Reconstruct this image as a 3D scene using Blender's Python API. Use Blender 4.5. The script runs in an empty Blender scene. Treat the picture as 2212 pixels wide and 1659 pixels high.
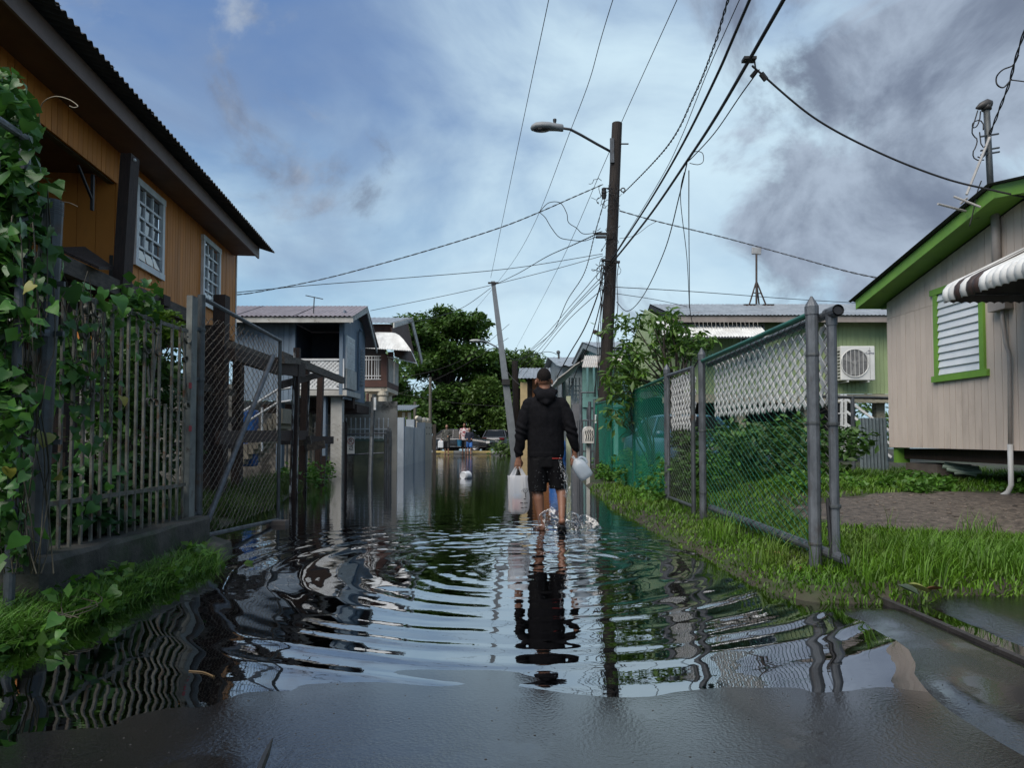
import bpy, bmesh, math, random
import numpy as np
from mathutils import Vector, Matrix, Quaternion

random.seed(7)
rng = np.random.default_rng(11)
scene = bpy.context.scene
COL = scene.collection

# ------------------------------------------------------------------ camera
CAM_H = 1.03
TILT = math.radians(2.0)
FPX = 1475.0                      # focal length in units of a 2212 px wide picture
SHIFT = math.tan(math.radians(0)) + (944 - 829.5) / FPX - math.tan(TILT)
cam_d = bpy.data.cameras.new('camera')
cam_d.sensor_width = 36.0
cam_d.lens = 36.0 * FPX / 2212.0
cam_d.shift_y = SHIFT * FPX / 2212.0
cam_d.clip_start = 0.05
cam_d.clip_end = 3000
cam = bpy.data.objects.new('camera', cam_d)
COL.objects.link(cam)
cam.location = (0, 0, CAM_H)
cam.rotation_euler = (math.pi / 2 + TILT, 0, 0)
scene.camera = cam

# ------------------------------------------------------------------ sky
SUN_EL, SUN_AZ = math.radians(52), math.radians(-143)     # azimuth from +Y towards +X
world = bpy.data.worlds.new('World')
scene.world = world
world.use_nodes = True
wt = world.node_tree
for n in list(wt.nodes): wt.nodes.remove(n)
def WN(t, **kw):
    n = wt.nodes.new(t)
    for k, v in kw.items(): setattr(n, k, v)
    return n
def wl(a, b): wt.links.new(a, b)
def wmath(op, a, b=None, c=None, clamp=False):
    n = WN('ShaderNodeMath', operation=op); n.use_clamp = clamp
    for i, v in enumerate((a, b, c)):
        if v is None: continue
        if isinstance(v, (int, float)): n.inputs[i].default_value = v
        else: wl(v, n.inputs[i])
    return n.outputs[0]
w_out = WN('ShaderNodeOutputWorld')
w_bg = WN('ShaderNodeBackground'); w_bg.inputs['Strength'].default_value = 0.1
wl(w_bg.outputs[0], w_out.inputs[0])
w_sky = WN('ShaderNodeTexSky', sky_type='NISHITA')
w_sky.sun_disc = False
w_sky.sun_elevation = SUN_EL
w_sky.sun_rotation = SUN_AZ
w_sky.air_density = 1.0; w_sky.dust_density = 1.5; w_sky.ozone_density = 1.0
w_tc = WN('ShaderNodeTexCoord')
w_sep = WN('ShaderNodeSeparateXYZ'); wl(w_tc.outputs['Generated'], w_sep.inputs[0])
zc = wmath('MAXIMUM', w_sep.outputs[2], 0.0)
den = wmath('ADD', zc, 0.32)
cx = wmath('DIVIDE', w_sep.outputs[0], den)
cy = wmath('DIVIDE', w_sep.outputs[1], den)
w_cmb = WN('ShaderNodeCombineXYZ'); wl(cx, w_cmb.inputs[0]); wl(cy, w_cmb.inputs[1])
def wnoise(scale, detail, rough, off, dist=0.0):
    mp = WN('ShaderNodeMapping'); mp.inputs['Location'].default_value = off
    wl(w_cmb.outputs[0], mp.inputs[0])
    n = WN('ShaderNodeTexNoise'); n.inputs['Scale'].default_value = scale
    n.inputs['Detail'].default_value = detail; n.inputs['Roughness'].default_value = rough
    n.inputs['Distortion'].default_value = dist
    wl(mp.outputs[0], n.inputs['Vector'])
    return n.outputs['Fac']
def wlobe(d, p):
    """smooth 0..1 hump of cloud cover around a direction"""
    v = Vector(d).normalized()
    n = WN('ShaderNodeVectorMath', operation='DOT_PRODUCT')
    wl(w_tc.outputs['Generated'], n.inputs[0]); n.inputs[1].default_value = v
    return wmath('POWER', wmath('MAXIMUM', n.outputs['Value'], 0.0), p)
def wmix(fac, a, b):
    n = WN('ShaderNodeMix', data_type='RGBA')
    if isinstance(fac, (int, float)): n.inputs[0].default_value = fac
    else: wl(fac, n.inputs[0])
    for s, v in ((n.inputs[6], a), (n.inputs[7], b)):
        if isinstance(v, tuple): s.default_value = (*v, 1)
        else: wl(v, s)
    return n.outputs[2]
def wramp(v, lo, hi):
    n = WN('ShaderNodeMapRange', interpolation_type='SMOOTHSTEP')
    wl(v, n.inputs['Value']); n.inputs['From Min'].default_value = lo; n.inputs['From Max'].default_value = hi
    return n.outputs['Result']
# thin bright veil with breaks of deeper blue, then heavy grey cloud banks with billowed edges
def wnoise3(scale, detail, rough, off, zs=1.5, dist=0.0):
    mp = WN('ShaderNodeMapping'); mp.inputs['Location'].default_value = off; mp.inputs['Scale'].default_value = (1, 1, zs)
    wl(w_tc.outputs['Generated'], mp.inputs[0])
    n = WN('ShaderNodeTexNoise'); n.inputs['Scale'].default_value = scale; n.inputs['Detail'].default_value = detail
    n.inputs['Roughness'].default_value = rough; n.inputs['Distortion'].default_value = dist
    wl(mp.outputs[0], n.inputs['Vector']); return n.outputs['Fac']
veil_n = wmath('ADD', wmath('MULTIPLY', wnoise3(2.6, 7, 0.55, (3.1, 1.7, 0.4), 1.7, 0.4), 1.0), wmath('MULTIPLY', wlobe((0.12, 0.87, 0.46), 12), 0.24))
veil_n = wmath('SUBTRACT', veil_n, wmath('MULTIPLY', wlobe((-0.30, 0.80, 0.52), 12), 0.07))
veil = wramp(veil_n, 0.30, 0.86)
blue = wmix(wramp(w_sep.outputs[2], 0.04, 0.50), (1.6, 2.75, 3.7), (0.62, 1.17, 2.4))
blue = wmix(0.10, blue, w_sky.outputs[0])
col = wmix(veil, blue, (3.3, 4.25, 4.8))
# soft blue-grey undersides through the whole overcast
und = wramp(wnoise3(2.2, 8, 0.55, (7.3, 0.6, 2.1), 2.0, 0.5), 0.46, 0.72)
und = wmath('MULTIPLY', und, wmath('SUBTRACT', 0.78, wmath('MULTIPLY', wlobe((0.12, 0.88, 0.46), 10), 0.6)))
col = wmix(und, col, (1.15, 1.62, 2.5))
bank_n = wmath('ADD', wmath('MULTIPLY', wnoise3(4.6, 12, 0.58, (0.9, 4.1, 1.3), 1.25, 0.5), 1.3),
               wmath('MULTIPLY', wmath('ADD', wmath('MULTIPLY', wlobe((0.46, 0.90, 0.31), 55), 1.0), wmath('ADD', wmath('MULTIPLY', wlobe((0.66, 0.85, 0.50), 40), 0.9), wmath('MULTIPLY', wlobe((-0.46, 0.86, 0.36), 24), 0.10))), 0.26))
bank_n = wmath('SUBTRACT', bank_n, wmath('MULTIPLY', wlobe((0.08, 0.9, 0.42), 16), 0.16))
bank = wramp(bank_n, 0.68, 0.88)
bank_c = wmix(wramp(wnoise3(4.2, 9, 0.6, (5.0, 2.0, 0.3), 1.3, 0.4), 0.38, 0.64), (0.80, 0.97, 1.38), (2.05, 2.45, 3.05))
col = wmix(wmath('MULTIPLY', bank, 0.92), col, bank_c)
wl(col, w_bg.inputs['Color'])

sun_d = bpy.data.lights.new('sun', 'SUN')
sun_d.energy = 2.2
sun_d.angle = math.radians(55)
sun_d.color = (1.0, 0.93, 0.84)
sun = bpy.data.objects.new('sun', sun_d)
COL.objects.link(sun)
sv = Vector((math.sin(SUN_AZ) * math.cos(SUN_EL), math.cos(SUN_AZ) * math.cos(SUN_EL), math.sin(SUN_EL)))
sun.rotation_euler = sv.to_track_quat('Z', 'Y').to_euler()
sun.location = sv * 60

scene.render.engine = 'CYCLES'
scene.view_settings.view_transform = 'Standard'
scene.view_settings.look = 'None'
scene.view_settings.exposure = 1.0
scene.view_settings.gamma = 1.0
scene.view_settings.use_curve_mapping = False
scene.cycles.max_bounces = 5
scene.cycles.diffuse_bounces = 2
scene.cycles.glossy_bounces = 3
scene.cycles.transmission_bounces = 2
scene.cycles.transparent_max_bounces = 16
scene.cycles.caustics_reflective = False
scene.cycles.caustics_refractive = False

# ------------------------------------------------------------------ survey helpers
def ray(px, py):
    xs = (px - 1106.0) / FPX
    ys = (829.5 - py) / FPX + SHIFT
    f = Vector((0, math.cos(TILT), math.sin(TILT))); u = Vector((0, -math.sin(TILT), math.cos(TILT)))
    return f + u * ys + Vector((xs, 0, 0))
ORG = Vector((0, 0, CAM_H))
def P(px, py, Y):                     # surveyed point at distance Y down the street
    d = ray(px, py); return ORG + d * (Y / d.y)
def PX(px, py, X):                    # surveyed point on the plane x = X
    d = ray(px, py); return ORG + d * (X / d.x)
def G(px, py, z=0.0):
    d = ray(px, py); return ORG + d * ((z - CAM_H) / d.z)
def ON(px, py, p0, n):
    d = ray(px, py); return ORG + d * ((p0 - ORG).dot(n) / d.dot(n))
V = Vector

# ------------------------------------------------------------------ objects
def _link(o, parent=None):
    COL.objects.link(o)
    if parent is not None: o.parent = parent
    return o
def wloc(o):
    l = Vector((0, 0, 0))
    while o is not None:
        l = l + o.location; o = o.parent
    return l
def tag(o, label=None, cat=None, group=None, kind=None):
    if label: o['label'] = label
    if cat: o['category'] = cat
    if group: o['group'] = group
    if kind: o['kind'] = kind
    return o
def thing(name, label, cat, loc=(0, 0, 0), group=None):
    o = bpy.data.objects.new(name, None)
    o.empty_display_size = 0.1
    o.location = loc
    _link(o)
    return tag(o, label, cat, group)

class MB:
    def __init__(s): s.v = []; s.f = []
    def add(s, vs, fs):
        b = len(s.v)
        s.v += [tuple(v) for v in vs]
        s.f += [tuple(i + b for i in f) for f in fs]
        return s
    def box(s, c, size, R=None):
        hx, hy, hz = size[0] / 2, size[1] / 2, size[2] / 2
        vs = [Vector((x, y, z)) for x in (-hx, hx) for y in (-hy, hy) for z in (-hz, hz)]
        if R is not None: vs = [R @ v for v in vs]
        c = Vector(c)
        return s.add([v + c for v in vs], [(0, 1, 3, 2), (4, 6, 7, 5), (0, 4, 5, 1), (2, 3, 7, 6), (0, 2, 6, 4), (1, 5, 7, 3)])
    def beam(s, p, q, w, h, up=(0, 0, 1)):
        p, q = Vector(p), Vector(q); d = q - p; L = d.length; d = d / L
        up = Vector(up); x = d.cross(up)
        if x.length < 1e-4: x = d.cross(Vector((1, 0, 0)))
        x.normalize(); z = x.cross(d)
        R = Matrix((x, d, z)).transposed()
        return s.box((p + q) / 2, (w, L, h), R)
    def tube(s, pts, r, n=8, caps=True, closed=False):
        pts = [Vector(p) for p in pts]; m = len(pts)
        rs = r if isinstance(r, (list, tuple)) else [r] * m
        t0 = (pts[1] - pts[0]).normalized()
        a = Vector((0, 0, 1)) if abs(t0.z) < 0.9 else Vector((1, 0, 0))
        nx = t0.cross(a).normalized()
        vs = []
        pt = t0
        for i in range(m):
            if i == 0: t = t0
            elif i == m - 1: t = (pts[i] - pts[i - 1]).normalized()
            else:
                t = (pts[i + 1] - pts[i - 1])
                t = t.normalized() if t.length > 1e-9 else pt
            q = pt.rotation_difference(t); nx = q @ nx; pt = t
            ny = t.cross(nx)
            for k in range(n):
                an = 2 * math.pi * k / n
                vs.append(pts[i] + (nx * math.cos(an) + ny * math.sin(an)) * rs[i])
        fs = []
        for i in range(m - 1):
            for k in range(n):
                k2 = (k + 1) % n
                fs.append((i * n + k, i * n + k2, (i + 1) * n + k2, (i + 1) * n + k))
        if caps:
            fs.append(tuple(range(n - 1, -1, -1))); fs.append(tuple((m - 1) * n + k for k in range(n)))
        return s.add(vs, fs)
    def lathe(s, c, prof, n=16, axis=(0, 0, 1), caps=True):
        """prof: list of (r, h) along the axis from c"""
        ax = Vector(axis).normalized(); a = Vector((1, 0, 0)) if abs(ax.x) < 0.9 else Vector((0, 1, 0))
        x = ax.cross(a).normalized(); y = ax.cross(x); c = Vector(c)
        vs = []; m = len(prof)
        for r, h in prof:
            for k in range(n):
                an = 2 * math.pi * k / n
                vs.append(c + ax * h + (x * math.cos(an) + y * math.sin(an)) * r)
        fs = [(i * n + k, i * n + (k + 1) % n, (i + 1) * n + (k + 1) % n, (i + 1) * n + k) for i in range(m - 1) for k in range(n)]
        if caps: fs += [tuple(range(n - 1, -1, -1)), tuple((m - 1) * n + k for k in range(n))]
        return s.add(vs, fs)
    def ball(s, c, r, n=10, m=6, sc=(1, 1, 1)):
        vs = []; c = Vector(c)
        for i in range(1, m):
            th = math.pi * i / m
            for k in range(n):
                ph = 2 * math.pi * k / n
                vs.append(c + Vector((r * sc[0] * math.sin(th) * math.cos(ph), r * sc[1] * math.sin(th) * math.sin(ph), r * sc[2] * math.cos(th))))
        top = len(vs); vs.append(c + Vector((0, 0, r * sc[2]))); vs.append(c - Vector((0, 0, r * sc[2])))
        fs = [(i * n + k, (i + 1) * n + k, (i + 1) * n + (k + 1) % n, i * n + (k + 1) % n) for i in range(m - 2) for k in range(n)]
        fs += [(top, k, (k + 1) % n) for k in range(n)]
        fs += [(top + 1, (m - 2) * n + (k + 1) % n, (m - 2) * n + k) for k in range(n)]
        return s.add(vs, fs)
    def prism(s, poly, d):
        """extrude a planar polygon (list of 3D points) by vector d"""
        poly = [Vector(p) for p in poly]; d = Vector(d); n = len(poly)
        vs = poly + [p + d for p in poly]
        fs = [tuple(range(n - 1, -1, -1)), tuple(range(n, 2 * n))] + [(k, (k + 1) % n, n + (k + 1) % n, n + k) for k in range(n)]
        return s.add(vs, fs)
    def loft(s, rings, caps=True):
        n = len(rings[0]); vs = [p for r in rings for p in r]
        fs = [(i * n + k, i * n + (k + 1) % n, (i + 1) * n + (k + 1) % n, (i + 1) * n + k) for i in range(len(rings) - 1) for k in range(n)]
        if caps: fs += [tuple(range(n - 1, -1, -1)), tuple((len(rings) - 1) * n + k for k in range(n))]
        return s.add(vs, fs)
    def sheet(s, o, u, v, nu, nv, hfun, thick=0.004):
        """height-field sheet with thickness: o + u*a + v*b + n*h(a,b) for a,b in 0..1"""
        o, u, v = Vector(o), Vector(u), Vector(v); n = u.cross(v).normalized()
        vs = []
        for j in range(nv + 1):
            for i in range(nu + 1):
                a, b = i / nu, j / nv
                vs.append(o + u * a + v * b + n * hfun(a, b))
        m = len(vs); w = nu + 1
        vs += [p - n * thick for p in vs]
        fs = []
        for j in range(nv):
            for i in range(nu):
                q = (j * w + i, j * w + i + 1, (j + 1) * w + i + 1, (j + 1) * w + i)
                fs.append(q); fs.append(tuple(m + k for k in reversed(q)))
        rim = [(j0 * w + i0) for (j0, i0) in [(0, i) for i in range(nu + 1)] + [(j, nu) for j in range(1, nv + 1)] + [(nv, i) for i in range(nu - 1, -1, -1)] + [(j, 0) for j in range(nv - 1, 0, -1)]]
        for k in range(len(rim)):
            a, b = rim[k], rim[(k + 1) % len(rim)]
            fs.append((a, m + a, m + b, b))
        return s.add(vs, fs)
    def mesh(s, name, off=None, smooth=False, fix=True):
        me = bpy.data.meshes.new(name)
        vs = s.v if off is None else [(v[0] - off[0], v[1] - off[1], v[2] - off[2]) for v in s.v]
        me.from_pydata(vs, [], s.f)
        if fix:
            bm = bmesh.new(); bm.from_mesh(me); bmesh.ops.recalc_face_normals(bm, faces=bm.faces); bm.to_mesh(me); bm.free()
        if smooth: me.polygons.foreach_set('use_smooth', [True] * len(me.polygons))
        me.update()
        return me
    def build(s, name, mat, parent=None, smooth=False, fix=True, label=None):
        """world-space geometry -> one object under parent"""
        off = wloc(parent) if parent is not None else None
        me = s.mesh(name, off, smooth, fix)
        me.materials.append(mat)
        o = bpy.data.objects.new(name, me)
        if label: o['label'] = label
        return _link(o, parent)
    def solo(s, name, mat, label, cat, group=None, kind=None, smooth=False, fix=True):
        """a thing that is one mesh, with its origin at its base"""
        a = np.array(s.v); base = ((a[:, 0].min() + a[:, 0].max()) / 2, (a[:, 1].min() + a[:, 1].max()) / 2, a[:, 2].min())
        me = s.mesh(name, base, smooth, fix); me.materials.append(mat)
        o = bpy.data.objects.new(name, me); o.location = base
        return tag(_link(o), label, cat, group, kind)
def inst(me, name, parent, M4):
    """copy of a shared mesh with a world matrix under an unrotated parent chain"""
    o = bpy.data.objects.new(name, me)
    _link(o, parent)
    loc = M4.to_translation() - (wloc(parent) if parent is not None else Vector((0, 0, 0)))
    l, r, sc = M4.decompose()
    o.location = loc; o.rotation_mode = 'QUATERNION'; o.rotation_quaternion = r; o.scale = sc
    return o
def frameM(o, x, y, z):
    m = Matrix((x, y, z)).transposed().to_4x4(); m.translation = Vector(o); return m
def raw(name, v, f, mat, parent=None, smooth=False):
    """big numpy mesh: v (n,3), f (m,3|4)"""
    me = bpy.data.meshes.new(name)
    v = np.asarray(v, dtype=np.float32); f = np.asarray(f, dtype=np.int32)
    if parent is not None: v = v - np.array(wloc(parent), dtype=np.float32)
    me.vertices.add(len(v)); me.vertices.foreach_set('co', v.ravel())
    k = f.shape[1]
    me.loops.add(len(f) * k); me.loops.foreach_set('vertex_index', f.ravel())
    me.polygons.add(len(f)); me.polygons.foreach_set('loop_start', np.arange(len(f), dtype=np.int32) * k)
    me.polygons.foreach_set('loop_total', np.full(len(f), k, dtype=np.int32))
    if smooth: me.polygons.foreach_set('use_smooth', np.ones(len(f), dtype=bool))
    me.materials.append(mat)
    me.update(calc_edges=True); me.validate()
    o = bpy.data.objects.new(name, me)
    return _link(o, parent)

# ------------------------------------------------------------------ materials
MATS = {}
def mat(name, c, c2=None, scale=6.0, rough=0.6, bump=0.0, bscale=60.0, metal=0.0, rnd=0.08, stretch=(1, 1, 1), spec=0.4, lo=0.35, hi=0.65, c3=None, s3=2.0, lo3=0.55, hi3=0.62, trans=0.0, rvar=0.1, island=False, dist=0.0):
    """painted / weathered surface: two noise-mixed tones, an optional patchy third (rust, stains), per-piece variation and fine relief"""
    if name in MATS: return MATS[name]
    m = bpy.data.materials.new(name); m.use_nodes = True; MATS[name] = m
    nt = m.node_tree; nd = nt.nodes; bs = nd['Principled BSDF']; L = nt.links.new
    tc = nd.new('ShaderNodeTexCoord'); oi = nd.new('ShaderNodeObjectInfo')
    geo = nd.new('ShaderNodeNewGeometry')
    rout = geo.outputs['Random Per Island'] if island else oi.outputs['Random']
    ad = nd.new('ShaderNodeVectorMath'); ad.operation = 'ADD'
    cm = nd.new('ShaderNodeCombineXYZ')
    mu = nd.new('ShaderNodeMath'); mu.operation = 'MULTIPLY'; mu.inputs[1].default_value = 37.0; L(oi.outputs['Random'], mu.inputs[0])
    for i in range(3): L(mu.outputs[0], cm.inputs[i])
    L(tc.outputs['Object'], ad.inputs[0]); L(cm.outputs[0], ad.inputs[1])
    mp = nd.new('ShaderNodeMapping'); mp.inputs['Scale'].default_value = stretch; L(ad.outputs[0], mp.inputs[0])
    def nz(s, det=6, r=0.6):
        n = nd.new('ShaderNodeTexNoise'); n.inputs['Scale'].default_value = s; n.inputs['Detail'].default_value = det
        n.inputs['Roughness'].default_value = r; n.inputs['Distortion'].default_value = dist
        L(mp.outputs[0], n.inputs['Vector']); return n.outputs['Fac']
    def rg(v, a, b):
        n = nd.new('ShaderNodeMapRange'); L(v, n.inputs['Value']); n.inputs['From Min'].default_value = a; n.inputs['From Max'].default_value = b; return n.outputs['Result']
    def mx(f, a, b):
        n = nd.new('ShaderNodeMix'); n.data_type = 'RGBA'; L(f, n.inputs[0])
        for s, v in ((n.inputs[6], a), (n.inputs[7], b)):
            if isinstance(v, tuple): s.default_value = (*v, 1)
            else: L(v, s)
        return n.outputs[2]
    base = mx(rg(nz(scale), lo, hi), c, c2 if c2 else tuple(x * 0.7 for x in c))
    if c3: base = mx(rg(nz(s3, 8, 0.65), lo3, hi3), base, c3)
    if rnd:
        hsv = nd.new('ShaderNodeHueSaturation'); L(base, hsv.inputs['Color'])
        n = nd.new('ShaderNodeMapRange'); L(rout, n.inputs['Value']); n.inputs['To Min'].default_value = 1 - rnd; n.inputs['To Max'].default_value = 1 + rnd
        L(n.outputs['Result'], hsv.inputs['Value'])
        base = hsv.outputs['Color']
    L(base, bs.inputs['Base Color'])
    n = nd.new('ShaderNodeMapRange'); L(nz(scale * 1.7), n.inputs['Value']); n.inputs['To Min'].default_value = max(0.02, rough - rvar * 1.5); n.inputs['To Max'].default_value = min(1, rough + rvar * 1.5)
    L(n.outputs['Result'], bs.inputs['Roughness'])
    bs.inputs['Metallic'].default_value = metal
    bs.inputs['Specular IOR Level'].default_value = spec
    if bump:
        b = nd.new('ShaderNodeBump'); b.inputs['Strength'].default_value = bump; b.inputs['Distance'].default_value = 0.01
        L(nz(bscale, 8, 0.65), b.inputs['Height']); L(b.outputs['Normal'], bs.inputs['Normal'])
    if trans:
        tr = nd.new('ShaderNodeBsdfTranslucent'); L(base, tr.inputs['Color'])
        ms = nd.new('ShaderNodeMixShader'); ms.inputs[0].default_value = trans
        L(bs.outputs[0], ms.inputs[1]); L(tr.outputs[0], ms.inputs[2]); L(ms.outputs[0], nd['Material Output'].inputs['Surface'])
    return m
def glass(name, tint=(0.03, 0.035, 0.04), rough=0.04, alpha=0.0):
    m = bpy.data.materials.new(name); m.use_nodes = True
    b = m.node_tree.nodes['Principled BSDF']; b.inputs['Base Color'].default_value = (*tint, 1); b.inputs['Roughness'].default_value = rough
    b.inputs['IOR'].default_value = 1.6
    return m
GALV = mat('galvanised_steel', (0.125, 0.137, 0.152), (0.062, 0.069, 0.078), 11, 0.5, 0.25, 90, 0.35, stretch=(1, 1, 0.5), c3=(0.05, 0.036, 0.028), s3=4.0, lo3=0.58, hi3=0.70)
GALV_D = mat('dull_steel', (0.085, 0.095, 0.10), (0.05, 0.055, 0.058), 9, 0.5, 0.15, 90, 0.4, c3=(0.07, 0.045, 0.03), s3=4.0, lo3=0.58, hi3=0.7)
GVINYL = mat('green_vinyl', (0.006, 0.10, 0.062), (0.01, 0.065, 0.05), 5, 0.45, rnd=0)
WIRE_GREY = mat('grey_wire', (0.15, 0.155, 0.15), (0.07, 0.06, 0.05), 12, 0.5, metal=0.4, rnd=0)
IRON = mat('old_iron', (0.16, 0.16, 0.14), (0.075, 0.07, 0.055), 14, 0.6, 0.3, 120, 0.2, c3=(0.10, 0.045, 0.02), s3=9, lo3=0.55, hi3=0.68)
WOOD_D = mat('dark_timber', (0.045, 0.026, 0.02), (0.022, 0.014, 0.012), 10, 0.75, 0.5, 40, stretch=(6, 6, 0.8), rnd=0.2)
WOOD_G = mat('weathered_timber', (0.13, 0.105, 0.085), (0.05, 0.042, 0.036), 9, 0.8, 0.5, 40, stretch=(3, 1, 3), rnd=0.2)
WOOD_POLE = mat('creosoted_pole', (0.028, 0.02, 0.016), (0.012, 0.009, 0.008), 12, 0.8, 0.7, 30, stretch=(5, 5, 0.35), rnd=0)
WHITE = mat('white_paint', (0.72, 0.73, 0.73), (0.55, 0.56, 0.56), 5, 0.5, 0.1, 60, c3=(0.36, 0.33, 0.29), s3=5, lo3=0.62, hi3=0.75)
CONC_D = mat('damp_concrete', (0.075, 0.07, 0.06), (0.028, 0.028, 0.024), 5, 0.75, 0.8, 28, c3=(0.02, 0.032, 0.014), s3=3.0, lo3=0.5, hi3=0.65)
CONC = mat('concrete', (0.27, 0.28, 0.285), (0.19, 0.2, 0.205), 3, 0.75, 0.25, 40, c3=(0.12, 0.12, 0.11), s3=2.5, lo3=0.6, hi3=0.75)
BLACK = mat('black_rubber', (0.012, 0.012, 0.013), (0.018, 0.018, 0.02), 8, 0.5)
CABLE = mat('black_cable', (0.012, 0.012, 0.013), (0.018, 0.017, 0.017), 8, 0.6, rnd=0.0)
DARK_GLASS = glass('dark_window_glass')
# ------------------------------------------------------------------ ground, road, water
def sm(a, b, x):
    t = np.clip((x - a) / (b - a), 0, 1); return t * t * (3 - 2 * t)
def vnoise(x, y, s, seed=0):
    """cheap smooth value noise on arrays"""
    x = np.asarray(x, float) * s + seed * 17.3; y = np.asarray(y, float) * s + seed * 9.7
    xi = np.floor(x); yi = np.floor(y); fx = x - xi; fy = y - yi
    def h(a, b):
        t = np.sin(a * 127.1 + b * 311.7 + seed * 74.7) * 43758.5453; return t - np.floor(t)
    u = fx * fx * (3 - 2 * fx); w = fy * fy * (3 - 2 * fy)
    return (h(xi, yi) * (1 - u) + h(xi + 1, yi) * u) * (1 - w) + (h(xi, yi + 1) * (1 - u) + h(xi + 1, yi + 1) * u) * w
def fbm(x, y, s, seed=0, o=4):
    r = 0; a = 0.5
    for k in range(o): r = r + a * vnoise(x, y, s * 2 ** k, seed + k); a *= 0.5
    return r
def road_z(x, y):
    x = np.asarray(x, float); y = np.asarray(y, float)
    # dry tongue of asphalt in the foreground; its shoreline bows away from the camera in the middle
    shore = 2.62 + 0.36 * np.exp(-((x + 0.35) / 0.75) ** 2) + 0.05 * np.sin(x * 2.1 + 1) + 0.22 * sm(0.2, 0.9, x) * sm(2.2, 1.4, x)
    shore = shore - 0.22 * sm(-0.95, -1.6, x) + 0.06 * (fbm(x, y, 1.4, 5) - 0.5)
    z = (shore - y) * 0.010 + 0.008 * (fbm(x, y, 0.9, 2) - 0.5)
    z = np.where(z > 0.02, 0.02 + (z - 0.02) * 0.4, z)
    z = np.where(z < 0, z * 1.4, z)
    z = np.maximum(z, -0.075 + 0.02 * (fbm(x, y, 0.5, 3) - 0.5))
    z = z + 0.16 * sm(38.5, 40.8, y)
    return z
def right_edge(y):
    return np.interp(y, [0, 4.0, 4.25, 4.7, 5.8, 7.4, 10.4, 13, 17, 22, 30, 38], [2.6, 2.35, 1.75, 1.60, 1.56, 1.47, 1.40, 1.45, 1.55, 1.3, 0.7, 0.4])
def ground_z(x, y):
    x = np.asarray(x, float); y = np.asarray(y, float)
    # right verge and yard
    dr = x - right_edge(y) + 0.10 * (fbm(x, y, 1.6, 8) - 0.5)
    zr = -0.22 + 0.30 * sm(-0.25, 0.22, dr) + 0.05 * sm(0.2, 1.2, dr) + 0.24 * sm(5.6, 9.6, y) * sm(2.2, 4.0, x) + 0.02 * (fbm(x, y, 1.1, 4) - 0.5)
    zr = zr * 1.0 - 0.22 * sm(4.42, 4.05, y) * (x > 1.2)
    zr = zr - 0.12 * sm(14, 20, y) * sm(4.0, 1.5, x)
    # left bank
    le = np.interp(y, [0, 3.1, 3.6, 4.8, 5.5, 5.9, 6.4, 9, 12, 15, 18, 40], [-2.6, -2.45, -2.25, -2.23, -2.22, -2.5, -3.1, -3.25, -3.7, -4.2, -4.9, -6.5])
    dl = le - x + 0.14 * (fbm(x, y, 1.5, 9) - 0.5)
    zl = -0.22 + 0.26 * sm(-0.22, 0.25, dl) + 0.07 * sm(0.2, 1.0, dl) + 0.02 * (fbm(x, y, 1.3, 6) - 0.5)
    zl = zl - 0.16 * sm(14.5, 18, y)
    z = np.where(x > -0.3, zr, zl)
    far = sm(38.8, 40.6, y)
    z = z * (1 - far) + 0.03 * far
    z = z - 0.2 * sm(-1, -3, y)
    return z
def grid(xs, ys, fz):
    X, Y = np.meshgrid(xs, ys); Z = fz(X, Y)
    v = np.stack([X, Y, Z], -1).reshape(-1, 3)
    nx, ny = len(xs), len(ys)
    i = np.arange((ny - 1) * nx).reshape(ny - 1, nx)[:, :-1].ravel()
    return v, np.stack([i, i + 1, i + nx + 1, i + nx], -1)
SOIL = mat('wet_soil', (0.045, 0.036, 0.026), (0.022, 0.018, 0.013), 5, 0.8, 0.8, 22, c3=(0.03, 0.045, 0.014), s3=1.4, lo3=0.45, hi3=0.6, rnd=0)
xs = np.unique(np.concatenate([np.linspace(-400, -30, 12), np.linspace(-30, -7, 24), np.arange(-7, 8, 0.085), np.linspace(8, 30, 24), np.linspace(30, 400, 12)]))
ys = np.unique(np.concatenate([np.linspace(-60, -2, 12), np.arange(-2, 14, 0.1), np.arange(14, 44, 0.5), np.linspace(44, 600, 25)]))
v, f = grid(xs, ys, ground_z)
g = raw('ground', v, f, SOIL, smooth=True); g['kind'] = 'structure'

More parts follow.
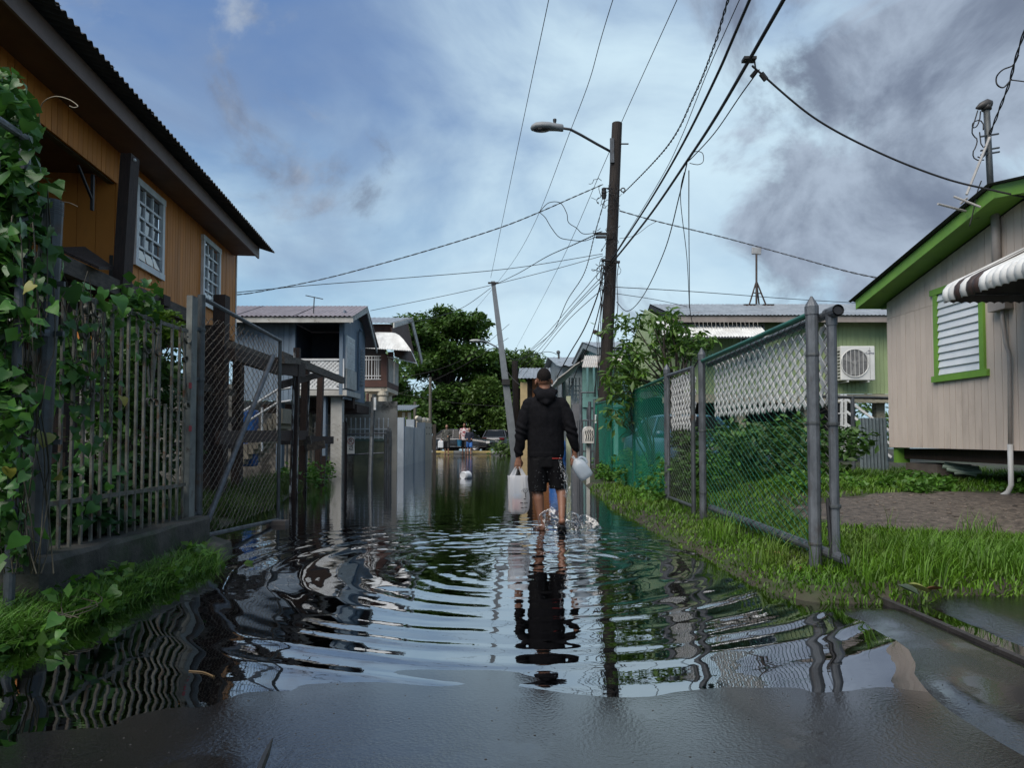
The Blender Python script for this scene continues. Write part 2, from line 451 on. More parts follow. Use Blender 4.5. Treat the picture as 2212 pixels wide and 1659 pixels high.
# wet asphalt
def asphalt(name, wet=True):
    m = bpy.data.materials.new(name); m.use_nodes = True
    nt = m.node_tree; nd = nt.nodes; L = nt.links.new; bs = nd['Principled BSDF']
    tc = nd.new('ShaderNodeTexCoord')
    def nz(s, det=4, r=0.6):
        n = nd.new('ShaderNodeTexNoise'); n.inputs['Scale'].default_value = s; n.inputs['Detail'].default_value = det; n.inputs['Roughness'].default_value = r
        L(tc.outputs['Object'], n.inputs['Vector']); return n.outputs['Fac']
    def rg(v, a, b, c=0.0, d=1.0):
        n = nd.new('ShaderNodeMapRange'); L(v, n.inputs['Value']); n.inputs[1].default_value = a; n.inputs[2].default_value = b; n.inputs[3].default_value = c; n.inputs[4].default_value = d; return n.outputs['Result']
    vo = nd.new('ShaderNodeTexVoronoi'); vo.inputs['Scale'].default_value = 72; L(tc.outputs['Object'], vo.inputs['Vector'])
    mx = nd.new('ShaderNodeMix'); mx.data_type = 'RGBA'; L(rg(nz(220, 3), 0.4, 0.68), mx.inputs[0])
    mx.inputs[6].default_value = (0.003, 0.003, 0.0035, 1); mx.inputs[7].default_value = (0.022, 0.021, 0.023, 1)
    mx2 = nd.new('ShaderNodeMix'); mx2.data_type = 'RGBA'; L(rg(nz(1.3, 6), 0.5, 0.72), mx2.inputs[0]); L(mx.outputs[2], mx2.inputs[6]); mx2.inputs[7].default_value = (0.010, 0.009, 0.008, 1)
    sxyz = nd.new('ShaderNodeSeparateXYZ'); L(tc.outputs['Object'], sxyz.inputs[0])
    fm = nd.new('ShaderNodeMath'); fm.operation = 'MAXIMUM'; L(rg(nz(1.7, 6, 0.62), 0.44, 0.60), fm.inputs[0]); L(rg(sxyz.outputs[2], 0.014, 0.001, 0.0, 1.0 if wet else 0.0), fm.inputs[1])
    film = fm.outputs[0]            # where the water film is thicker the stones drown
    r = nd.new('ShaderNodeMapRange'); L(film, r.inputs['Value']); r.inputs[3].default_value = 0.105; r.inputs[4].default_value = 0.035; 
    bp = nd.new('ShaderNodeBump'); bp.inputs['Distance'].default_value = 0.0042
    st = nd.new('ShaderNodeMapRange'); L(film, st.inputs['Value']); st.inputs[3].default_value = 0.42; st.inputs[4].default_value = 0.05; L(st.outputs[0], bp.inputs['Strength'])
    hm = nd.new('ShaderNodeMath'); hm.operation = 'ADD'; L(vo.outputs['Distance'], hm.inputs[0]); L(nz(110, 5, 0.7), hm.inputs[1])
    L(hm.outputs[0], bp.inputs['Height'])
    df = nd.new('ShaderNodeBsdfDiffuse'); gl = nd.new('ShaderNodeBsdfGlossy'); fr = nd.new('ShaderNodeFresnel'); fr.inputs['IOR'].default_value = 1.5
    pw = nd.new('ShaderNodeMath'); pw.operation = 'POWER'; L(fr.outputs[0], pw.inputs[0]); pw.inputs[1].default_value = 0.62
    ms = nd.new('ShaderNodeMixShader'); L(mx2.outputs[2], df.inputs['Color']); L(r.outputs[0], gl.inputs['Roughness'])
    for sk in (df.inputs['Normal'], gl.inputs['Normal'], fr.inputs['Normal']): L(bp.outputs[0], sk)
    L(pw.outputs[0], ms.inputs[0]); L(df.outputs[0], ms.inputs[1]); L(gl.outputs[0], ms.inputs[2]); L(ms.outputs[0], nd['Material Output'].inputs['Surface'])
    nd.remove(bs)
    return m
ASPH = asphalt('wet_asphalt')
xs = np.unique(np.concatenate([np.arange(-4.2, 2.75, 0.06)])); ys = np.unique(np.concatenate([np.arange(-3, 6, 0.06), np.arange(6, 38, 0.5), np.arange(38, 41, 0.1)]))
v, f = grid(xs, ys, road_z)
road = raw('road', v, f, ASPH, smooth=True); road['kind'] = 'structure'
# a crack with a raised lip in the foreground asphalt
mb = MB()
cr = [G(560, 1660, 0.02), G(575, 1622, 0.02), G(588, 1590, 0.018)]
cr = [Vector((p.x, p.y, float(road_z(p.x, p.y)) + 0.002)) for p in cr]
cr = [cr[0] - Vector((0.05, 0.25, 0))] + cr
mb.tube(cr, [0.012, 0.012, 0.011, 0.003], 6)
mb.build('road_seam', mat('tar_seam', (0.012, 0.012, 0.013), (0.02, 0.02, 0.02), 20, 0.4), road)

# cross street at the end
mb = MB(); mb.box((0, 49.5, -0.035), (160, 17.6, 0.25))
cs = mb.build('cross_street', ASPH); cs['kind'] = 'structure'
kerb_m = [mat('kerb_yellow', (0.55, 0.42, 0.16), (0.42, 0.34, 0.17), 4, 0.7, 0.2, 40, rnd=0.1), mat('kerb_white', (0.42, 0.43, 0.42), (0.3, 0.31, 0.3), 4, 0.7, 0.2, 40, rnd=0.1)]
kerb = bpy.data.objects.new('kerb', None); _link(kerb); kerb['kind'] = 'structure'; kerb.location = (0, 40.9, 0)
for k in range(-4, 5):
    x0 = -4.6 + k * 1.12
    mb = MB(); mb.box((x0 + 0.56, 40.82, 0.07), (1.10, 0.24, 0.25)); mb.build('kerb_stone', kerb_m[k % 2], kerb)

# driveway apron on the right with its steel edge strip
def drive_z(x, y): return 0.055 + 0.012 * (fbm(x, y, 1.5, 3) - 0.5) - 0.10 * sm(0.0, -0.22, (x - 2.42) * 0.70 + (y - 4.1) * 0.72) + 0.0 * x
def strip_line(t): return Vector((2.30, 4.28, 0)).lerp(Vector((2.30, 3.05, 0)), t)
xs = np.arange(2.2, 8, 0.05); ys = np.arange(-1, 4.62, 0.05)
def drv(x, y):
    s = x - 2.30
    z = -0.014 + 0.062 * sm(0.12, 0.42, s + 0.06 * (fbm(x, y, 2.4, 14) - 0.5)) + 0.010 * (fbm(x, y, 1.3, 3) - 0.5)
    return np.where(s < -0.02, -0.20, z) - 0.14 * sm(4.34, 4.60, y + 0.1 * (fbm(x, y, 2.0, 7) - 0.5) - 0.05 * (x - 2.5))
v, f = grid(xs, ys, drv)
dv = raw('driveway', v, f, ASPH, smooth=True); dv['kind'] = 'structure'
mb = MB()
n = 7
for k in range(n):
    a = strip_line(k / n * 1.9 + 0.006); b = strip_line((k + 1) / n * 1.9 - 0.006)
    mb.beam(a + V((0, 0, 0.004 + random.uniform(0, .004))), b + V((0, 0, 0.006)), 0.035, 0.06)
mb.build('edge_strip', mat('rusty_edge', (0.045, 0.040, 0.038), (0.026, 0.023, 0.022), 14, 0.55, 0.4, 60), dv)
# low asphalt shoulder left of the strip
def shoulder(x, y):
    a = strip_line(0); b = strip_line(1); d = (b - a).normalized(); nx, ny = -d.y, d.x
    s = (x - a.x) * nx + (y - a.y) * ny
    t = (x - a.x) * d.x + (y - a.y) * d.y
    e = 2.02 - 0.42 * sm(3.4, 2.5, y) + 0.10 * (fbm(x, y, 2.2, 13) - 0.5)
    return -0.06 + 0.092 * sm(e - 0.40, e + 0.12, x) + 0.004 * (fbm(x, y, 3.8, 12) - 0.5) - 0.2 * (s > 0.0) - 0.05 * sm(3.95, 4.3, y)
xs = np.arange(1.3, 4.6, 0.05); ys = np.arange(-1, 4.5, 0.05)
v, f = grid(xs, ys, shoulder)
# keep only where it should rise above the road
X, Y = v[:, 0], v[:, 1]
v[:, 2] = np.where(X < 1.75, v[:, 2] - 0.10 * (1.75 - X) / 0.45, v[:, 2])
sh = raw('road_shoulder', v, f, asphalt('damp_asphalt', False), smooth=True); sh['kind'] = 'structure'

# dirt patch in the yard
DIRT = mat('muddy_gravel', (0.115, 0.094, 0.076), (0.036, 0.029, 0.024), 14, 0.7, 1.0, 24, c3=(0.21, 0.175, 0.145), s3=30, lo3=0.58, hi3=0.66, rnd=0)
xs = np.arange(2.6, 9, 0.07); ys = np.arange(5.2, 9.4, 0.07)
def dirt(x, y):
    e = ((x - 5.9) / 2.9) ** 2 + ((y - 7.3) / 1.35) ** 2 + 0.5 * (fbm(x, y, 1.3, 21) - 0.5)
    return ground_z(x, y) + 0.05 * (1 - e) + 0.035 * (fbm(x, y, 4.5, 22, 3) - 0.5)
v, f = grid(xs, ys, dirt)
dp = raw('dirt_patch', v, f, DIRT, smooth=True); dp['kind'] = 'structure'

# ---------------- flood water
FEET = (0.42, 7.45)
def water_z(x, y):
    dx, dy = x - FEET[0], y - FEET[1]
    r = np.sqrt(dx * dx + dy * dy) + 1e-6
    # the rings he made on his way are centred behind him
    qx, qy = x - 0.15, y - 5.65
    q = np.sqrt(qx * qx + qy * qy) + 1e-6
    th = np.arctan2(qx, -qy)
    wob = 0.15 * (fbm(x, y, 0.55, 31) - 0.5) + 0.08 * (fbm(x, y, 2.0, 32) - 0.5)
    rr = q + wob
    front = (0.22 + 0.78 * sm(3.0, 2.5, q)) * sm(0.0, 0.4, q)
    side = 0.22 + 0.78 * sm(0.9, -0.6, dy)                      # the wake runs back towards the camera
    brk = (1.0 + 1.1 * np.abs(np.sin(th)) ** 1.5) * (0.40 + 1.1 *  sm(0.30, 0.62, fbm(th * 2.2 + 3, q * 0.8, 1.6, 39, 3)))   # rings break into arcs
    pk = lambda a: 2.2 * ((0.5 + 0.5 * np.cos(a)) ** 2.6 - 0.32)          # narrow crests, flat troughs
    z = 0.0010 * pk(2 * np.pi * rr / 0.255) * sm(0.3, 0.9, q) * brk
    z = z + 0.00055 * np.cos(2 * np.pi * (rr * 1.02 + 0.1 * np.sin(th * 3)) / 0.19 + 1.0) * sm(2.6, 1.2, q) * brk
    z = z + 0.0011 * pk(2 * np.pi * (q + 0.25 * wob) / 0.36 + 0.6) * sm(1.5, 2.3, q)
    chop = (fbm(x * 1.0, y * 1.6, 5.0, 33, 3) - 0.45) * 0.020 * sm(2.9, 0.5, r) + (fbm(x, y * 1.5, 11.0, 35, 2) - 0.37) * 0.012 * sm(2.7, 0.3, r)
    z = (z * front * side + chop * side)
    z = z + 0.028 * np.exp(-(r / 0.5) ** 2) * (fbm(x, y, 7, 37, 3) - 0.4)
    z = z + 0.0018 * (fbm(x * 0.55, y * 1.3, 2.2, 36, 2) - 0.4) * (0.12 + 0.88 * sm(2.9, 4.2, y))
    return z
xs = np.unique(np.concatenate([np.arange(-14, -3.6, 0.4), np.arange(-3.6, 2.8, 0.026), np.arange(2.8, 6, 0.4)]))
ys = np.unique(np.concatenate([np.arange(1.2, 12, 0.024), np.arange(12, 20, 0.12), np.arange(20, 42, 0.6)]))
v, f = grid(xs, ys, water_z)
WATER = bpy.data.materials.new('flood_water'); WATER.use_nodes = True
nt = WATER.node_tree; nd = nt.nodes; L = nt.links.new
nd.remove(nd['Principled BSDF'])
gl = nd.new('ShaderNodeBsdfGlossy'); gl.inputs['Roughness'].default_value = 0.015; gl.inputs['Color'].default_value = (0.96, 0.97, 1.0, 1)
tr = nd.new('ShaderNodeBsdfTransparent'); tr.inputs['Color'].default_value = (0.42, 0.36, 0.29, 1)
fr = nd.new('ShaderNodeFresnel'); fr.inputs['IOR'].default_value = 1.75
ms = nd.new('ShaderNodeMixShader')
tc = nd.new('ShaderNodeTexCoord'); mp = nd.new('ShaderNodeMapping'); mp.inputs['Scale'].default_value = (1.0, 2.6, 1); L(tc.outputs['Object'], mp.inputs[0])
n1 = nd.new('ShaderNodeTexNoise'); n1.inputs['Scale'].default_value = 3.2; n1.inputs['Detail'].default_value = 3; L(mp.outputs[0], n1.inputs['Vector'])
sp = nd.new('ShaderNodeSeparateXYZ'); L(tc.outputs['Object'], sp.inputs[0])
rg = nd.new('ShaderNodeMapRange'); L(sp.outputs[1], rg.inputs['Value']); rg.inputs[1].default_value = 4; rg.inputs[2].default_value = 14; rg.inputs[3].default_value = 0.02; rg.inputs[4].default_value = 0.16
bp = nd.new('ShaderNodeBump'); bp.inputs['Distance'].default_value = 0.03; L(n1.outputs['Fac'], bp.inputs['Height']); L(rg.outputs[0], bp.inputs['Strength'])
for s in (gl.inputs['Normal'], fr.inputs['Normal']): L(bp.outputs[0], s)
pw = nd.new('ShaderNodeMath'); pw.operation = 'POWER'; L(fr.outputs[0], pw.inputs[0]); pw.inputs[1].default_value = 0.5
L(pw.outputs[0], ms.inputs[0]); L(tr.outputs[0], ms.inputs[1]); L(gl.outputs[0], ms.inputs[2]); L(ms.outputs[0], nd['Material Output'].inputs['Surface'])
w = raw('water', v, f, WATER, smooth=True); w['kind'] = 'structure'

# grit, bark and leaf crumbs on the wet road
grit = random.Random(3); mb = MB()
for k in range(420):
    x = grit.uniform(-2.1, 3.4); y = grit.uniform(1.9, 3.3); z = max(float(road_z(x, y)), float(shoulder(x, y)), float(drv(x, y)) if x > 2.3 else -1)
    if z < -0.004: continue
    r_ = grit.choice((0.001, 0.0013, 0.0018, 0.0025)); mb.ball((x, y, z + r_ * 0.3), r_, 5, 4, (grit.uniform(.8, 2.2), grit.uniform(.7, 1.5), 0.6))
o = mb.build('road_grit', mat('grit', (0.05, 0.045, 0.04), (0.02, 0.02, 0.018), 9, 0.6, island=True, rnd=0.6), None, fix=False); tag(o, 'scattered grit and crumbs on the wet foreground road', 'grit', kind='stuff')

mb = MB()
for k in range(240):
    x = grit.uniform(3.0, 8.0); y = grit.uniform(6.1, 8.5)
    if ((x - 5.9) / 2.9) ** 2 + ((y - 7.3) / 1.2) ** 2 > 1.0: continue
    r_ = grit.choice((0.006, 0.009, 0.012, 0.018)); mb.ball((x, y, float(dirt(x, y)) + r_ * 0.2), r_, 5, 4, (grit.uniform(.8, 1.8), grit.uniform(.7, 1.5), 0.6))
o = mb.build('yard_gravel', mat('yard_stones', (0.13, 0.105, 0.085), (0.05, 0.04, 0.032), 9, 0.7, island=True, rnd=0.6), None, fix=False); tag(o, 'loose stones on the muddy patch before the pink house', 'gravel', kind='stuff')
# ------------------------------------------------------------------ shared builders
def chainlink(o, u, width, height, cell, r, sides=3, ratio=1.0, sag=None):
    """woven diamond mesh as one joined piece; o lower corner, u unit direction along the fence, z up"""
    mb = MB(); o = Vector(o); u = Vector(u); nrm = u.cross(Vector((0, 0, 1)))
    n = int(width / cell); stp = cell * ratio / 2
    m = int(height / stp)
    for i in range(n + 1):
        pts = []
        for j in range(m + 1):
            side = 1 if (j + i) % 2 else -1
            a = i * cell + side * cell * 0.52
            a = min(max(a, 0.0), width)
            p = o + u * a + Vector((0, 0, j * stp)) + nrm * (r * 1.1 * side)
            if sag: p += sag(a, j * stp)
            pts.append(p)
        mb.tube(pts, r, sides, caps=False)
    return mb
def post(mb, x, y, z0, z1, r, cap=True, lean=(0, 0)):
    pts = [(x, y, z0), (x + lean[0], y + lean[1], z1)]
    mb.tube(pts, r, 12)
    if cap:
        mb.lathe((x + lean[0], y + lean[1], z1), [(r * 1.12, -0.06), (r * 1.12, 0.0), (r * 0.9, 0.02), (r * 0.15, 0.075)], 12)
def band(mb, x, y, z, r): mb.lathe((x, y, z), [(r * 1.08, -0.012), (r * 1.12, 0), (r * 1.08, 0.012)], 12)
def corr_fun(n, amp): return lambda a, b: amp * math.cos(2 * math.pi * n * a)

# ------------------------------------------------------------------ pink house on piers
PINK = mat('dusty_pink_paint', (0.64, 0.54, 0.465), (0.56, 0.47, 0.405), 3, 0.65, 0.12, 50, rnd=0.045, stretch=(1, 1, 0.4), c3=(0.42, 0.345, 0.29), s3=2.2, lo3=0.56, hi3=0.8)
TRIM = mat('leaf_green_paint', (0.17, 0.35, 0.05), (0.135, 0.285, 0.045), 3, 0.5, 0.12, 50, c3=(0.06, 0.11, 0.03), s3=5, lo3=0.66, hi3=0.74)
ROOF_D = mat('dark_roofing', (0.035, 0.034, 0.036), (0.02, 0.02, 0.022), 5, 0.7, 0.3, 40)
XF = 6.05; XR = XF - 0.36
house = thing('pink_house', 'pale pink wooden house on low piers with green trimmed gable', 'house', (XF + 3, 8.1, 0.35))
yc = PX(1918, 800, XF).y                       # far corner of the gable wall
zb = PX(1918, 966, XF).z
Af = PX(2146, 400, XR); Ef = PX(1848, 648, XR) # outer apex and far eave of the verge board
slope = (Af.z - Ef.z) / (Ef.y - Af.y)
def verge_z(y): return Af.z - slope * abs(y - Af.y)
W = 0.128
y = yc; zs = 2.93
yl = 4.6
while y > yl:
    y2 = y - W + 0.008
    for (z0, z1) in ((zb, zs - 0.002), (zs + 0.002, None)):
        ta = (verge_z(y) - 0.17) if z1 is None else z1; tb = (verge_z(y2) - 0.17) if z1 is None else z1
        if ta < z0 + 0.02: ta = z0 + 0.02
        if tb < z0 + 0.02: tb = z0 + 0.02
        if z1 is not None and verge_z(y) - 0.17 < z1: ta = tb = verge_z(y) - 0.18
        mb = MB(); dx = random.uniform(0, 0.003)
        mb.prism([(XF - dx, y, z0), (XF - dx, y2, z0), (XF - dx, y2, tb), (XF - dx, y, ta)], (0.03, 0, 0))
        mb.build('board', PINK, house)
    y -= W
mb = MB(); mb.box((XF + 0.06, (yc + yl) / 2, (zb + 2.9) / 2), (0.05, yc - yl - 0.01, 2.9 - zb)); mb.box((XF + 3, yc - 0.02, (zb + 2.75) / 2), (5.9, 0.04, 2.75 - zb))
mb.prism([(XF + 0.04, yc - 0.1, 2.85), (XF + 0.04, Af.y, verge_z(Af.y) - 0.2), (XF + 0.04, yl, verge_z(yl) - 0.2), (XF + 0.04, yl, 2.85)], (0.03, 0, 0))
mb.build('wall_core', mat('dark_backing', (0.05, 0.045, 0.04), rough=0.9), house)
# verge boards, soffit, roof
for a, b in (((Ef.y), (Af.y)), ((Af.y), (3.6))):
    mb = MB()
    mb.prism([(XR, a, verge_z(a) - 0.155), (XR, b, verge_z(b) - 0.155), (XR, b, verge_z(b)), (XR, a, verge_z(a))], (0.025, 0, 0))
    mb.build('verge_board', TRIM, house)
    mb = MB()
    mb.prism([(XR + 0.03, a, verge_z(a) - 0.14), (XR + 0.03, b, verge_z(b) - 0.14), (XR + 0.03, b, verge_z(b) - 0.115), (XR + 0.03, a, verge_z(a) - 0.115)], (XF - XR - 0.02, 0, 0))
    mb.build('soffit', TRIM, house)
    mb = MB(); mb.sheet((XR - 0.07, a + (0.1 if a == Ef.y else 0), verge_z(a) + (0.01 - (0.1 * slope if a == Ef.y else 0))), V((7.4, 0, 0)), V((0, b - a - (0.1 if a == Ef.y else 0), verge_z(b) - verge_z(a) + (0.1 * slope if a == Ef.y else 0))), 196, 2, corr_fun(98, -0.008))
    mb.build('roof_sheet', ROOF_D, house)
# eave board on the far side
mb = MB(); mb.box((XF + 3, Ef.y - 0.01, verge_z(Ef.y) - 0.08), (6.7, 0.025, 0.14)); mb.build('eave_board', TRIM, house)
mb = MB(); mb.box((XF + 3, (Ef.y + yc) / 2, verge_z(Ef.y) - 0.15), (5.9, Ef.y - yc - 0.03, 0.02)); mb.build('soffit', TRIM, house)
# jalousie window
wy0, wy1 = PX(2021, 700, XF).y, PX(2129, 700, XF).y
wz0, wz1 = PX(2021, 826, XF).z, PX(2021, 626, XF).z
win = MB()
win.box((XF - 0.02, (wy0 + wy1) / 2, wz0 + 0.04), (0.05, wy0 - wy1 + 0.12, 0.085)); win.box((XF - 0.018, (wy0 + wy1) / 2, wz1 - 0.04), (0.045, wy0 - wy1 + 0.14, 0.085))
for yy in (wy0 - 0.04, wy1 + 0.04): win.box((XF - 0.016, yy, (wz0 + wz1) / 2), (0.04, 0.085, wz1 - wz0 - 0.17))
wino = win.build('window', TRIM, house)
SLAT = mat('aluminium_louver', (0.74, 0.77, 0.79), (0.64, 0.68, 0.71), 3, 0.32, 0.03, 30, 0.1, rnd=0.05, rvar=0.05)
n = 11; hz = (wz1 - wz0 - 0.17) / n
mb = MB(); mb.prism([(0.012, 0, 0.0), (-0.016, 0, 0.006), (-0.020, 0, 0.010), (0.006, 0, hz + 0.012), (0.014, 0, hz + 0.012)], (0, wy0 - wy1 - 0.175, 0)); slme = mb.mesh('louver'); slme.materials.append(SLAT)
for k in range(n): inst(slme, 'louver', wino, Matrix.Translation((XF - 0.012, wy1 + 0.0875, wz0 + 0.0825 + k * hz)))
mb = MB(); mb.box((XF + 0.012, (wy0 + wy1) / 2, (wz0 + wz1) / 2), (0.012, wy0 - wy1 - 0.1, wz1 - wz0 - 0.1)); mb.build('backing', BLACK, wino)
# pipe stub, conduit and meter box
PIPE = mat('grey_pink_pipe', (0.38, 0.34, 0.315), (0.3, 0.27, 0.25), 5, 0.5)
a = PX(2150, 462, XF - 0.06); b = PX(2158, 600, XF - 0.06)
mb = MB(); mb.tube([(XF - 0.06, a.y, a.z + 0.12), (XF - 0.06, a.y, b.z)], 0.05, 12); mb.build('vent_pipe', PIPE, house, smooth=True)
py_ = PX(2172, 800, XF - 0.04).y; q = lambda px, y_: PX(px, y_, XF - 0.045)
mb = MB(); mb.tube([q(2165, 662), q(2166, 690), q(2172, 740), q(2180, 765), q(2181, 800), q(2182, 968)], 0.022, 8); mb.build('conduit', PIPE, house, smooth=True)
mb = MB(); c = q(2163, 665); mb.box((XF - 0.06, c.y, c.z + 0.04), (0.10, 0.30, 0.14)); mb.build('junction_box', PIPE, house)
p0 = q(2182, 960)
mb = MB(); mb.tube([(p0.x, p0.y, p0.z), (p0.x, p0.y, 0.45), (p0.x - 0.02, p0.y + 0.03, 0.36), (p0.x - 0.06, p0.y + 0.12, 0.29), (p0.x - 0.1, p0.y + 0.22, 0.25)], 0.03, 10); mb.build('drain_pipe', mat('white_pvc', (0.5, 0.5, 0.49), (0.4, 0.4, 0.39), 5, 0.4), house, smooth=True)
# floor frame and piers
mb = MB(); mb.box((XF + 3, (yc + yl) / 2, zb - 0.10), (5.7, yc - yl - 0.3, 0.16)); mb.build('floor_frame', WOOD_D, house)
mb = MB(); mb.box((XF + 0.14, yc - 0.1, zb - 0.125), (0.2, 0.1, 0.24)); mb.build('beam_end', TRIM, house)
PIER = mat('concrete_pier', (0.17, 0.14, 0.12), (0.10, 0.082, 0.072), 5, 0.85, 0.5, 40)
for (yy, xx) in ((yc - 0.55, XF + 0.42), (yc - 2.9, XF + 0.5), (yc - 0.5, XF + 3.2), (yc - 3.0, XF + 3.2)):
    mb = MB(); mb.box((xx, yy, (zb - 0.24 + 0.1) / 2), (0.5, 0.8 if yy > yc - 1 else 0.3, zb - 0.24 - 0.1)); mb.build('pier', PIER, house)

# striped awning over the door
XA = 5.05; ya = PX(2037, 655, XA).y; za = PX(2037, 655, XA).z
aw = thing('striped_awning', 'white scalloped metal awning with brown stripes on pink house', 'awning', (5.5, 6.8, za))
AWW = mat('awning_white', (0.68, 0.69, 0.68), (0.5, 0.5, 0.49), 4, 0.4, 0.05, 40, rnd=0.08, c3=(0.35, 0.33, 0.3), s3=6, lo3=0.62, hi3=0.74); AWB = mat('awning_brown', (0.055, 0.035, 0.03), (0.04, 0.028, 0.025), 4, 0.4)
prof = [(XA + 0.015, za), (XA - 0.01, za + 0.07), (XA + 0.0, za + 0.14), (XA + 0.05, za + 0.20), (XA + 0.14, za + 0.25), (XA + 0.4, za + 0.37), (XF - 0.01, za + 0.66)]
def slat_mesh():
    mb = MB(); rings = []
    for k in range(9):
        t = k / 8; off = 0.022 * math.sin(math.pi * t)
        ring = [(x - off * 0.9, -0.052 + 0.104 * t, z + off * 0.5) for (x, z) in prof]
        rings.append(ring)
    n_ = len(prof); vs = [p for r in rings for p in r]
    vs2 = [(x + 0.006, y_, z - 0.005) for (x, y_, z) in vs]
    m_ = len(vs); fs = []
    for i in range(8):
        for k in range(n_ - 1):
            qd = (i * n_ + k, (i + 1) * n_ + k, (i + 1) * n_ + k + 1, i * n_ + k + 1); fs.append(qd); fs.append(tuple(m_ + x for x in reversed(qd)))
        fs.append((i * n_, m_ + i * n_, m_ + (i + 1) * n_, (i + 1) * n_))
    mb.add(vs + vs2, fs); return mb
base_v = slat_mesh()
me_w = base_v.mesh('slat', smooth=True); me_w.materials.append(AWW)
me_b = base_v.mesh('slat', smooth=True); me_b.materials.append(AWB)
for k in range(22): inst(me_b if k in (2, 4, 5, 16) else me_w, 'slat', aw, Matrix.Translation((0, ya - 0.05 - k * 0.104, 0)))
mb = MB(); nsc = 10
wing = [(XA + 0.03 + 0.96 * i / (nsc * 4), ya, za + 0.0 + 0.018 * abs(math.sin(math.pi * i / 4))) for i in range(nsc * 4 + 1)]
top = [(XF - 0.02, ya, za + 0.64), (XA + 0.4, ya, za + 0.36), (XA + 0.14, ya, za + 0.24), (XA + 0.04, ya, za + 0.15)]
mb.prism(wing + top, (0, 0.006, 0)); mb.build('side_wing', mat('shaded_awning_side', (0.16, 0.15, 0.15), (0.12, 0.11, 0.11), 4, 0.5), aw)  # far wing seen from inside; its shade is put into the colour
mb = MB(); mb.tube([(XA + 0.05, ya - 0.02, za + 0.1), (XF, ya - 0.02, za + 0.1)], 0.012, 6); mb.tube([(XA + 0.05, ya - 2.2, za + 0.1), (XA + 0.05, ya, za + 0.1)], 0.012, 6); mb.build('frame_bar', GALV, aw)

# service mast with weatherhead
m0 = PX(2141, 405, XF - 0.15); yM = m0.y; top_z = P(2133, 215, yM).z
mast = thing('service_mast', 'grey electrical service mast with weatherhead above pink gable', 'mast', (m0.x, yM, m0.z - 0.3))
mb = MB(); tp = P(2131, 232, yM); mb.tube([m0 - V((0, 0, 0.3)), tp], 0.036, 12); mb.build('pipe', GALV_D, mast, smooth=True)
mb = MB(); h0 = tp
mb.loft([[h0 + V((0.055 * math.cos(a), 0.055 * math.sin(a), dz)) + V((dx, 0, 0)) for a in [2 * math.pi * k / 10 for k in range(10)]] for dz, dx in ((-0.03, 0), (0.03, 0))])
mb.loft([[h0 + V((dx + 0.0, r * math.cos(a), dz + r * math.sin(a))) for a in [2 * math.pi * k / 10 for k in range(10)]] for dx, dz, r in ((0.065, 0.035, 0.02), (0.05, 0.04, 0.05), (0.0, 0.045, 0.062), (-0.08, 0.02, 0.045), (-0.13, -0.005, 0.012))])
mb.build('weatherhead', mat('mast_cap', (0.05, 0.047, 0.046), rough=0.5), mast, smooth=True)
mb = MB()
for (yy) in (292, 322, 331):
    c = P(2136 + (yy - 290) * 0.05, yy, yM); mb.beam(c + V((-0.13, -0.03, -0.03)), c + V((0.12, 0, 0.02)), 0.018, 0.018)
mb.build('bracket', GALV_D, mast)
mb = MB(); YL = yM - 0.02
for pts in ([(2112, 238), (2105, 262), (2098, 283), (2104, 295), (2112, 300), (2108, 318), (2100, 330), (2106, 346), (2126, 345)],
            [(2118, 240), (2116, 262), (2106, 278), (2098, 270), (2109, 258), (2124, 262), (2124, 280)],
            [(2116, 285), (2120, 320), (2134, 312), (2138, 280)], [(2112, 338), (2124, 344), (2132, 318)],
            [(2120, 390), (2114, 405), (2108, 425), (2102, 460), (2094, 488)]):
    pp = [P(x, y_, YL + random.uniform(-0.05, 0.05)) for x, y_ in pts]
    # smooth through midpoints
    sm_ = [pp[0]]
    for i in range(len(pp) - 1): sm_ += [pp[i].lerp(pp[i + 1], 0.3), pp[i].lerp(pp[i + 1], 0.7)]
    mb.tube(sm_ + [pp[-1]], 0.0075, 5)
mb.build('wire_tails', CABLE, mast, smooth=True)
# tipped television antenna lashed to the mast
ant = thing('fallen_antenna', 'bent white pipe antenna with crossbars hanging over pink gable', 'antenna', P(2085, 432, yM - 0.1))
PVC = mat('old_white_pipe', (0.42, 0.41, 0.40), (0.3, 0.29, 0.28), 6, 0.5)
mb = MB(); mb.tube([P(2138, 296, yM - 0.06), P(2088, 420, yM - 0.06)], 0.016, 8); mb.build('boom', PVC, ant)
mb = MB(); mb.tube([P(2060, 424, yM - 0.08), P(2118, 447, yM - 0.16)], 0.014, 8); mb.build('crossbar', PVC, ant)
mb = MB(); mb.tube([P(2090, 427, yM - 0.08), P(2075, 440, yM)], 0.014, 8); mb.tube([P(2026, 440, yM - 0.06), P(2086, 456, yM + 0.1)], 0.014, 8); mb.build('crossbar', PVC, ant)

# ------------------------------------------------------------------ green house
YG = 17.5
GREEN = mat('pale_green_paint', (0.34, 0.42, 0.21), (0.28, 0.35, 0.18), 3, 0.6, 0.1, 50, rnd=0.05, stretch=(1, 1, 0.4))
ROOFZ = mat('zinc_roofing', (0.36, 0.38, 0.40), (0.24, 0.255, 0.27), 3, 0.42, 0.1, 30, 0.5, c3=(0.2, 0.15, 0.12), s3=2.5, lo3=0.62, hi3=0.72)
BEIGE = mat('beige_fascia', (0.30, 0.26, 0.235), (0.22, 0.19, 0.17), 4, 0.6, 0.1, 40)
gx0, gx1 = P(1432, 700, YG).x, P(2020, 700, YG).x
gz0, gz1 = P(1800, 851, YG).z, P(1800, 690, YG).z
gh = thing('green_house', 'pale green raised house with zinc roof behind the lattice fence', 'house', ((gx0 + gx1) / 2, YG + 2, 0.2))
x = gx0; WB = 0.105
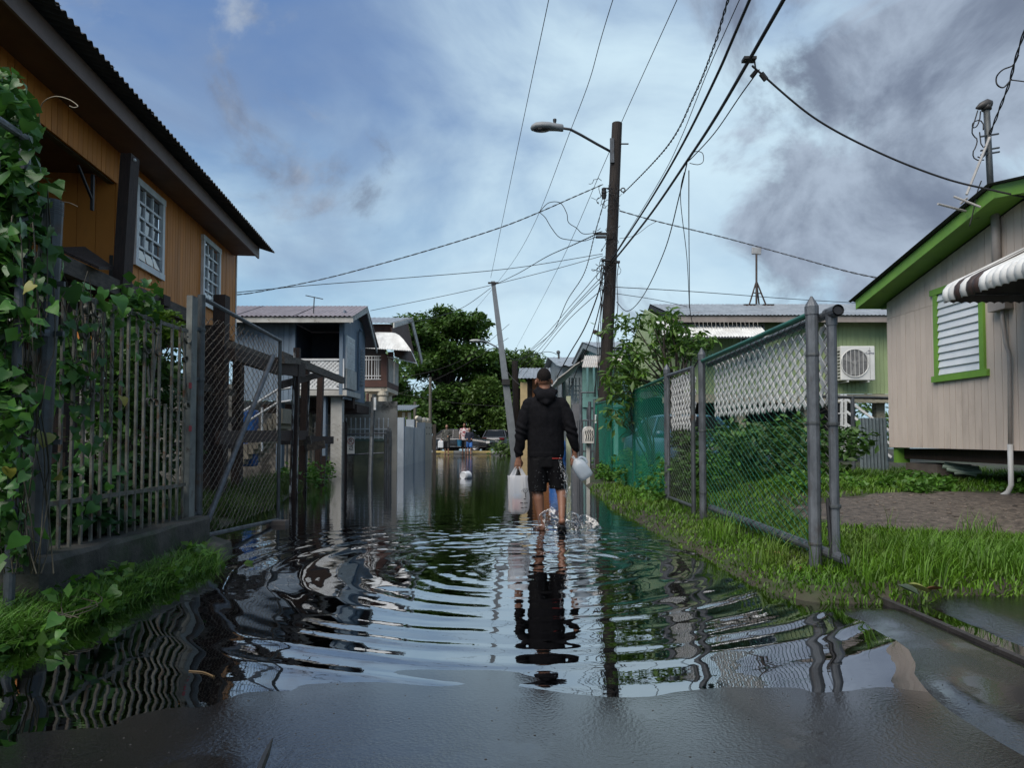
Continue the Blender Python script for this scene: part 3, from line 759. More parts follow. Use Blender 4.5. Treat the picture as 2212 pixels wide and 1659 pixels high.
bm_ = MB(); bm_.box((WB / 2 - 0.003, 0, (gz1 - gz0) / 2), (WB - 0.006, 0.025, gz1 - gz0)); bme = bm_.mesh('board'); bme.materials.append(GREEN)
while x < gx1:
    inst(bme, 'board', gh, Matrix.Translation((x, YG + random.uniform(0, .003), gz0))); x += WB
mb = MB(); mb.box(((gx0 + gx1) / 2, YG + 0.05, (gz0 + gz1) / 2), (gx1 - gx0, 0.05, gz1 - gz0 - 0.02)); mb.box((gx0 + 0.02, YG + 2.2, (gz0 + gz1) / 2), (0.05, 4.3, gz1 - gz0)); mb.build('wall_core', MATS['dark_backing'], gh)
ev = P(1600, 680, YG - 0.55); rv = P(1600, 657, YG + 2.3)
rx0 = P(1404, 660, YG + 2.3).x; ex0 = P(1404, 660, YG + 2.3).x
mb = MB(); mb.sheet((rx0, ev.y, ev.z), (gx1 - rx0 + 0.4, 0, 0), (0, rv.y - ev.y, rv.z - ev.z), 200, 2, corr_fun(72, 0.012)); mb.build('roof_sheet', ROOFZ, gh, smooth=False)
mb = MB(); mb.sheet((rx0, rv.y, rv.z), (gx1 - rx0 + 0.4, 0, 0), (0, rv.y - ev.y, ev.z - rv.z - 0.25), 120, 2, corr_fun(72, 0.012)); mb.build('roof_sheet', ROOFZ, gh)
mb = MB(); mb.box(((rx0 + gx1) / 2, ev.y + 0.06, ev.z - 0.10), (gx1 - rx0, 0.03, 0.15)); mb.build('fascia', BEIGE, gh)
mb = MB(); mb.prism([(rx0 + 0.02, ev.y + 0.05, ev.z - 0.16), (rx0 + 0.02, rv.y, rv.z - 0.17), (rx0 + 0.02, rv.y, rv.z - 0.03), (rx0 + 0.02, ev.y + 0.05, ev.z - 0.03)], (0.03, 0, 0))
mb.prism([(rx0 + 0.02, rv.y, rv.z - 0.17), (rx0 + 0.02, rv.y + 2.9, ev.z - 0.4), (rx0 + 0.02, rv.y + 2.9, ev.z - 0.26), (rx0 + 0.02, rv.y, rv.z - 0.03)], (0.03, 0, 0)); mb.build('fascia', ROOF_D, gh)
mb = MB(); mb.prism([(gx0 + 0.01, YG, gz0 + 0.3), (gx0 + 0.01, YG + 4.6, gz0 + 0.3), (gx0 + 0.01, YG + 4.6, gz1), (gx0 + 0.01, rv.y, rv.z - 0.15), (gx0 + 0.01, YG, gz1)], (-0.03, 0, 0)); mb.build('gable_wall', GREEN, gh)
mat('cream_column', (0.36, 0.33, 0.25), (0.26, 0.24, 0.18), 3, 0.7, 0.2, 40)
for px in (1460, 1600, 1745, 1900):
    mb = MB(); xx = P(px, 900, YG + 0.3).x; mb.box((xx, YG + 0.35, (gz0 + 0.1) / 2), (0.22, 0.22, gz0 - 0.1 + 0.05))
    mb.build('stilt', MATS['cream_column'], gh)
mb = MB(); mb.box(((gx0 + gx1) / 2, YG + 0.03, gz0 - 0.12), (gx1 - gx0, 0.2, 0.22)); mb.build('floor_beam', MATS['cream_column'], gh)
mb = MB(); mb.box(((gx0 + gx1) / 2, YG + 4.2, gz0 / 2), (gx1 - gx0, 0.1, gz0)); mb.build('undercroft_shade_wall', mat('shade_and_joint_dark', (0.03, 0.028, 0.026), rough=0.9), gh)  # dark wall standing in for the shade below the floor
# upper window with white bars behind the lattice
c0 = P(1598, 700, YG); c1 = P(1652, 790, YG)
mb = MB(); mb.box(((c0.x + c1.x) / 2, YG - 0.015, (c0.z + c1.z) / 2), (c1.x - c0.x, 0.03, c0.z - c1.z)); wn = mb.build('window', WHITE, gh)
for i in range(3):
    for j in range(4):
        wx = c0.x + 0.04 + i * (c1.x - c0.x - 0.06) / 3; wz = c1.z + 0.05 + j * (c0.z - c1.z - 0.06) / 4
        mb = MB(); mb.box((wx + 0.085, YG - 0.035, wz + 0.11), ((c1.x - c0.x) / 3 - 0.05, 0.012, (c0.z - c1.z) / 4 - 0.05)); mb.build('pane', DARK_GLASS, wn)
# strings of little lights under the gable eave
mb = MB()
for k in range(16):
    xx = P(1500 + k * 9, 683, YG - 0.5).x; zt = ev.z - 0.17
    mb.tube([(xx, ev.y + 0.02, zt), (xx + 0.01, ev.y + 0.02, zt - 0.10 - 0.05 * (k % 3))], 0.006, 4)
mb.tube([P(1490, 684, YG - 0.5), P(1560, 690, YG - 0.5), P(1650, 684, YG - 0.5)], 0.006, 4)
mb.build('icicle_lights', mat('string_lights', (0.45, 0.43, 0.38), rough=0.5), gh)
# white metal awning on the green house
awg = thing('corrugated_awning', 'plain white corrugated awning on green house above the tree', 'awning', P(1560, 725, YG - 0.9))
a0 = P(1432, 727, YG - 0.95); a1 = P(1662, 722, YG - 0.95); b0 = P(1440, 694, YG - 0.03)
mb = MB(); mb.sheet((a0.x, a0.y, a0.z), (a1.x - a0.x, 0, 0), (-0.0, 0.92, b0.z - a0.z), 150, 2, corr_fun(36, 0.014)); mb.build('canopy', AWW, awg)
mb = MB(); mb.tube([(a0.x, a0.y, a0.z - 0.03), (a1.x, a0.y, a0.z - 0.03)], 0.014, 6)
for xx in (a0.x + 0.1, a1.x - 0.1): mb.tube([(xx, a0.y, a0.z - 0.03), (xx, YG, a0.z - 0.15)], 0.012, 6)
mb.build('frame_bar', GALV, awg)

# air conditioner
ax0, az0 = P(1814, 823, YG - 0.35).x, P(1814, 822, YG - 0.35).z; ax1, az1 = P(1888, 823, YG - 0.35).x, P(1814, 748, YG - 0.35).z
ac = thing('air_conditioner', 'white air conditioner unit bracketed on the green wall', 'air conditioner', ((ax0 + ax1) / 2, YG - 0.2, az0 - 0.05))
ACW = mat('appliance_white', (0.66, 0.66, 0.64), (0.58, 0.58, 0.56), 3, 0.4, rnd=0)
yA = YG - 0.42
mb = MB(); mb.box(((ax0 + ax1) / 2, YG - 0.24, (az0 + az1) / 2), (ax1 - ax0, 0.36, az1 - az0)); bd = mb.build('case', ACW, ac)
mod = bd.modifiers.new('bevel', 'BEVEL'); mod.width = 0.02; mod.segments = 2
fc = V(((ax0 * 0.6 + ax1 * 0.4) + 0.0, yA, (az0 + az1) / 2)); fr_ = (az1 - az0) * 0.40
mb = MB(); mb.lathe(fc, [(fr_, -0.012), (fr_, 0.0), (fr_ * 0.97, 0.004)], 28, (0, -1, 0)); mb.build('fan_opening', mat('fan_dark', (0.10, 0.10, 0.10), (0.16, 0.16, 0.16), 8, 0.5), ac)
mb = MB()
for k in range(3):
    an = k * 2.094 + 0.4
    p_ = [fc + V((rr * math.cos(an + t), -0.008, rr * math.sin(an + t))) for rr, t in ((0.05, 0), (fr_ * 0.9, -0.25), (fr_ * 0.9, 0.35), (0.05, 0.6))]
    mb.prism(p_, (0, -0.003, 0))
mb.lathe(fc, [(0.06, 0), (0.05, 0.014)], 14, (0, -1, 0)); mb.build('fan_blades', mat('fan_grey', (0.22, 0.22, 0.215), rough=0.5), ac)
mb = MB()
for rr in (1.0, 1.03):
    mb.tube([fc + V((fr_ * rr * math.cos(a), -0.02, fr_ * rr * math.sin(a))) for a in [2 * math.pi * k / 24 for k in range(25)]], 0.004 if rr < 1 else 0.008, 4, caps=False)
for k in range(7):
    t = -0.9 + 0.3 * k; h = math.sqrt(1 - t * t) * fr_; mb.tube([fc + V((t * fr_, -0.024, -h)), fc + V((t * fr_, -0.024, h))], 0.006, 4)
mb.build('fan_grille', ACW, ac)
mb = MB()
for k in range(9):
    for j in range(2):
        mb.box((ax0 - 0.004, YG - 0.32 + j * 0.15, az0 + 0.07 + k * (az1 - az0 - 0.12) / 9), (0.008, 0.11, 0.035))
mb.build('side_vents', BLACK, ac)
mb = MB(); mb.box((ax1 - 0.13, yA - 0.002, (az0 + az1) / 2), (0.004, 0.004, (az1 - az0) * 0.92)); mb.build('panel_joint', BLACK, ac)
def text(body, size, loc, rot, m, name, parent, extr=0.001, align='CENTER', sx=1.0):
    cu = bpy.data.curves.new(name, 'FONT'); cu.body = body; cu.size = size; cu.extrude = extr; cu.align_x = align; cu.align_y = 'CENTER'
    t_ = bpy.data.objects.new(name, cu); COL.objects.link(t_)
    me = bpy.data.meshes.new_from_object(t_.evaluated_get(bpy.context.evaluated_depsgraph_get())); me.name = name
    bpy.data.objects.remove(t_); me.materials.clear(); me.materials.append(m)
    o = bpy.data.objects.new(name, me); _link(o, parent)
    o.location = V(loc) - wloc(parent); o.rotation_euler = rot; o.scale = (sx, 1, 1); return o
LOGO = mat('logo_blue', (0.02, 0.03, 0.09), rough=0.5, rnd=0)
text('Lumo', 0.085, (ax1 - 0.12, yA - 0.004, az1 - 0.18), (math.pi / 2, 0, 0), LOGO, 'logo', ac)
mb = MB(); mb.tube([V((ax1 - 0.15 + 0.035 * math.cos(t), yA - 0.004, az1 - 0.145 + 0.03 * math.sin(t))) for t in np.linspace(0.2, 2.6, 8)], 0.006, 4); mb.ball((ax1 - 0.235, yA - 0.003, az1 - 0.18), 0.010, 6, 4); mb.build('logo_arc', LOGO, ac)
mb = MB(); mb.box(((ax0 * 0.8 + ax1 * 0.2), YG - 0.22, az0 - 0.03), (0.035, 0.42, 0.03)); mb.box(((ax0 * 0.2 + ax1 * 0.8), YG - 0.22, az0 - 0.03), (0.035, 0.42, 0.03)); mb.tube([(ax0 - 0.25, YG - 0.1, az0 - 0.06), (ax0 + 0.25, YG - 0.1, az0 - 0.03)], 0.02, 6); mb.build('bracket', WHITE, ac)

# satellite panel on a tripod
rz = rv.z + 0.03
sd = thing('roof_antenna', 'flat grey antenna panel on a tripod mast on green house roof', 'antenna', P(1640, 660, YG + 2.2))
YT = YG + 2.0
mb = MB(); mb.tube([P(1634, 548, YT), P(1634, 657, YT)], 0.03, 8)
bs_ = P(1634, 607, YT)
for px, dy in ((1618, 0.0), (1655, 0.0), (1640, 0.5)): mb.tube([bs_, P(px, 660, YT + dy)], 0.022, 6)
mb.tube([P(1626, 632, YT), P(1646, 634, YT)], 0.018, 6); mb.build('tripod', mat('rusty_mast', (0.06, 0.045, 0.04), rough=0.7), sd)
mb = MB(); c = P(1634, 542, YT); mb.box(c, (0.28, 0.06, 0.21), Matrix.Rotation(0.06, 3, 'Y')); pn = mb.build('panel', mat('antenna_grey', (0.36, 0.37, 0.38), rough=0.5), sd); md = pn.modifiers.new('bevel', 'BEVEL'); md.width = 0.025; md.segments = 2
mb = MB(); 
for px in (1617, 1657): mb.box(P(px, 662, YT), (0.32, 0.25, 0.10))
mb.build('foot_block', WOOD_D, sd)

# ------------------------------------------------------------------ right-hand street fence
XW = 2.16; POST = 0.041
def gz(x, y): return float(ground_z(x, y))
yA_, yC, yE, yEnd = XW * FPX / (1757 - 1106), XW * FPX / (1517 - 1106), XW * FPX / (1441 - 1106), XW * FPX / (1288 - 1106)
ZT = 1.97
def fpost(y, label, m=GALV, r=POST, z1=ZT, x=XW, cap=True, lean=(0, 0), bands=(0.35, 1.05, 1.75)):
    t = thing('fence_post', label, 'fence post', (x, y, gz(x, y)), 'posts of the chain-link fences')
    mb = MB(); post(mb, x, y, gz(x, y) - 0.2, z1, r, cap, lean); mb.build('pole', m, t, smooth=False)
    for zz in bands:
        mb = MB(); band(mb, x + lean[0] * zz / z1, y, zz, r); mb.build('clamp', GALV_D, t)
    return t
fpost(yA_, 'thick galvanised post with pointed cap at the near end of lattice gate', r=0.043, bands=(0.27, 1.13, 1.62))
fpost(yC, 'pointed-cap post between the lattice gate and the small grey gate', bands=(0.4, 1.1))
fpost(yE, 'pointed-cap post at the near end of the long green mesh', bands=(0.5, 1.2, 1.7))
fpost(yE + 2.6, 'second green post along the long green mesh', m=GVINYL, r=0.03, z1=1.86, cap=False, bands=())
fpost(yE + 5.3, 'third green post along the long green mesh', m=GVINYL, r=0.03, z1=1.86, cap=False, bands=())
fpost(yEnd, 'green end post where the long green mesh stops', m=GVINYL, r=0.035, z1=1.9, cap=False, bands=())

XG = XW + 0.075
gate = thing('lattice_gate', 'green mesh gate of grey pipe with white lattice along its upper half', 'gate', (XG, 6.2, 0.1))
yB = XG * FPX / (1800 - 1106)
zg0 = PX(1800, 1200, XG).z; zg1 = PX(1800, 674, XG).z
mb = MB(); mb.tube([(XG, yB, zg0 + 0.02), (XG, yB, zg1)], 0.032, 12); mb.lathe((XG, yB, zg1), [(0.037, -0.09), (0.043, 0.02)], 12); mb.build('end_pipe', GALV, gate, smooth=False)
mb = MB(); mb.tube([(XG, yB - 0.14, zg0), (XG, yC - 0.05, zg0 + 0.03)], 0.036, 12, caps=False); mb.tube([(XG, yB - 0.14, zg0), (XG, yC - 0.05, zg0 + 0.03)], 0.030, 12, caps=True); mb.build('bottom_pipe', GALV, gate)
for yy, zz in ((yB - 0.13, zg0), (yB - 0.09, zg1)):
    mb = MB(); mb.lathe((XG, yy, zz), [(0.031, 0), (0.031, -0.006)], 12, (0, 1, 0)); mb.build('pipe_mouth', BLACK, gate)
mb = MB(); mb.tube([(XG, yB - 0.10, zg1), (XG, yC - 0.03, ZT - 0.12)], 0.030, 12, caps=False); mb.lathe((XG, yB - 0.10, zg1), [(0.042, 0), (0.042, 0.16)], 12, (0, 1, 0), caps=False); mb.build('top_pipe', GALV, gate)
mb = MB(); mb.tube([(XW, yA_, ZT - 0.05), (XW, yC, ZT - 0.08)], 0.022, 10); mb.build('top_rail', GVINYL, gate)
for zz in (0.55, 1.12):
    mb = MB(); band(mb, XG, yB, zz, 0.039); mb.build('clamp', GALV_D, gate)
mb = MB(); mb.tube([(XG - 0.03, yB - 0.005, zg0), (XG - 0.05, yB + 0.0, zg0 + 0.4), (XG - 0.035, yB - 0.01, 0.55)], 0.012, 6); mb.build('strap', BLACK, gate)
sagf = lambda a, b: V((0.012 * math.sin(a * 3.1 + b * 1.7), 0, 0.010 * math.sin(a * 5.0)))
mesh_o = chainlink((XG - 0.04, yA_ - 0.02, zg0 - 0.03), (0, 1, 0), yC - yA_ + 0.0, ZT - zg0 - 0.0, 0.070, 0.0026, 4, 0.95, sagf).build('mesh', GVINYL, gate, fix=False); mesh_o['kind'] = 'stuff'
mesh_o = chainlink((XG, yB + 0.03, zg0 - 0.02), (0, 1, 0), yA_ - yB - 0.02, ZT - zg0 - 0.10, 0.070, 0.0026, 4, 0.95).build('mesh', WIRE_GREY, gate, fix=False); mesh_o['kind'] = 'stuff'
LATW = mat('white_plastic_lattice', (0.78, 0.78, 0.76), (0.68, 0.68, 0.66), 3, 0.5, rnd=0.06, c3=(0.3, 0.29, 0.26), s3=5, lo3=0.64, hi3=0.78)
def lattice(parent, X, y0, y1, z0, z1, pitch, w, mtl):
    """diagonal slats, each a piece; both diagonals, one layer behind the other"""
    H = z1 - z0
    for s, dx in ((1, 0.0), (-1, 0.008)):
        mb = MB(); L_ = H * 1.0
        poly = [(0, -w * 0.7, 0), (0, 0, -w * 0.7), (0, w * 0.7, 0), (0, s * H * 1.0 + w * 0.7, H), (0, s * H * 1.0 - w * 0.7, H)]
        mb.prism(poly, (0.006, 0, 0)); me = mb.mesh('lattice_slat'); me.materials.append(mtl)
        y = y0 - (H if s > 0 else 0)
        while y < y1 + (0 if s > 0 else H):
            yy0, yy1 = y, y + s * H
            if min(yy0, yy1) > y0 - 0.02 and max(yy0, yy1) < y1 + 0.02:
                inst(me, 'lattice_slat', parent, Matrix.Translation((X + dx, y, z0 + random.uniform(-0.008, 0.008))))
            elif max(yy0, yy1) > y0 + 0.1 and min(yy0, yy1) < y1 - 0.1:
                # end pieces are cut off at the panel's edge
                ta, tb = 0.0, 1.0
                for e, sg in ((y0, 1), (y1, -1)):
                    if (yy0 - e) * sg < 0: ta = max(ta, (e - yy0) / (yy1 - yy0))
                    if (yy1 - e) * sg < 0: tb = min(tb, (e - yy0) / (yy1 - yy0))
                if tb - ta > 0.12:
                    mb2 = MB(); pa = V((X + dx + 0.003, yy0 + (yy1 - yy0) * ta, z0 + H * ta)); pb = V((X + dx + 0.003, yy0 + (yy1 - yy0) * tb, z0 + H * tb))
                    mb2.beam(pa, pb, w, 0.006, (1, 0, 0)); mb2.build('lattice_slat', mtl, parent)
            y += pitch
lattice(gate, XG + 0.045, yB + 0.08, yC - 0.06, 1.27, 1.84, 0.150, 0.046, LATW)

sg = thing('small_gate', 'narrow grey chain-link gate with white lattice, behind the lattice gate', 'gate', (XW, 8.8, 0.1))
ysg0, ysg1 = XW * FPX / (1497 - 1106), yE - 0.07
mb = MB(); mb.tube([(XW, ysg0, 0.10), (XW, ysg0, 1.86)], 0.027, 10); mb.build('side_pipe', GALV_D, sg)
mb = MB(); mb.tube([(XW, ysg1, 0.16), (XW, ysg1, 1.88)], 0.022, 10); mb.build('side_pipe', GALV, sg)
mb = MB(); mb.tube([(XW, ysg0, 1.86), (XW, ysg1, 1.88)], 0.022, 10); mb.build('top_pipe', GALV, sg)
mb = MB(); mb.tube([(XW, ysg0, 0.2), (XW, ysg1, 0.2)], 0.022, 10); mb.build('bottom_pipe', GALV_D, sg)
m_ = chainlink((XW, ysg0, 0.2), (0, 1, 0), ysg1 - ysg0, 1.66, 0.068, 0.0028, 3).build('mesh', WIRE_GREY, sg, fix=False); m_['kind'] = 'stuff'
lattice(sg, XW + 0.035, ysg0 + 0.03, ysg1 - 0.02, 1.14, 1.82, 0.150, 0.046, LATW)

gf = thing('green_fence', 'long run of green chain-link fence beside the flooded street', 'fence', (XW, 13, 0.0))
pts = [(XW, yE + 0.03, 1.87), (XW, yE + 2.6, 1.845), (XW + 0.01, yE + 5.3, 1.83), (XW, yEnd, 1.88)]
mb = MB(); mb.tube(pts, 0.022, 8); mb.build('top_rail', GVINYL, gf)
MESHG = mat('green_mesh', (0.016, 0.30, 0.19), (0.012, 0.22, 0.16), 2, 0.45, rnd=0)
sg2 = lambda a, b: V((0.02 * math.sin(a * 1.3 + b), 0, -0.02 * math.sin(a * 1.19) ** 2))
m_ = chainlink((XW, yE + 0.05, 0.08), (0, 1, 0), yEnd - yE - 0.05, 1.78, 0.066, 0.0031, 3, 0.85, sg2).build('mesh', MESHG, gf, fix=False); m_['kind'] = 'stuff'
mb = MB(); mb.tube([(XW, yE + 0.05, 0.12), (XW + 0.01, yE + 4, 0.10), (XW, yEnd, 0.08)], 0.004, 5); mb.build('tension_wire', GVINYL, gf)
mb = MB(); c = P(1288, 905, yEnd - 0.1); mb.box(c, (0.07, 0.015, 0.22)); sgn = mb.build('number_tag', WHITE, gf)
mb = MB(); mb.box(c + V((0, -0.009, 0)), (0.02, 0.003, 0.13)); mb.build('digits', BLACK, sgn)

# back fence between the two yards and a leaning zinc sheet
YBk = 12.6
bf = thing('yard_fence', 'low grey chain-link fence between the pink and green houses', 'fence', (5.5, YBk, 0.3))
fx0, fx1 = P(1800, 860, YBk).x, P(1960, 860, YBk).x; zt = P(1850, 858, YBk).z
mb = MB(); mb.tube([(fx0 - 0.6, YBk, zt + 0.02), (fx1, YBk, zt - 0.03)], 0.028, 8); mb.build('top_rail', GALV_D, bf)
xp = P(1842, 900, YBk).x
mb = MB(); mb.tube([(xp, YBk, 0.2), (xp, YBk, zt + 0.02)], 0.035, 10); mb.build('post', GALV, bf)
m_ = chainlink((fx0 - 0.6, YBk + 0.03, 0.38), (1, 0, 0), fx1 - fx0 + 0.6, zt - 0.4, 0.07, 0.003, 3).build('mesh', WIRE_GREY, bf, fix=False); m_['kind'] = 'stuff'
s0 = P(1860, 990, YBk - 0.15); s1 = P(1916, 903, YBk - 0.1)
mb = MB(); mb.sheet((s0.x, s0.y, 0.3), (s1.x - s0.x, 0, 0), (0, 0.06, s1.z - 0.3), 72, 1, corr_fun(8, -0.016)); 
mb.solo('corrugated_sheet', mat('blue_grey_zinc', (0.20, 0.245, 0.265), (0.13, 0.17, 0.185), 10, 0.5, 0.2, 60, 0.3, c3=(0.075, 0.028, 0.018), s3=1.6, lo3=0.60, hi3=0.64), 'rust-stained blue-grey corrugated sheet leaning on the yard fence', 'metal sheet')
# white outside stair rail under the green house
sr = thing('stair_railing', 'white diagonal stair railing below the green house', 'railing', P(1860, 980, 15.6))
for k in range(4):
    a = P(1828, 862 + k * 27, 15.6); b = P(1925, 934 + k * 27, 15.6); mb = MB(); mb.beam(a, b, 0.04, 0.055); mb.build('rail', WHITE, sr)
for px in (1818, 1826):
    mb = MB(); mb.beam(P(px, 852, 15.6), P(px, 975, 15.6), 0.05, 0.05, (0, 1, 0)); mb.build('upright', WHITE, sr)
for k in range(5):
    mb = MB(); mb.beam(P(1800, 866 + 27 * k, 15.6), P(1827, 866 + 27 * k, 15.6), 0.03, 0.03); mb.build('rail', WHITE, sr)
# ------------------------------------------------------------------ orange house
ORANGE = mat('orange_paint', (0.57, 0.205, 0.032), (0.47, 0.165, 0.028), 3, 0.6, 0.15, 50, rnd=0.07, stretch=(1, 1, 0.3), c3=(0.36, 0.145, 0.035), s3=2, lo3=0.62, hi3=0.8)
FASC = mat('mauve_fascia', (0.25, 0.185, 0.17), (0.2, 0.15, 0.14), 4, 0.6, 0.1, 40)
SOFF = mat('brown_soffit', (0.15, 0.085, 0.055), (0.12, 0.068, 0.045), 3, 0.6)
ROOFK = mat('old_corrugated', (0.075, 0.072, 0.07), (0.04, 0.038, 0.037), 6, 0.6, 0.2, 40, 0.2)
O = V((-4.90, 9.1, 0)); dN = V((-0.112, 1, 0)).normalized(); nN = V((1, 0.112, 0)).normalized()
def OW(px, py): return ON(px, py, O, nN)
def sz(px, py): p = OW(px, py); return (p - O).dot(dN), p.z
def W3(s, z, out=0.0): return O + dN * s + nN * out + V((0, 0, z))
RO = Matrix((nN, dN, V((0, 0, 1)))).transposed()      # local axes: out, along, up
oh = thing('orange_house', 'orange plank house on stilts under a dark corrugated eave', 'house', O + V((-2, 0, 0.1)))
s_far = sz(508, 600)[0]; s_near = -4.6
z_lo, z_hi = 2.86, 4.72
w1 = (sz(285, 480)[0], sz(347, 480)[0], sz(343, 605)[1], sz(349, 434)[1])
w2 = (sz(432, 560)[0], sz(470, 560)[0], sz(462, 683)[1], sz(469, 532)[1])
w2 = (w2[0], w2[1], w1[2] - 0.02, w1[3])
r_far = sz(249, 480)[0]; lint = sz(249, 391)[1]       # recessed gallery opening
WB = 0.103
s = s_far
while s > s_near:
    a, b = s - WB + 0.007, s
    segs = [(z_lo, z_hi)]
    for (q0, q1, lo, hi) in ((w1[0], w1[1], w1[2], w1[3]), (w2[0], w2[1], w2[2], w2[3]), (-9, r_far, 0, lint)):
        if b > q0 + 0.02 and a < q1 - 0.02:
            ns = []
            for (l, h) in segs:
                if lo > l: ns.append((l, min(lo + 0.02, h)))
                if hi < h: ns.append((max(hi - 0.02, l), h))
            segs = ns
    for l, h in segs:
        mb = MB(); mb.box(W3((a + b) / 2, (l + h) / 2, random.uniform(0, .004)), (0.025, b - a, h - l), RO); mb.build('board', ORANGE, oh)
    s -= WB
mb = MB()
mb.box(W3((r_far + s_far) / 2 - 0.0, (z_lo + w1[2]) / 2, -0.04), (0.04, s_far - r_far, w1[2] - z_lo), RO)
mb.box(W3((s_near + s_far) / 2, (w1[3] + z_hi) / 2 + 0.12, -0.04), (0.04, s_far - s_near, z_hi - w1[3] - 0.24), RO)
mb.build('wall_core', MATS['dark_backing'], oh)
# inside of the gallery: end wall of wide boards facing the street's near end, back wall, ceiling, lintel
s = 0.0
while s < 1.7:
    mb = MB(); mb.box(W3(r_far + 0.02, (z_lo - 0.2 + lint + 0.2) / 2, -0.12 - s), (0.21, 0.02, lint - z_lo + 0.4), RO); mb.build('board', ORANGE, oh); s += 0.215
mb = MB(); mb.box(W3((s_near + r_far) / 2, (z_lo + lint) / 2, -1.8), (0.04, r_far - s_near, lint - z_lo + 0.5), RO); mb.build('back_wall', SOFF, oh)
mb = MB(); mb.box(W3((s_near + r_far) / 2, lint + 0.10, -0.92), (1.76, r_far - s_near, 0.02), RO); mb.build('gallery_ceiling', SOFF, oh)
mb = MB(); mb.box(W3((s_near + r_far) / 2, lint + 0.0, -0.06), (0.07, r_far - s_near, 0.06), RO); mb.build('lintel', mat('mossy_lintel', (0.09, 0.07, 0.03), rough=0.8), oh)
mb = MB(); mb.box(W3((s_near + s_far) / 2, z_lo - 0.08, -0.95), (1.9, s_far - s_near, 0.1), RO); mb.build('floor', WOOD_D, oh)
mb = MB(); mb.box(W3(s_far - 0.012, (z_lo + z_hi) / 2, -1.9), (3.8, 0.02, z_hi - z_lo), RO); mb.build('end_wall', ORANGE, oh)
mb = MB(); mb.box(W3(s_far + 0.004, (z_lo + z_hi) / 2, 0.014), (0.03, 0.05, z_hi - z_lo), RO); mb.build('corner_trim', WHITE, oh)
# bracket in the gallery corner
bk = W3(r_far - 0.35, lint - 0.05, -0.1)
mb = MB(); mb.beam(bk, bk - V((0, 0, 0.42)), 0.04, 0.03, nN); mb.beam(bk - dN * 0.33 - V((0, 0, 0.02)), bk - V((0, 0, 0.3)), 0.025, 0.025); mb.build('bracket', BLACK, oh)
# eave
ef = ON(570, 556, O + nN * 0.52, nN); s_e = (ef - O).dot(dN); z_e = ef.z
z_f = z_e - 0.0
mb = MB(); mb.box(W3((s_near + s_e) / 2 - 0.1, z_e + 0.02, 0.47), (0.03, s_e - s_near - 0.2, 0.20), RO); mb.build('fascia', FASC, oh)
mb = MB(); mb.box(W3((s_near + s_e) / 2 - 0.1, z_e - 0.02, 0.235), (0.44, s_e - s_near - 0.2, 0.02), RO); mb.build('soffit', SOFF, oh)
mb = MB(); mb.box(W3(s_e - 0.21, z_e + 0.08, 0.22), (0.47, 0.03, 0.2), RO); mb.build('eave_return', FASC, oh)
L_ = s_e - s_near; pit = 0.11
for k in range(9):
    a = s_near + L_ * k / 9; b = s_near + L_ * (k + 1) / 9 + 0.04
    nw = round((b - a) / pit)
    mb = MB(); mb.sheet(W3(a, z_e + 0.105 + 0.003 * (k % 2), 0.72), dN * (b - a), (nN * -4.5 + V((0, 0, 1.35))), nw * 8, 1, corr_fun(nw, 0.016))
    mb.build('roof_sheet', ROOFK, oh)
# windows of three by five panes, the lower sashes tilted open
def sash_window(w, name):
    s0, s1, z0, z1 = w
    mb = MB()
    for zz in (z0 + 0.04, z1 - 0.04): mb.box(W3((s0 + s1) / 2, zz, 0.035), (0.06, s1 - s0 + 0.04, 0.085), RO)
    for ss in (s0 + 0.035, s1 - 0.035): mb.box(W3(ss, (z0 + z1) / 2, 0.034), (0.055, 0.075, z1 - z0 - 0.17), RO)
    wo = mb.build('window', WHITE, oh)
    a0, a1, b0, b1 = s0 + 0.075, s1 - 0.075, z0 + 0.085, z1 - 0.085
    mb = MB()
    for i in range(1, 3): mb.box(W3(a0 + (a1 - a0) * i / 3, (b0 + b1) / 2, 0.012), (0.035, 0.03, b1 - b0), RO)
    for j in range(1, 5): mb.box(W3((a0 + a1) / 2, b0 + (b1 - b0) * j / 5, 0.014), (0.045, a1 - a0, 0.03), RO)
    mb.build('muntins', WHITE, wo)
    for i in range(3):
        for j in range(5):
            pw, ph = (a1 - a0) / 3 - 0.032, (b1 - b0) / 5 - 0.032
            tilt = Matrix.Rotation(-0.22 if j == 0 else random.uniform(0.0, 0.05), 3, dN)
            mb = MB(); mb.box(W3(a0 + (a1 - a0) * (i + .5) / 3, b0 + (b1 - b0) * (j + .5) / 5, 0.0 if j else 0.03), (0.006, pw, ph), tilt @ RO)
            mb.build('pane', WGLASS, wo)
    mb = MB(); mb.box(W3((s0 + s1) / 2, (z0 + z1) / 2, -0.25), (0.02, s1 - s0, z1 - z0 + 0.2), RO); mb.build('room_shade_sheet', mat('room_shade', (0.02, 0.02, 0.022), rough=0.9), wo)  # dark sheet in place of the unlit room behind the panes
WGLASS = glass('sky_reflecting_glass', (0.10, 0.11, 0.12), 0.03); WGLASS.node_tree.nodes['Principled BSDF'].inputs['IOR'].default_value = 2.3
sash_window(w1, 'a'); sash_window(w2, 'b')
# stilts, and a dark wall coloured as the shade under the house
for ss in (-3.6, -1.4, 1.0, 3.4):
    for out in (-0.3, -2.6):
        mb = MB(); p = W3(ss, 0, out); mb.beam((p.x, p.y, -0.1), (p.x, p.y, z_lo - 0.1), 0.16, 0.16, (0, 1, 0)); mb.build('stilt', WOOD_D, oh)
mb = MB(); mb.box(W3((s_near + s_far) / 2, 1.35, -3.2), (0.05, s_far - s_near, 2.9), RO); mb.build('undercroft_shade_wall', MATS['shade_and_joint_dark'], oh)

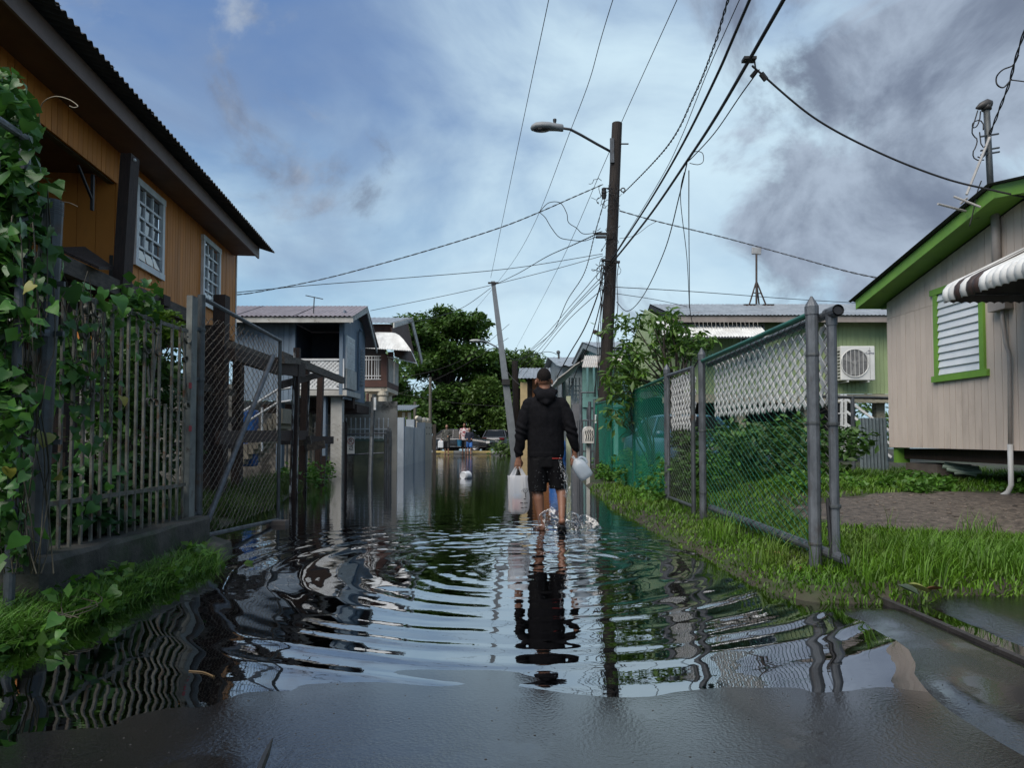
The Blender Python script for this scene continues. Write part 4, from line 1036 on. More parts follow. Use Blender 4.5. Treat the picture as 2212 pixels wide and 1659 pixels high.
# timber gallery frame in front of the house
XP = -4.28
pf = thing('gallery_frame', 'unfinished weathered timber deck frame in front of orange house', 'deck', (XP, 8.2, 0.1))
def beamX(a, b, w, h, m, name='beam', X=XP):
    mb = MB(); mb.beam(PX(*a, X), PX(*b, X), w, h); return mb.build(name, m, pf)
beamX((120, 566), (281, 636), 0.10, 0.17, WOOD_G); beamX((272, 628), (404, 684), 0.12, 0.17, WOOD_G)
beamX((150, 590), (408, 705), 0.10, 0.16, WOOD_D, X=XP - 0.5)
pa, pb = PX(281, 338, XP + 0.02), PX(262, 640, XP + 0.02)
mb = MB(); mb.beam(pa, pb, 0.17, 0.12, (1, 0, 0)); mb.build('post', WOOD_D, pf)
mb = MB(); mb.ball(PX(291, 345, XP + 0.09), 0.018, 8, 5); mb.build('bolt_head', WHITE, pf)
# plank shelf with rough edge
c0, c1, c2, c3 = PX(122, 540, XP - 0.3), PX(183, 538, XP - 0.55), PX(249, 584, XP - 0.1), PX(215, 583, XP + 0.2)
for k in range(5):
    t0, t1 = k / 5, (k + 0.93) / 5
    mb = MB(); A = c0.lerp(c3, t0); B = c0.lerp(c3, t1); C = c1.lerp(c2, t1); D_ = c1.lerp(c2, t0)
    mb.prism([A, B, C, D_], (0, 0, 0.03)); mb.build('plank', WOOD_D, pf)
for (y_, z1) in ((5.4, 2.6), (7.55, 2.62), (9.6, 2.6)):
    mb = MB(); mb.beam((XP, y_, -0.1), (XP, y_, z1), 0.15, 0.15, (0, 1, 0)); mb.build('post', WOOD_D, pf)
for zz, zz2 in ((1.75, 1.70), (1.3, 1.28), (0.95, 0.9)):
    mb = MB(); mb.beam((XP + 0.05, 4.6, zz), (XP + 0.05, 10.4, zz2), 0.05, 0.10); mb.build('beam', WOOD_G if zz > 1.5 else WOOD_D, pf)
mb = MB(); c = PX(356, 650, XP + 0.08); mb.box(c, (0.06, 0.16, 0.13)); mb.build('block', WOOD_D, pf)

# ------------------------------------------------------------------ steel posts with vine at the left edge
XL = -2.82
p1y = XL * FPX / (86 - 1106)
sp1 = thing('steel_post', 'thick grey steel post wrapped in vine at the left edge', 'post', (XL, p1y, 0.08))
mb = MB(); topz = PX(100, 432, XL).z
mb.tube([(XL - 0.02, p1y, -0.05), (XL + 0.03, p1y + 0.02, topz)], 0.061, 16); mb.build('pole', GALV_D, sp1, smooth=False)
for k in range(7):
    mb = MB(); mb.lathe((XL + 0.028, p1y + 0.02, topz - 0.012 - 0.012 * k), [(0.0615, -0.004), (0.0635, 0), (0.0615, 0.004)], 16, caps=False); mb.build('thread', GALV_D, sp1)
for zz in (1.0, 1.65, 1.95):
    mb = MB(); mb.lathe((XL, p1y, zz), [(0.066, -0.02), (0.068, 0), (0.066, 0.02)], 16); mb.box((XL + 0.09, p1y, zz), (0.08, 0.02, 0.03)); mb.build('clamp', GALV, sp1)
sp2 = thing('pipe_gate', 'slim grey pipe gate frame behind vine leaves at the left edge', 'gate', (-2.75, 3.8, 0.08))
y2 = 3.72; x2 = (40 - 1106) / FPX * y2
mb = MB(); mb.tube([(x2 - 0.03, y2, 0.0), (x2, y2, P(52, 292, y2).z)], 0.027, 12); mb.build('upright', GALV, sp2)
mb = MB(); mb.tube([(x2 - 0.10, y2 - 0.1, 0.0), (x2 - 0.09, y2 - 0.1, P(30, 330, y2).z)], 0.024, 12); mb.build('upright', GALV_D, sp2)
mb = MB(); mb.tube([P(58, 300, y2), P(-70, 215, y2 - 0.8)], 0.022, 10); mb.build('top_bar', GALV, sp2)

# ------------------------------------------------------------------ concrete curb wall with iron grille
wy0, wy1 = 3.9, -2.82 * FPX / (424 - 1106)
cw = thing('curb_wall', 'dark damp concrete curb wall under the iron grille', 'wall', (XL, 5, 0))
mb = MB(); nseg = 12
for k in range(nseg):
    ya_, yb_ = wy0 + (wy1 - wy0) * k / nseg, wy0 + (wy1 - wy0) * (k + 1) / nseg
rings = []
for k in range(nseg + 1):
    yy = wy0 + (wy1 - wy0) * k / nseg; j = lambda a: random.uniform(-a, a)
    rings.append([V((XL - 0.13, yy, -0.12)), V((XL + 0.15 + j(.01), yy, -0.12)), V((XL + 0.145 + j(.012), yy, 0.15 + j(.02))), V((XL + 0.14 + j(.008), yy, 0.305 + j(.008))), V((XL + 0.12 + j(.008), yy, 0.33 + j(.006))), V((XL - 0.12, yy, 0.335 + j(.004)))])
mb.loft(rings); mb.build('block', CONC_D, cw)
mb = MB(); rings = []
for k in range(9):
    yy = 3.9 + (wy1 + 0.1 - 3.9) * k / 8; j = lambda a: random.uniform(-a, a)
    rings.append([V((XL + 0.10, yy, -0.1)), V((XL + 0.34 + j(.03), yy, -0.1)), V((XL + 0.30 + j(.03), yy, 0.08 + j(.02))), V((XL + 0.12, yy, 0.13 + j(.02)))])
mb.loft(rings); mb.build('footing', CONC_D, cw)

gr = thing('iron_grille', 'rusty wrought iron grille with scrollwork on the curb wall', 'fence', (XL, 5, 0.33))
ztop = PX(410, 717, XL).z
gy0, gy1 = 4.12, XL * FPX / (402 - 1106)
mb = MB(); mb.box((XL, (gy0 + gy1) / 2, ztop), (0.014, gy1 - gy0, 0.03)); mb.build('top_rail', IRON, gr)
mb = MB(); mb.box((XL, (gy0 + gy1) / 2, 0.62), (0.014, gy1 - gy0, 0.03)); mb.build('bottom_rail', IRON, gr)
nb = 17; bars = []
bmb = MB(); bmb.box((0, 0, (ztop - 0.3) / 2), (0.017, 0.02, ztop - 0.3)); barm = bmb.mesh('bar'); barm.materials.append(IRON)
short = MB(); short.box((0, 0, 0.49), (0.017, 0.02, 0.98)); shortm = short.mesh('bar'); shortm.materials.append(IRON)
for k in range(nb):
    yy = gy0 + 0.04 + (gy1 - gy0 - 0.08) * k / (nb - 1) + random.uniform(-.006, .006)
    bars.append(yy)
    M4 = Matrix.Translation((XL, yy, 0.32)) @ Matrix.Rotation(random.uniform(-.008, .008), 4, 'X')
    inst(shortm if k == 13 else barm, 'bar', gr, M4)
def scroll(c, r, turn, a0, n=22, X=XL + 0.012, wd=0.012, up=1):
    """flat spiral strap"""
    pts = []
    for k in range(n):
        t = k / (n - 1); rr = r * (1 - 0.72 * t); an = a0 + turn * t
        pts.append(V((X, c[0] + rr * math.cos(an), c[1] + up * rr * math.sin(an))))
    mb = MB()
    vs = []
    for i, p in enumerate(pts):
        t = (pts[min(i + 1, n - 1)] - pts[max(i - 1, 0)]).normalized(); nn = V((0, -t.z, t.y)) * 0.0035
        vs += [p + nn + V((wd, 0, 0)), p + nn - V((wd, 0, 0)), p - nn - V((wd, 0, 0)), p - nn + V((wd, 0, 0))]
    fs = [(i * 4 + k, i * 4 + (k + 1) % 4, (i + 1) * 4 + (k + 1) % 4, (i + 1) * 4 + k) for i in range(n - 1) for k in range(4)] + [(3, 2, 1, 0), tuple((n - 1) * 4 + k for k in range(4))]
    mb.add(vs, fs); return mb
for yc_ in (4.55, 5.32, 5.93):
    for sd_ in (-1, 1):
        for (dy, zz, r, a0, tn, up) in ((0.055, ztop - 0.07, 0.052, math.pi if sd_ > 0 else 0, 5.2 * sd_, 1), (0.075, ztop - 0.24, 0.045, 0 if sd_ > 0 else math.pi, 5.0 * sd_, -1), (0.05, ztop - 0.66, 0.05, math.pi if sd_ > 0 else 0, -5.2 * sd_, 1)):
            if yc_ > 5.9 and sd_ > 0: continue
            scroll((yc_ + sd_ * dy, zz), r, tn, a0, up=up).build('scroll', IRON, gr)
        if not (yc_ > 5.9 and sd_ > 0):
            mb = MB(); mb.beam((XL, yc_ + sd_ * 0.11, ztop - 0.02), (XL, yc_ + sd_ * 0.012, ztop - 0.60), 0.012, 0.014); mb.build('vee_bar', IRON, gr)

# gate posts and the open chain-link gate
gp = thing('gate_post', 'square grey gate post with red paint marks', 'gate post', (XL, wy1 - 0.03, 0.0))
yq = XL * FPX / (411 - 1106)
mb = MB(); mb.box((XL, yq, 1.09), (0.05, 0.105, 2.36)); mb.build('column', mat('painted_post', (0.17, 0.18, 0.165), (0.10, 0.105, 0.10), 6, 0.6, 0.2, 60, c3=(0.06, 0.05, 0.04), s3=7, lo3=0.6, hi3=0.7), gp)
for py_ in (848, 938):
    c = PX(411, py_ - 15 if py_ == 848 else py_ - 12, XL + 0.027); mb = MB(); mb.box(c, (0.003, 0.05, 0.05)); mb.build('paint_mark', mat('red_mark', (0.35, 0.03, 0.04), rough=0.6), gp)
lg = thing('chainlink_gate', 'open rusty chain-link gate with diagonal brace on the left', 'gate', (XL, 7.1, 0.0))
ga, gb = XL * FPX / (431 - 1106), XL * FPX / (603 - 1106)
zl0, zl1, zr0, zr1 = PX(431, 1160, XL).z, PX(431, 640, XL).z, PX(603, 1122, XL).z, PX(603, 735, XL).z
mb = MB(); mb.tube([(XL, ga, zl0 - 0.1), (XL, ga, zl1 + 0.02)], 0.034, 12); mb.build('hinge_pipe', GALV_D, lg)
mb = MB(); mb.tube([(XL, ga, zl1), (XL, gb, zr1)], 0.021, 10); mb.build('top_pipe', GALV, lg)
mb = MB(); mb.tube([(XL, gb, zr0), (XL, gb, zr1)], 0.021, 10); mb.build('end_pipe', GALV_D, lg)
mb = MB(); mb.tube([(XL, ga + 0.03, zl0), (XL, gb, zr0)], 0.021, 10); mb.build('bottom_pipe', GALV, lg)
mb = MB(); mb.tube([PX(428, 1178, XL + 0.03), PX(590, 768, XL + 0.03)], 0.026, 10); mb.build('brace', GALV, lg)
for zz in (0.35, 1.55, 2.0):
    mb = MB(); band(mb, XL, ga, zz, 0.036); mb.box((XL, ga - 0.06, zz), (0.02, 0.09, 0.03)); mb.build('hinge', GALV_D, lg)
sg3 = lambda a, b: V((0.02 * math.sin(a * 2 + b * 3), 0, -0.02 * math.sin(a * 3 + b)))
m_ = chainlink((XL - 0.02, ga + 0.03, zl0 + 0.02), (0, 1, 0), gb - ga - 0.05, zr1 - zl0 - 0.03, 0.062, 0.0030, 4, 1.35, sg3).build('mesh', mat('rusty_mesh', (0.22, 0.20, 0.17), (0.12, 0.09, 0.07), 6, 0.55, metal=0.2, rnd=0), lg, fix=False); m_['kind'] = 'stuff'
# dry tendrils tangled in the gate top
mb = MB()
for k in range(34):
    a = random.uniform(ga + 0.05, ga + 0.9); z = random.uniform(1.45, 2.2) - (a - ga) * 0.15
    pts = [V((XL + 0.02, a, z))]
    for j in range(6): pts.append(pts[-1] + V((random.uniform(-.02, .02), random.uniform(-.09, .09), random.uniform(-.09, .06))))
    mb.tube(pts, 0.0028, 3, caps=False)
tv = mb.solo('dry_vine', mat('dry_stem', (0.13, 0.09, 0.055), (0.07, 0.05, 0.035), 9, 0.8), 'tangle of dry brown vine stems in the top of the left gate', 'vine', smooth=True); tv['kind'] = 'stuff'
# brick-like stub where the gate rests
mb = MB(); c = G(600, 1128, 0.03); mb.box((c.x, c.y, 0.0), (0.22, 0.14, 0.1)); mb.solo('stone_block', PIER, 'small tan block in the water under the gate end', 'block')

# ------------------------------------------------------------------ ruined timber posts in the water
rp = thing('timber_ruin', 'dark timber posts and rails of a ruined landing in the water', 'timber frame', (-4.0, 13, 0))
def tpost(px0, y0, px1, y1, Y, w, m=WOOD_D, name='post'):
    mb = MB(); a = P(px0, y0, Y); b = P(px1, y1, Y); b.z = -0.15
    mb.beam(a, b, w, w, (0, 1, 0)); return mb.build(name, m, rp)
FLAKE = mat('flaking_white_timber', (0.045, 0.03, 0.025), (0.025, 0.017, 0.014), 10, 0.75, 0.5, 40, stretch=(6, 6, 0.8), c3=(0.42, 0.43, 0.42), s3=5, lo3=0.50, hi3=0.56)
a_ = 11.6
tpost(642, 752, 633, 1075, a_, 0.10, WOOD_D); 
mb = MB(); mb.beam(P(637, 752, a_ - 0.06), P(627, 1075, a_ - 0.06) , 0.035, 0.03, (0, 1, 0)); mb.build('flaking_strip', FLAKE, rp)
tpost(661, 780, 652, 1052, 13.3, 0.125, WOOD_D); tpost(693, 812, 686, 1030, 15.2, 0.125, WOOD_D); tpost(700, 985, 696, 1030, 15.0, 0.08)
tpost(645, 752, 640, 1072, 11.62, 0.035, FLAKE, 'trim_strip'); tpost(669, 780, 660, 1052, 13.32, 0.03, FLAKE, 'trim_strip')
def tb(a, Ya, b, Yb, w, h, m=WOOD_D): mb = MB(); mb.beam(P(*a, Ya), P(*b, Yb), w, h); mb.build('rail', m, rp)
tb((470, 945), 8.4, (663, 940), 12.6, 0.06, 0.17); tb((604, 951), 11.8, (718, 951), 15.0, 0.06, 0.16)
tb((640, 955), 12.5, (672, 950), 12.5, 0.05, 0.16, WOOD_G); tb((659, 967), 13.2, (702, 960), 13.2, 0.05, 0.15, WOOD_G)
tb((606, 768), 11.0, (740, 822), 15.2, 0.08, 0.14, WOOD_G); tb((606, 832), 11.0, (700, 806), 15.0, 0.06, 0.12)
tb((600, 790), 10.6, (655, 800), 12.0, 0.08, 0.25); tb((606, 778), 10.6, (642, 780), 11.5, 0.12, 0.10, WOOD_G)
tb((500, 765), 9.0, (606, 800), 10.8, 0.09, 0.16, WOOD_D); tb((495, 745), 9.4, (600, 782), 11, 0.08, 0.10, WOOD_G)
mb = MB(); mb.beam((-4.15, 9.7, -0.1), (-4.15, 9.7, 3.05), 0.17, 0.17, (0, 1, 0)); mb.build('post', WOOD_D, rp)
mb = MB(); mb.beam((-4.5, 11.2, -0.1), (-4.5, 11.2, 2.3), 0.14, 0.14, (0, 1, 0)); mb.build('post', WOOD_D, rp)
# concrete stair of the blue house, seen through the gate
st = thing('concrete_stair', 'cream concrete stair with white handrail beside the blue house', 'stair', P(560, 1000, 14.5))
STC = mat('cream_concrete', (0.34, 0.30, 0.23), (0.25, 0.22, 0.17), 3, 0.75, 0.2, 40)
for k in range(9):
    a = P(520 + 10.5 * k, 975 - 11 * k, 15.4); mb = MB(); mb.box(a + V((0, 0.5, -0.12)), (0.13, 1.0, 0.34)); mb.build('step', STC, st)
for dy in (0, 28): 
    mb = MB(); mb.tube([P(500, 945 + dy - 40, 15.2), P(600, 842 + dy, 15.2), P(628, 838 + dy, 15.2)], 0.028, 8); mb.build('handrail', WHITE, st)
for px, y_ in ((566, 880), (600, 845)):
    mb = MB(); mb.tube([P(px, y_, 15.2), P(px, y_ + 95, 15.2)], 0.025, 8); mb.build('baluster', WHITE, st)
mb = MB(); c = P(538, 960, 15.8); mb.box((c.x, c.y, 1.0), (0.35, 0.3, 1.3)); b_ = mb.solo('blue_drum', mat('blue_plastic', (0.02, 0.10, 0.32), (0.015, 0.08, 0.26), 3, 0.4), 'tall bright blue container beside the concrete stair', 'container')
md = b_.modifiers.new('bevel', 'BEVEL'); md.width = 0.05; md.segments = 3

# block wall added to close bright sky gaps under the orange house
bw = thing('added_block_wall', 'stained grey block wall added to close a sky gap behind the timber posts', 'wall', (-10.5, 16.2, 0))
BLK = mat('grey_blocks', (0.16, 0.155, 0.145), (0.10, 0.098, 0.09), 3, 0.85, 0.4, 30, c3=(0.05, 0.05, 0.042), s3=1.2, lo3=0.5, hi3=0.65, rnd=0.15)
bkm = MB(); bkm.box((0, 0, 0), (0.39, 0.18, 0.19)); bkme = bkm.mesh('block'); bkme.materials.append(BLK)
for r_ in range(12):
    for c_ in range(19):
        inst(bkme, 'block', bw, Matrix.Translation((-6.7 - 0.4 * c_ - 0.2 * (r_ % 2), 16.4 + random.uniform(-.004, .004), 0.0 + 0.2 * r_)))
mb = MB(); mb.box((-10.5, 16.42, 1.1), (7.6, 0.12, 2.4)); mb.build('mortar', MATS['shade_and_joint_dark'], bw)
# ------------------------------------------------------------------ blue house
BLUE = mat('grey_blue_paint', (0.16, 0.215, 0.275), (0.125, 0.17, 0.225), 3, 0.6, 0.15, 50, rnd=0.09, stretch=(1, 1, 0.3), c3=(0.24, 0.26, 0.28), s3=4, lo3=0.66, hi3=0.72)
RROOF = mat('mauve_roofing', (0.27, 0.235, 0.245), (0.19, 0.16, 0.17), 3, 0.5, 0.1, 30, 0.2, c3=(0.33, 0.28, 0.29), s3=3, lo3=0.6, hi3=0.7)
CREAM = mat('cream_render', (0.62, 0.555, 0.44), (0.52, 0.47, 0.38), 2.5, 0.75, 0.15, 40, c3=(0.30, 0.28, 0.23), s3=2, lo3=0.6, hi3=0.75)
DIRTYW = mat('peeling_white', (0.52, 0.51, 0.48), (0.38, 0.37, 0.34), 4, 0.7, 0.2, 40, c3=(0.16, 0.13, 0.10), s3=6, lo3=0.62, hi3=0.7)
YB = 17.5; xr = P(742, 800, YB).x
bh = thing('blue_house', 'grey-blue raised house with mauve tin roof and lattice balcony', 'house', (xr - 3, YB + 2, 0))
yfar = xr * FPX / (786 - 1106)
zf = P(735, 853, YB).z; ze = P(735, 690, YB).z
x0 = P(505, 700, YB).x; xo0 = P(634, 700, YB).x; xo1 = P(735, 700, YB).x; zo = P(680, 699, YB).z
x = x0; WBb = 0.13
while x < xo0 - 0.02:
    mb = MB(); mb.box((x + WBb / 2, YB + random.uniform(0, .004), (zf - 0.15 + ze) / 2), (WBb - 0.008, 0.025, ze - zf + 0.15)); mb.build('board', BLUE, bh); x += WBb
x = xo0
while x < xr - 0.05:
    mb = MB(); mb.box((x + WBb / 2, YB, (zo + ze) / 2), (WBb - 0.008, 0.025, ze - zo)); mb.build('board', BLUE, bh); x += WBb
mb = MB(); mb.box(((x0 + xo0) / 2, YB + 0.05, (zf + ze) / 2), (xo0 - x0, 0.05, ze - zf)); mb.build('wall_core', MATS['dark_backing'], bh)
for xx, w_ in ((xo0 + 0.02, 0.09), (xo1 + 0.04, 0.09)):
    mb = MB(); mb.box((xx, YB - 0.01, (zf + ze) / 2), (w_, 0.09, ze - zf)); mb.build('corner_post', BLUE, bh)
# balcony room: the shade inside is painted as a darker blue
mb = MB(); mb.box(((xo0 + xo1) / 2, YB + 1.6, (zf + zo) / 2), (xo1 - xo0 + 0.1, 0.04, zo - zf)); mb.box((xo0 + 0.0, YB + 0.8, (zf + zo) / 2), (0.03, 1.6, zo - zf)); mb.box(((xo0 + xo1) / 2, YB + 0.8, zo + 0.05), (xo1 - xo0, 1.6, 0.03)); mb.build('balcony_walls', mat('shaded_blue_wall', (0.035, 0.045, 0.065), rough=0.8), bh)
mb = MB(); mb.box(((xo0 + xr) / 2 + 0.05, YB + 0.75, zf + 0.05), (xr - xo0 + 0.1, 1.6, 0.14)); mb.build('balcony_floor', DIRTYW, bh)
# right side wall facing the street (boards, louvered openings)
y = YB; 
while y < yfar:
    mb = MB(); mb.box((xr, y + 0.07, (zf - 0.1 + ze + 0.25) / 2), (0.03, 0.13, ze + 0.35 - zf)); mb.build('board', BLUE, bh); y += 0.138
def sidepanel(pxa, pxb, zlo, zhi, m, name, proud=0.03):
    ya_, yb_ = xr * FPX / (pxa - 1106), xr * FPX / (pxb - 1106); mb = MB(); mb.box((xr + proud, (ya_ + yb_) / 2, (zlo + zhi) / 2), (0.04, abs(yb_ - ya_), zhi - zlo)); return mb.build(name, m, bh)
zz = lambda py_: P(742, py_, YB).z
pnl = sidepanel(743, 761, zz(800), zz(722), WHITE, 'roller_shutter')
for k in range(14):
    mb = MB(); zk = zz(800) + (zz(722) - zz(800)) * (k + .5) / 14; ya_, yb_ = xr * FPX / (743 - 1106), xr * FPX / (761 - 1106); mb.box((xr + 0.056, (ya_ + yb_) / 2, zk), (0.012, yb_ - ya_ - 0.04, 0.045)); mb.build('shutter_slat', WHITE, pnl)
sidepanel(742.5, 764, zz(838), zz(795), DIRTYW, 'weathered_panel', 0.05)
lv = sidepanel(772, 780, zz(822), zz(734), BLUE, 'louver_window')
for k in range(12):
    mb = MB(); zk = zz(822) + (zz(734) - zz(822)) * (k + .5) / 12; ya_, yb_ = xr * FPX / (772 - 1106), xr * FPX / (780 - 1106); mb.box((xr + 0.06, (ya_ + yb_) / 2, zk), (0.03, yb_ - ya_ - 0.04, 0.05), Matrix.Rotation(0.5, 3, 'Y')); mb.build('louver', mat('pale_blue_slat', (0.26, 0.32, 0.38), rough=0.5), lv)
mb = MB(); cy_ = xr * FPX / (769 - 1106); mb.tube([(xr + 0.06, cy_, zz(835)), (xr + 0.06, cy_, zz(700)), (xr + 0.10, cy_, zz(692)), (xr + 0.16, cy_ - 0.05, zz(698))], 0.03, 8); mb.build('conduit', BLUE, bh)
# roof with gable to the street
rxe = P(763, 683, YB - 0.45).x; evz = P(700, 683, YB - 0.45).z; ridge_y = (YB + yfar) / 2 + 0.3; rgz = P(794, 661, ridge_y).z; rxr = P(794, 661, ridge_y).x
rdg = V((rxr, ridge_y, rgz))
nwv = 52
for k in range(6):
    a, b = -13 + (rxe + 13) * k / 6, -13 + (rxe + 13) * (k + 1) / 6 + 0.03
    mb = MB(); mb.sheet((a, YB - 0.5, evz), (b - a, 0, 0), (rxr - rxe if k == 5 else 0, ridge_y - YB + 0.5, rgz - evz), 80, 2, corr_fun(13, 0.013)); mb.build('roof_sheet', RROOF, bh)
fe = P(807, 748, yfar + 0.35)
mb = MB(); mb.prism([(-13, ridge_y, rgz), (rxr, ridge_y, rgz), (rxr + 0.05, yfar + 0.5, fe.z), (-13, yfar + 0.5, fe.z)], (0, 0, -0.03)); mb.build('roof_sheet', RROOF, bh)
mb = MB(); mb.box(((-13 + rxe) / 2, YB - 0.44, evz - 0.09), (rxe + 13, 0.03, 0.13)); mb.build('fascia', DIRTYW, bh)
mb = MB(); mb.prism([(rxr - 0.03, YB - 0.45, evz - 0.02), (rxr - 0.03, ridge_y, rgz - 0.02), (rxr - 0.03, ridge_y, rgz - 0.19), (rxr - 0.03, YB - 0.45, evz - 0.17)], (0.03, 0, 0)); mb.build('verge_board', DIRTYW, bh)
mb = MB(); mb.prism([(rxr - 0.03, ridge_y, rgz - 0.02), (rxr - 0.03, yfar + 0.5, fe.z - 0.03), (rxr - 0.03, yfar + 0.5, fe.z - 0.2), (rxr - 0.03, ridge_y, rgz - 0.19)], (0.03, 0, 0)); mb.build('verge_board', DIRTYW, bh)
mb = MB(); mb.prism([(xr + 0.01, YB, ze - 0.2), (xr + 0.01, ridge_y, rgz - 0.2), (xr + 0.01, yfar, fe.z - 0.1), (xr + 0.01, yfar, ze - 0.4)], (-0.03, 0, 0)); mb.build('gable_wall', BLUE, bh)
# lattice balustrade
ylat = YB - 0.03; lz0, lz1 = zf + 0.16, P(700, 777, YB).z
for zz_ in (lz0, (lz0 + lz1) / 2 + 0.02, lz1):
    mb = MB(); mb.box(((xo0 + xo1) / 2, ylat, zz_), (xo1 - xo0, 0.05, 0.045)); mb.build('balustrade_rail', WHITE, bh)
H = lz1 - lz0
for s_, dy in ((1, 0), (-1, 0.012)):
    xx = xo0 - H
    while xx < xo1 + H:
        a, b = xx, xx + s_ * H; t0, t1 = 0.0, 1.0
        lo_, hi_ = xo0 + 0.03, xo1 - 0.02
        for e, sg_ in ((lo_, 1), (hi_, -1)):
            if (a - e) * sg_ < 0: t0 = max(t0, (e - a) / (b - a))
            if (b - e) * sg_ < 0: t1 = min(t1, (e - a) / (b - a))
        if t1 - t0 > 0.1 and 0 <= t0 <= 1 and (a + (b - a) * t0) >= lo_ - .01 and (a + (b - a) * t1) <= hi_ + .01 and (a + (b - a) * t1) >= lo_ - .01 and (a + (b - a) * t0) <= hi_ + .01:
            mb = MB(); mb.beam((a + (b - a) * t0, ylat + dy, lz0 + H * t0), (a + (b - a) * t1, ylat + dy, lz0 + H * t1), 0.05, 0.008, (0, 1, 0)); mb.build('lattice_slat', WHITE, bh)
        xx += 0.105
mb = MB(); mb.beam((xo1 + 0.02, YB - 0.02, lz1), (xr + 0.02, YB - 0.0, lz1), 0.05, 0.05); mb.box((xo1 + 0.06, YB - 0.03, (lz0 + lz1) / 2), (0.12, 0.03, H)); mb.build('balustrade_end', WHITE, bh)
# supports
mb = MB(); mb.box((xr - 0.75, YB + 1.0, zf - 0.16), (1.6, 0.2, 0.3)); mb.build('beam', WOOD_D, bh)
mb = MB(); mb.box((xr - 1.2, YB + 1.9, zf - 0.3), (2.6, 1.6, 0.22)); mb.build('beam', WOOD_D, bh)
for pxa, pxb, m_, yy in ((697, 706, BLUE, YB + 0.2), (717, 741, DIRTYW, YB + 0.3), (600, 612, BLUE, YB + 0.4), (660, 672, STC, YB + 1.4)):
    xa, xb = P(pxa, 900, yy).x, P(pxb, 900, yy).x; mb = MB(); mb.box(((xa + xb) / 2, yy, (zf - 0.3) / 2), (xb - xa, 0.24, zf + 0.25)); mb.build('column', m_, bh)
mb = MB(); mb.box((xr - 2.4, YB + 3.2, zf / 2), (6.5, 0.1, zf)); mb.build('rear_wall', mat('stained_render', (0.42, 0.39, 0.34), (0.28, 0.26, 0.23), 2, 0.8, 0.2, 30, c3=(0.05, 0.05, 0.045), s3=1.5, lo3=0.5, hi3=0.65), bh)
mb = MB(); mb.box((xr - 5.5, YB + 0.6, 0.75), (5, 0.1, 1.5)); mb.build('lower_wall', MATS['stained_render'], bh)
# roof aerial
ra = thing('roof_aerial', 'thin T-shaped aerial on the mauve roof', 'antenna', P(677, 681, YB))
mb = MB(); mb.tube([P(677, 680, YB), P(679, 641, YB)], 0.014, 6); mb.build('mast', GALV_D, ra)
mb = MB(); mb.tube([P(660, 638, YB), P(698, 646, YB + 0.2)], 0.012, 6); mb.build('crossbar', GALV_D, ra)

# ------------------------------------------------------------------ brown and cream house with curved awning
YN = 26.0
BROWN = mat('red_brown_wood', (0.085, 0.036, 0.026), (0.06, 0.026, 0.02), 4, 0.6, 0.2, 40, rnd=0.1)
nh = thing('brown_house', 'brown and cream two-storey house with round columns and curved awning', 'house', P(800, 1000, YN + 2) * 1.0)
nh.location.z = 0
def nbox(px0, py0, px1, py1, Y, depth, m, name):
    a, b = P(px0, py0, Y), P(px1, py1, Y); mb = MB(); mb.box(((a.x + b.x) / 2, Y + depth / 2, (a.z + b.z) / 2), (abs(b.x - a.x), depth, abs(a.z - b.z))); return mb.build(name, m, nh)
nbox(760, 700, 845, 722, YN + 0.6, 4, BROWN, 'upper_wall')
nbox(770, 722, 832, 845, YN + 1.6, 0.1, mat('interior_shade', (0.05, 0.04, 0.035), rough=0.9), 'porch_back')  # dark panel, the porch's interior shade put into its colour
a, b = P(796, 697, YN + 0.2), P(862, 686, YN + 3)
mb = MB(); mb.sheet((a.x - 2, a.y, a.z), (P(850, 697, YN + 0.2).x - a.x + 2, 0, 0), (0.3, b.y - a.y, b.z - a.z), 60, 2, corr_fun(15, 0.02)); mb.build('roof_sheet', ROOFZ, nh)
xg = P(849, 700, YN + 0.2).x
mb = MB(); mb.prism([(xg, a.y, a.z), (xg + 0.3, b.y, b.z), (xg + 0.35, b.y + 3, a.z - 0.8), (xg + 0.3, b.y + 3, a.z - 1.0), (xg + 0.25, b.y, b.z - 0.2), (xg, a.y, a.z - 0.2)], (0.05, 0, 0)); mb.build('verge_board', DIRTYW, nh)
mb = MB(); mb.prism([(xg - 0.1, a.y, a.z - 0.2), (xg + 0.1, b.y, b.z - 0.2), (xg + 0.1, b.y + 2.6, a.z - 1.0), (xg - 0.1, a.y + 1, a.z - 1.2)], (0.04, 0, 0)); mb.build('gable_wall', BROWN, nh)
nbox(823, 765, 835, 845, YN - 0.1, 0.28, BROWN, 'porch_post'); nbox(838, 760, 847, 840, YN + 1.8, 0.3, BROWN, 'porch_post')
nbox(780, 822, 836, 836, YN - 0.15, 2.6, BROWN, 'floor_band'); nbox(780, 836, 836, 845, YN - 0.1, 2.5, CREAM, 'floor_slab')
for px in (787, 790.5, 796, 802.5, 809, 813.5, 817.5): nbox(px, 769, px + 0.9, 820, YN - 0.12, 0.03, WHITE, 'baluster')
for py_ in (768.5, 776, 811, 818.5): nbox(785, py_, 823, py_ + 1.4, YN - 0.12, 0.04, WHITE, 'rail')
xs_ = P(836, 800, YN).x
for k in range(2):
    mb = MB(); z0_, z1_ = P(836, 824, YN).z, P(836, 772, YN).z; mb.box((xs_ + 0.02, YN + 0.75 + k * 1.15, (z0_ + z1_) / 2), (0.04, 1.0, z1_ - z0_)); mb.build('side_panel', DIRTYW, nh)
mb = MB(); mb.box((xs_ - 0.02, YN + 1.2, P(836, 832, YN).z), (0.08, 2.6, 0.3)); mb.build('side_band', BROWN, nh)
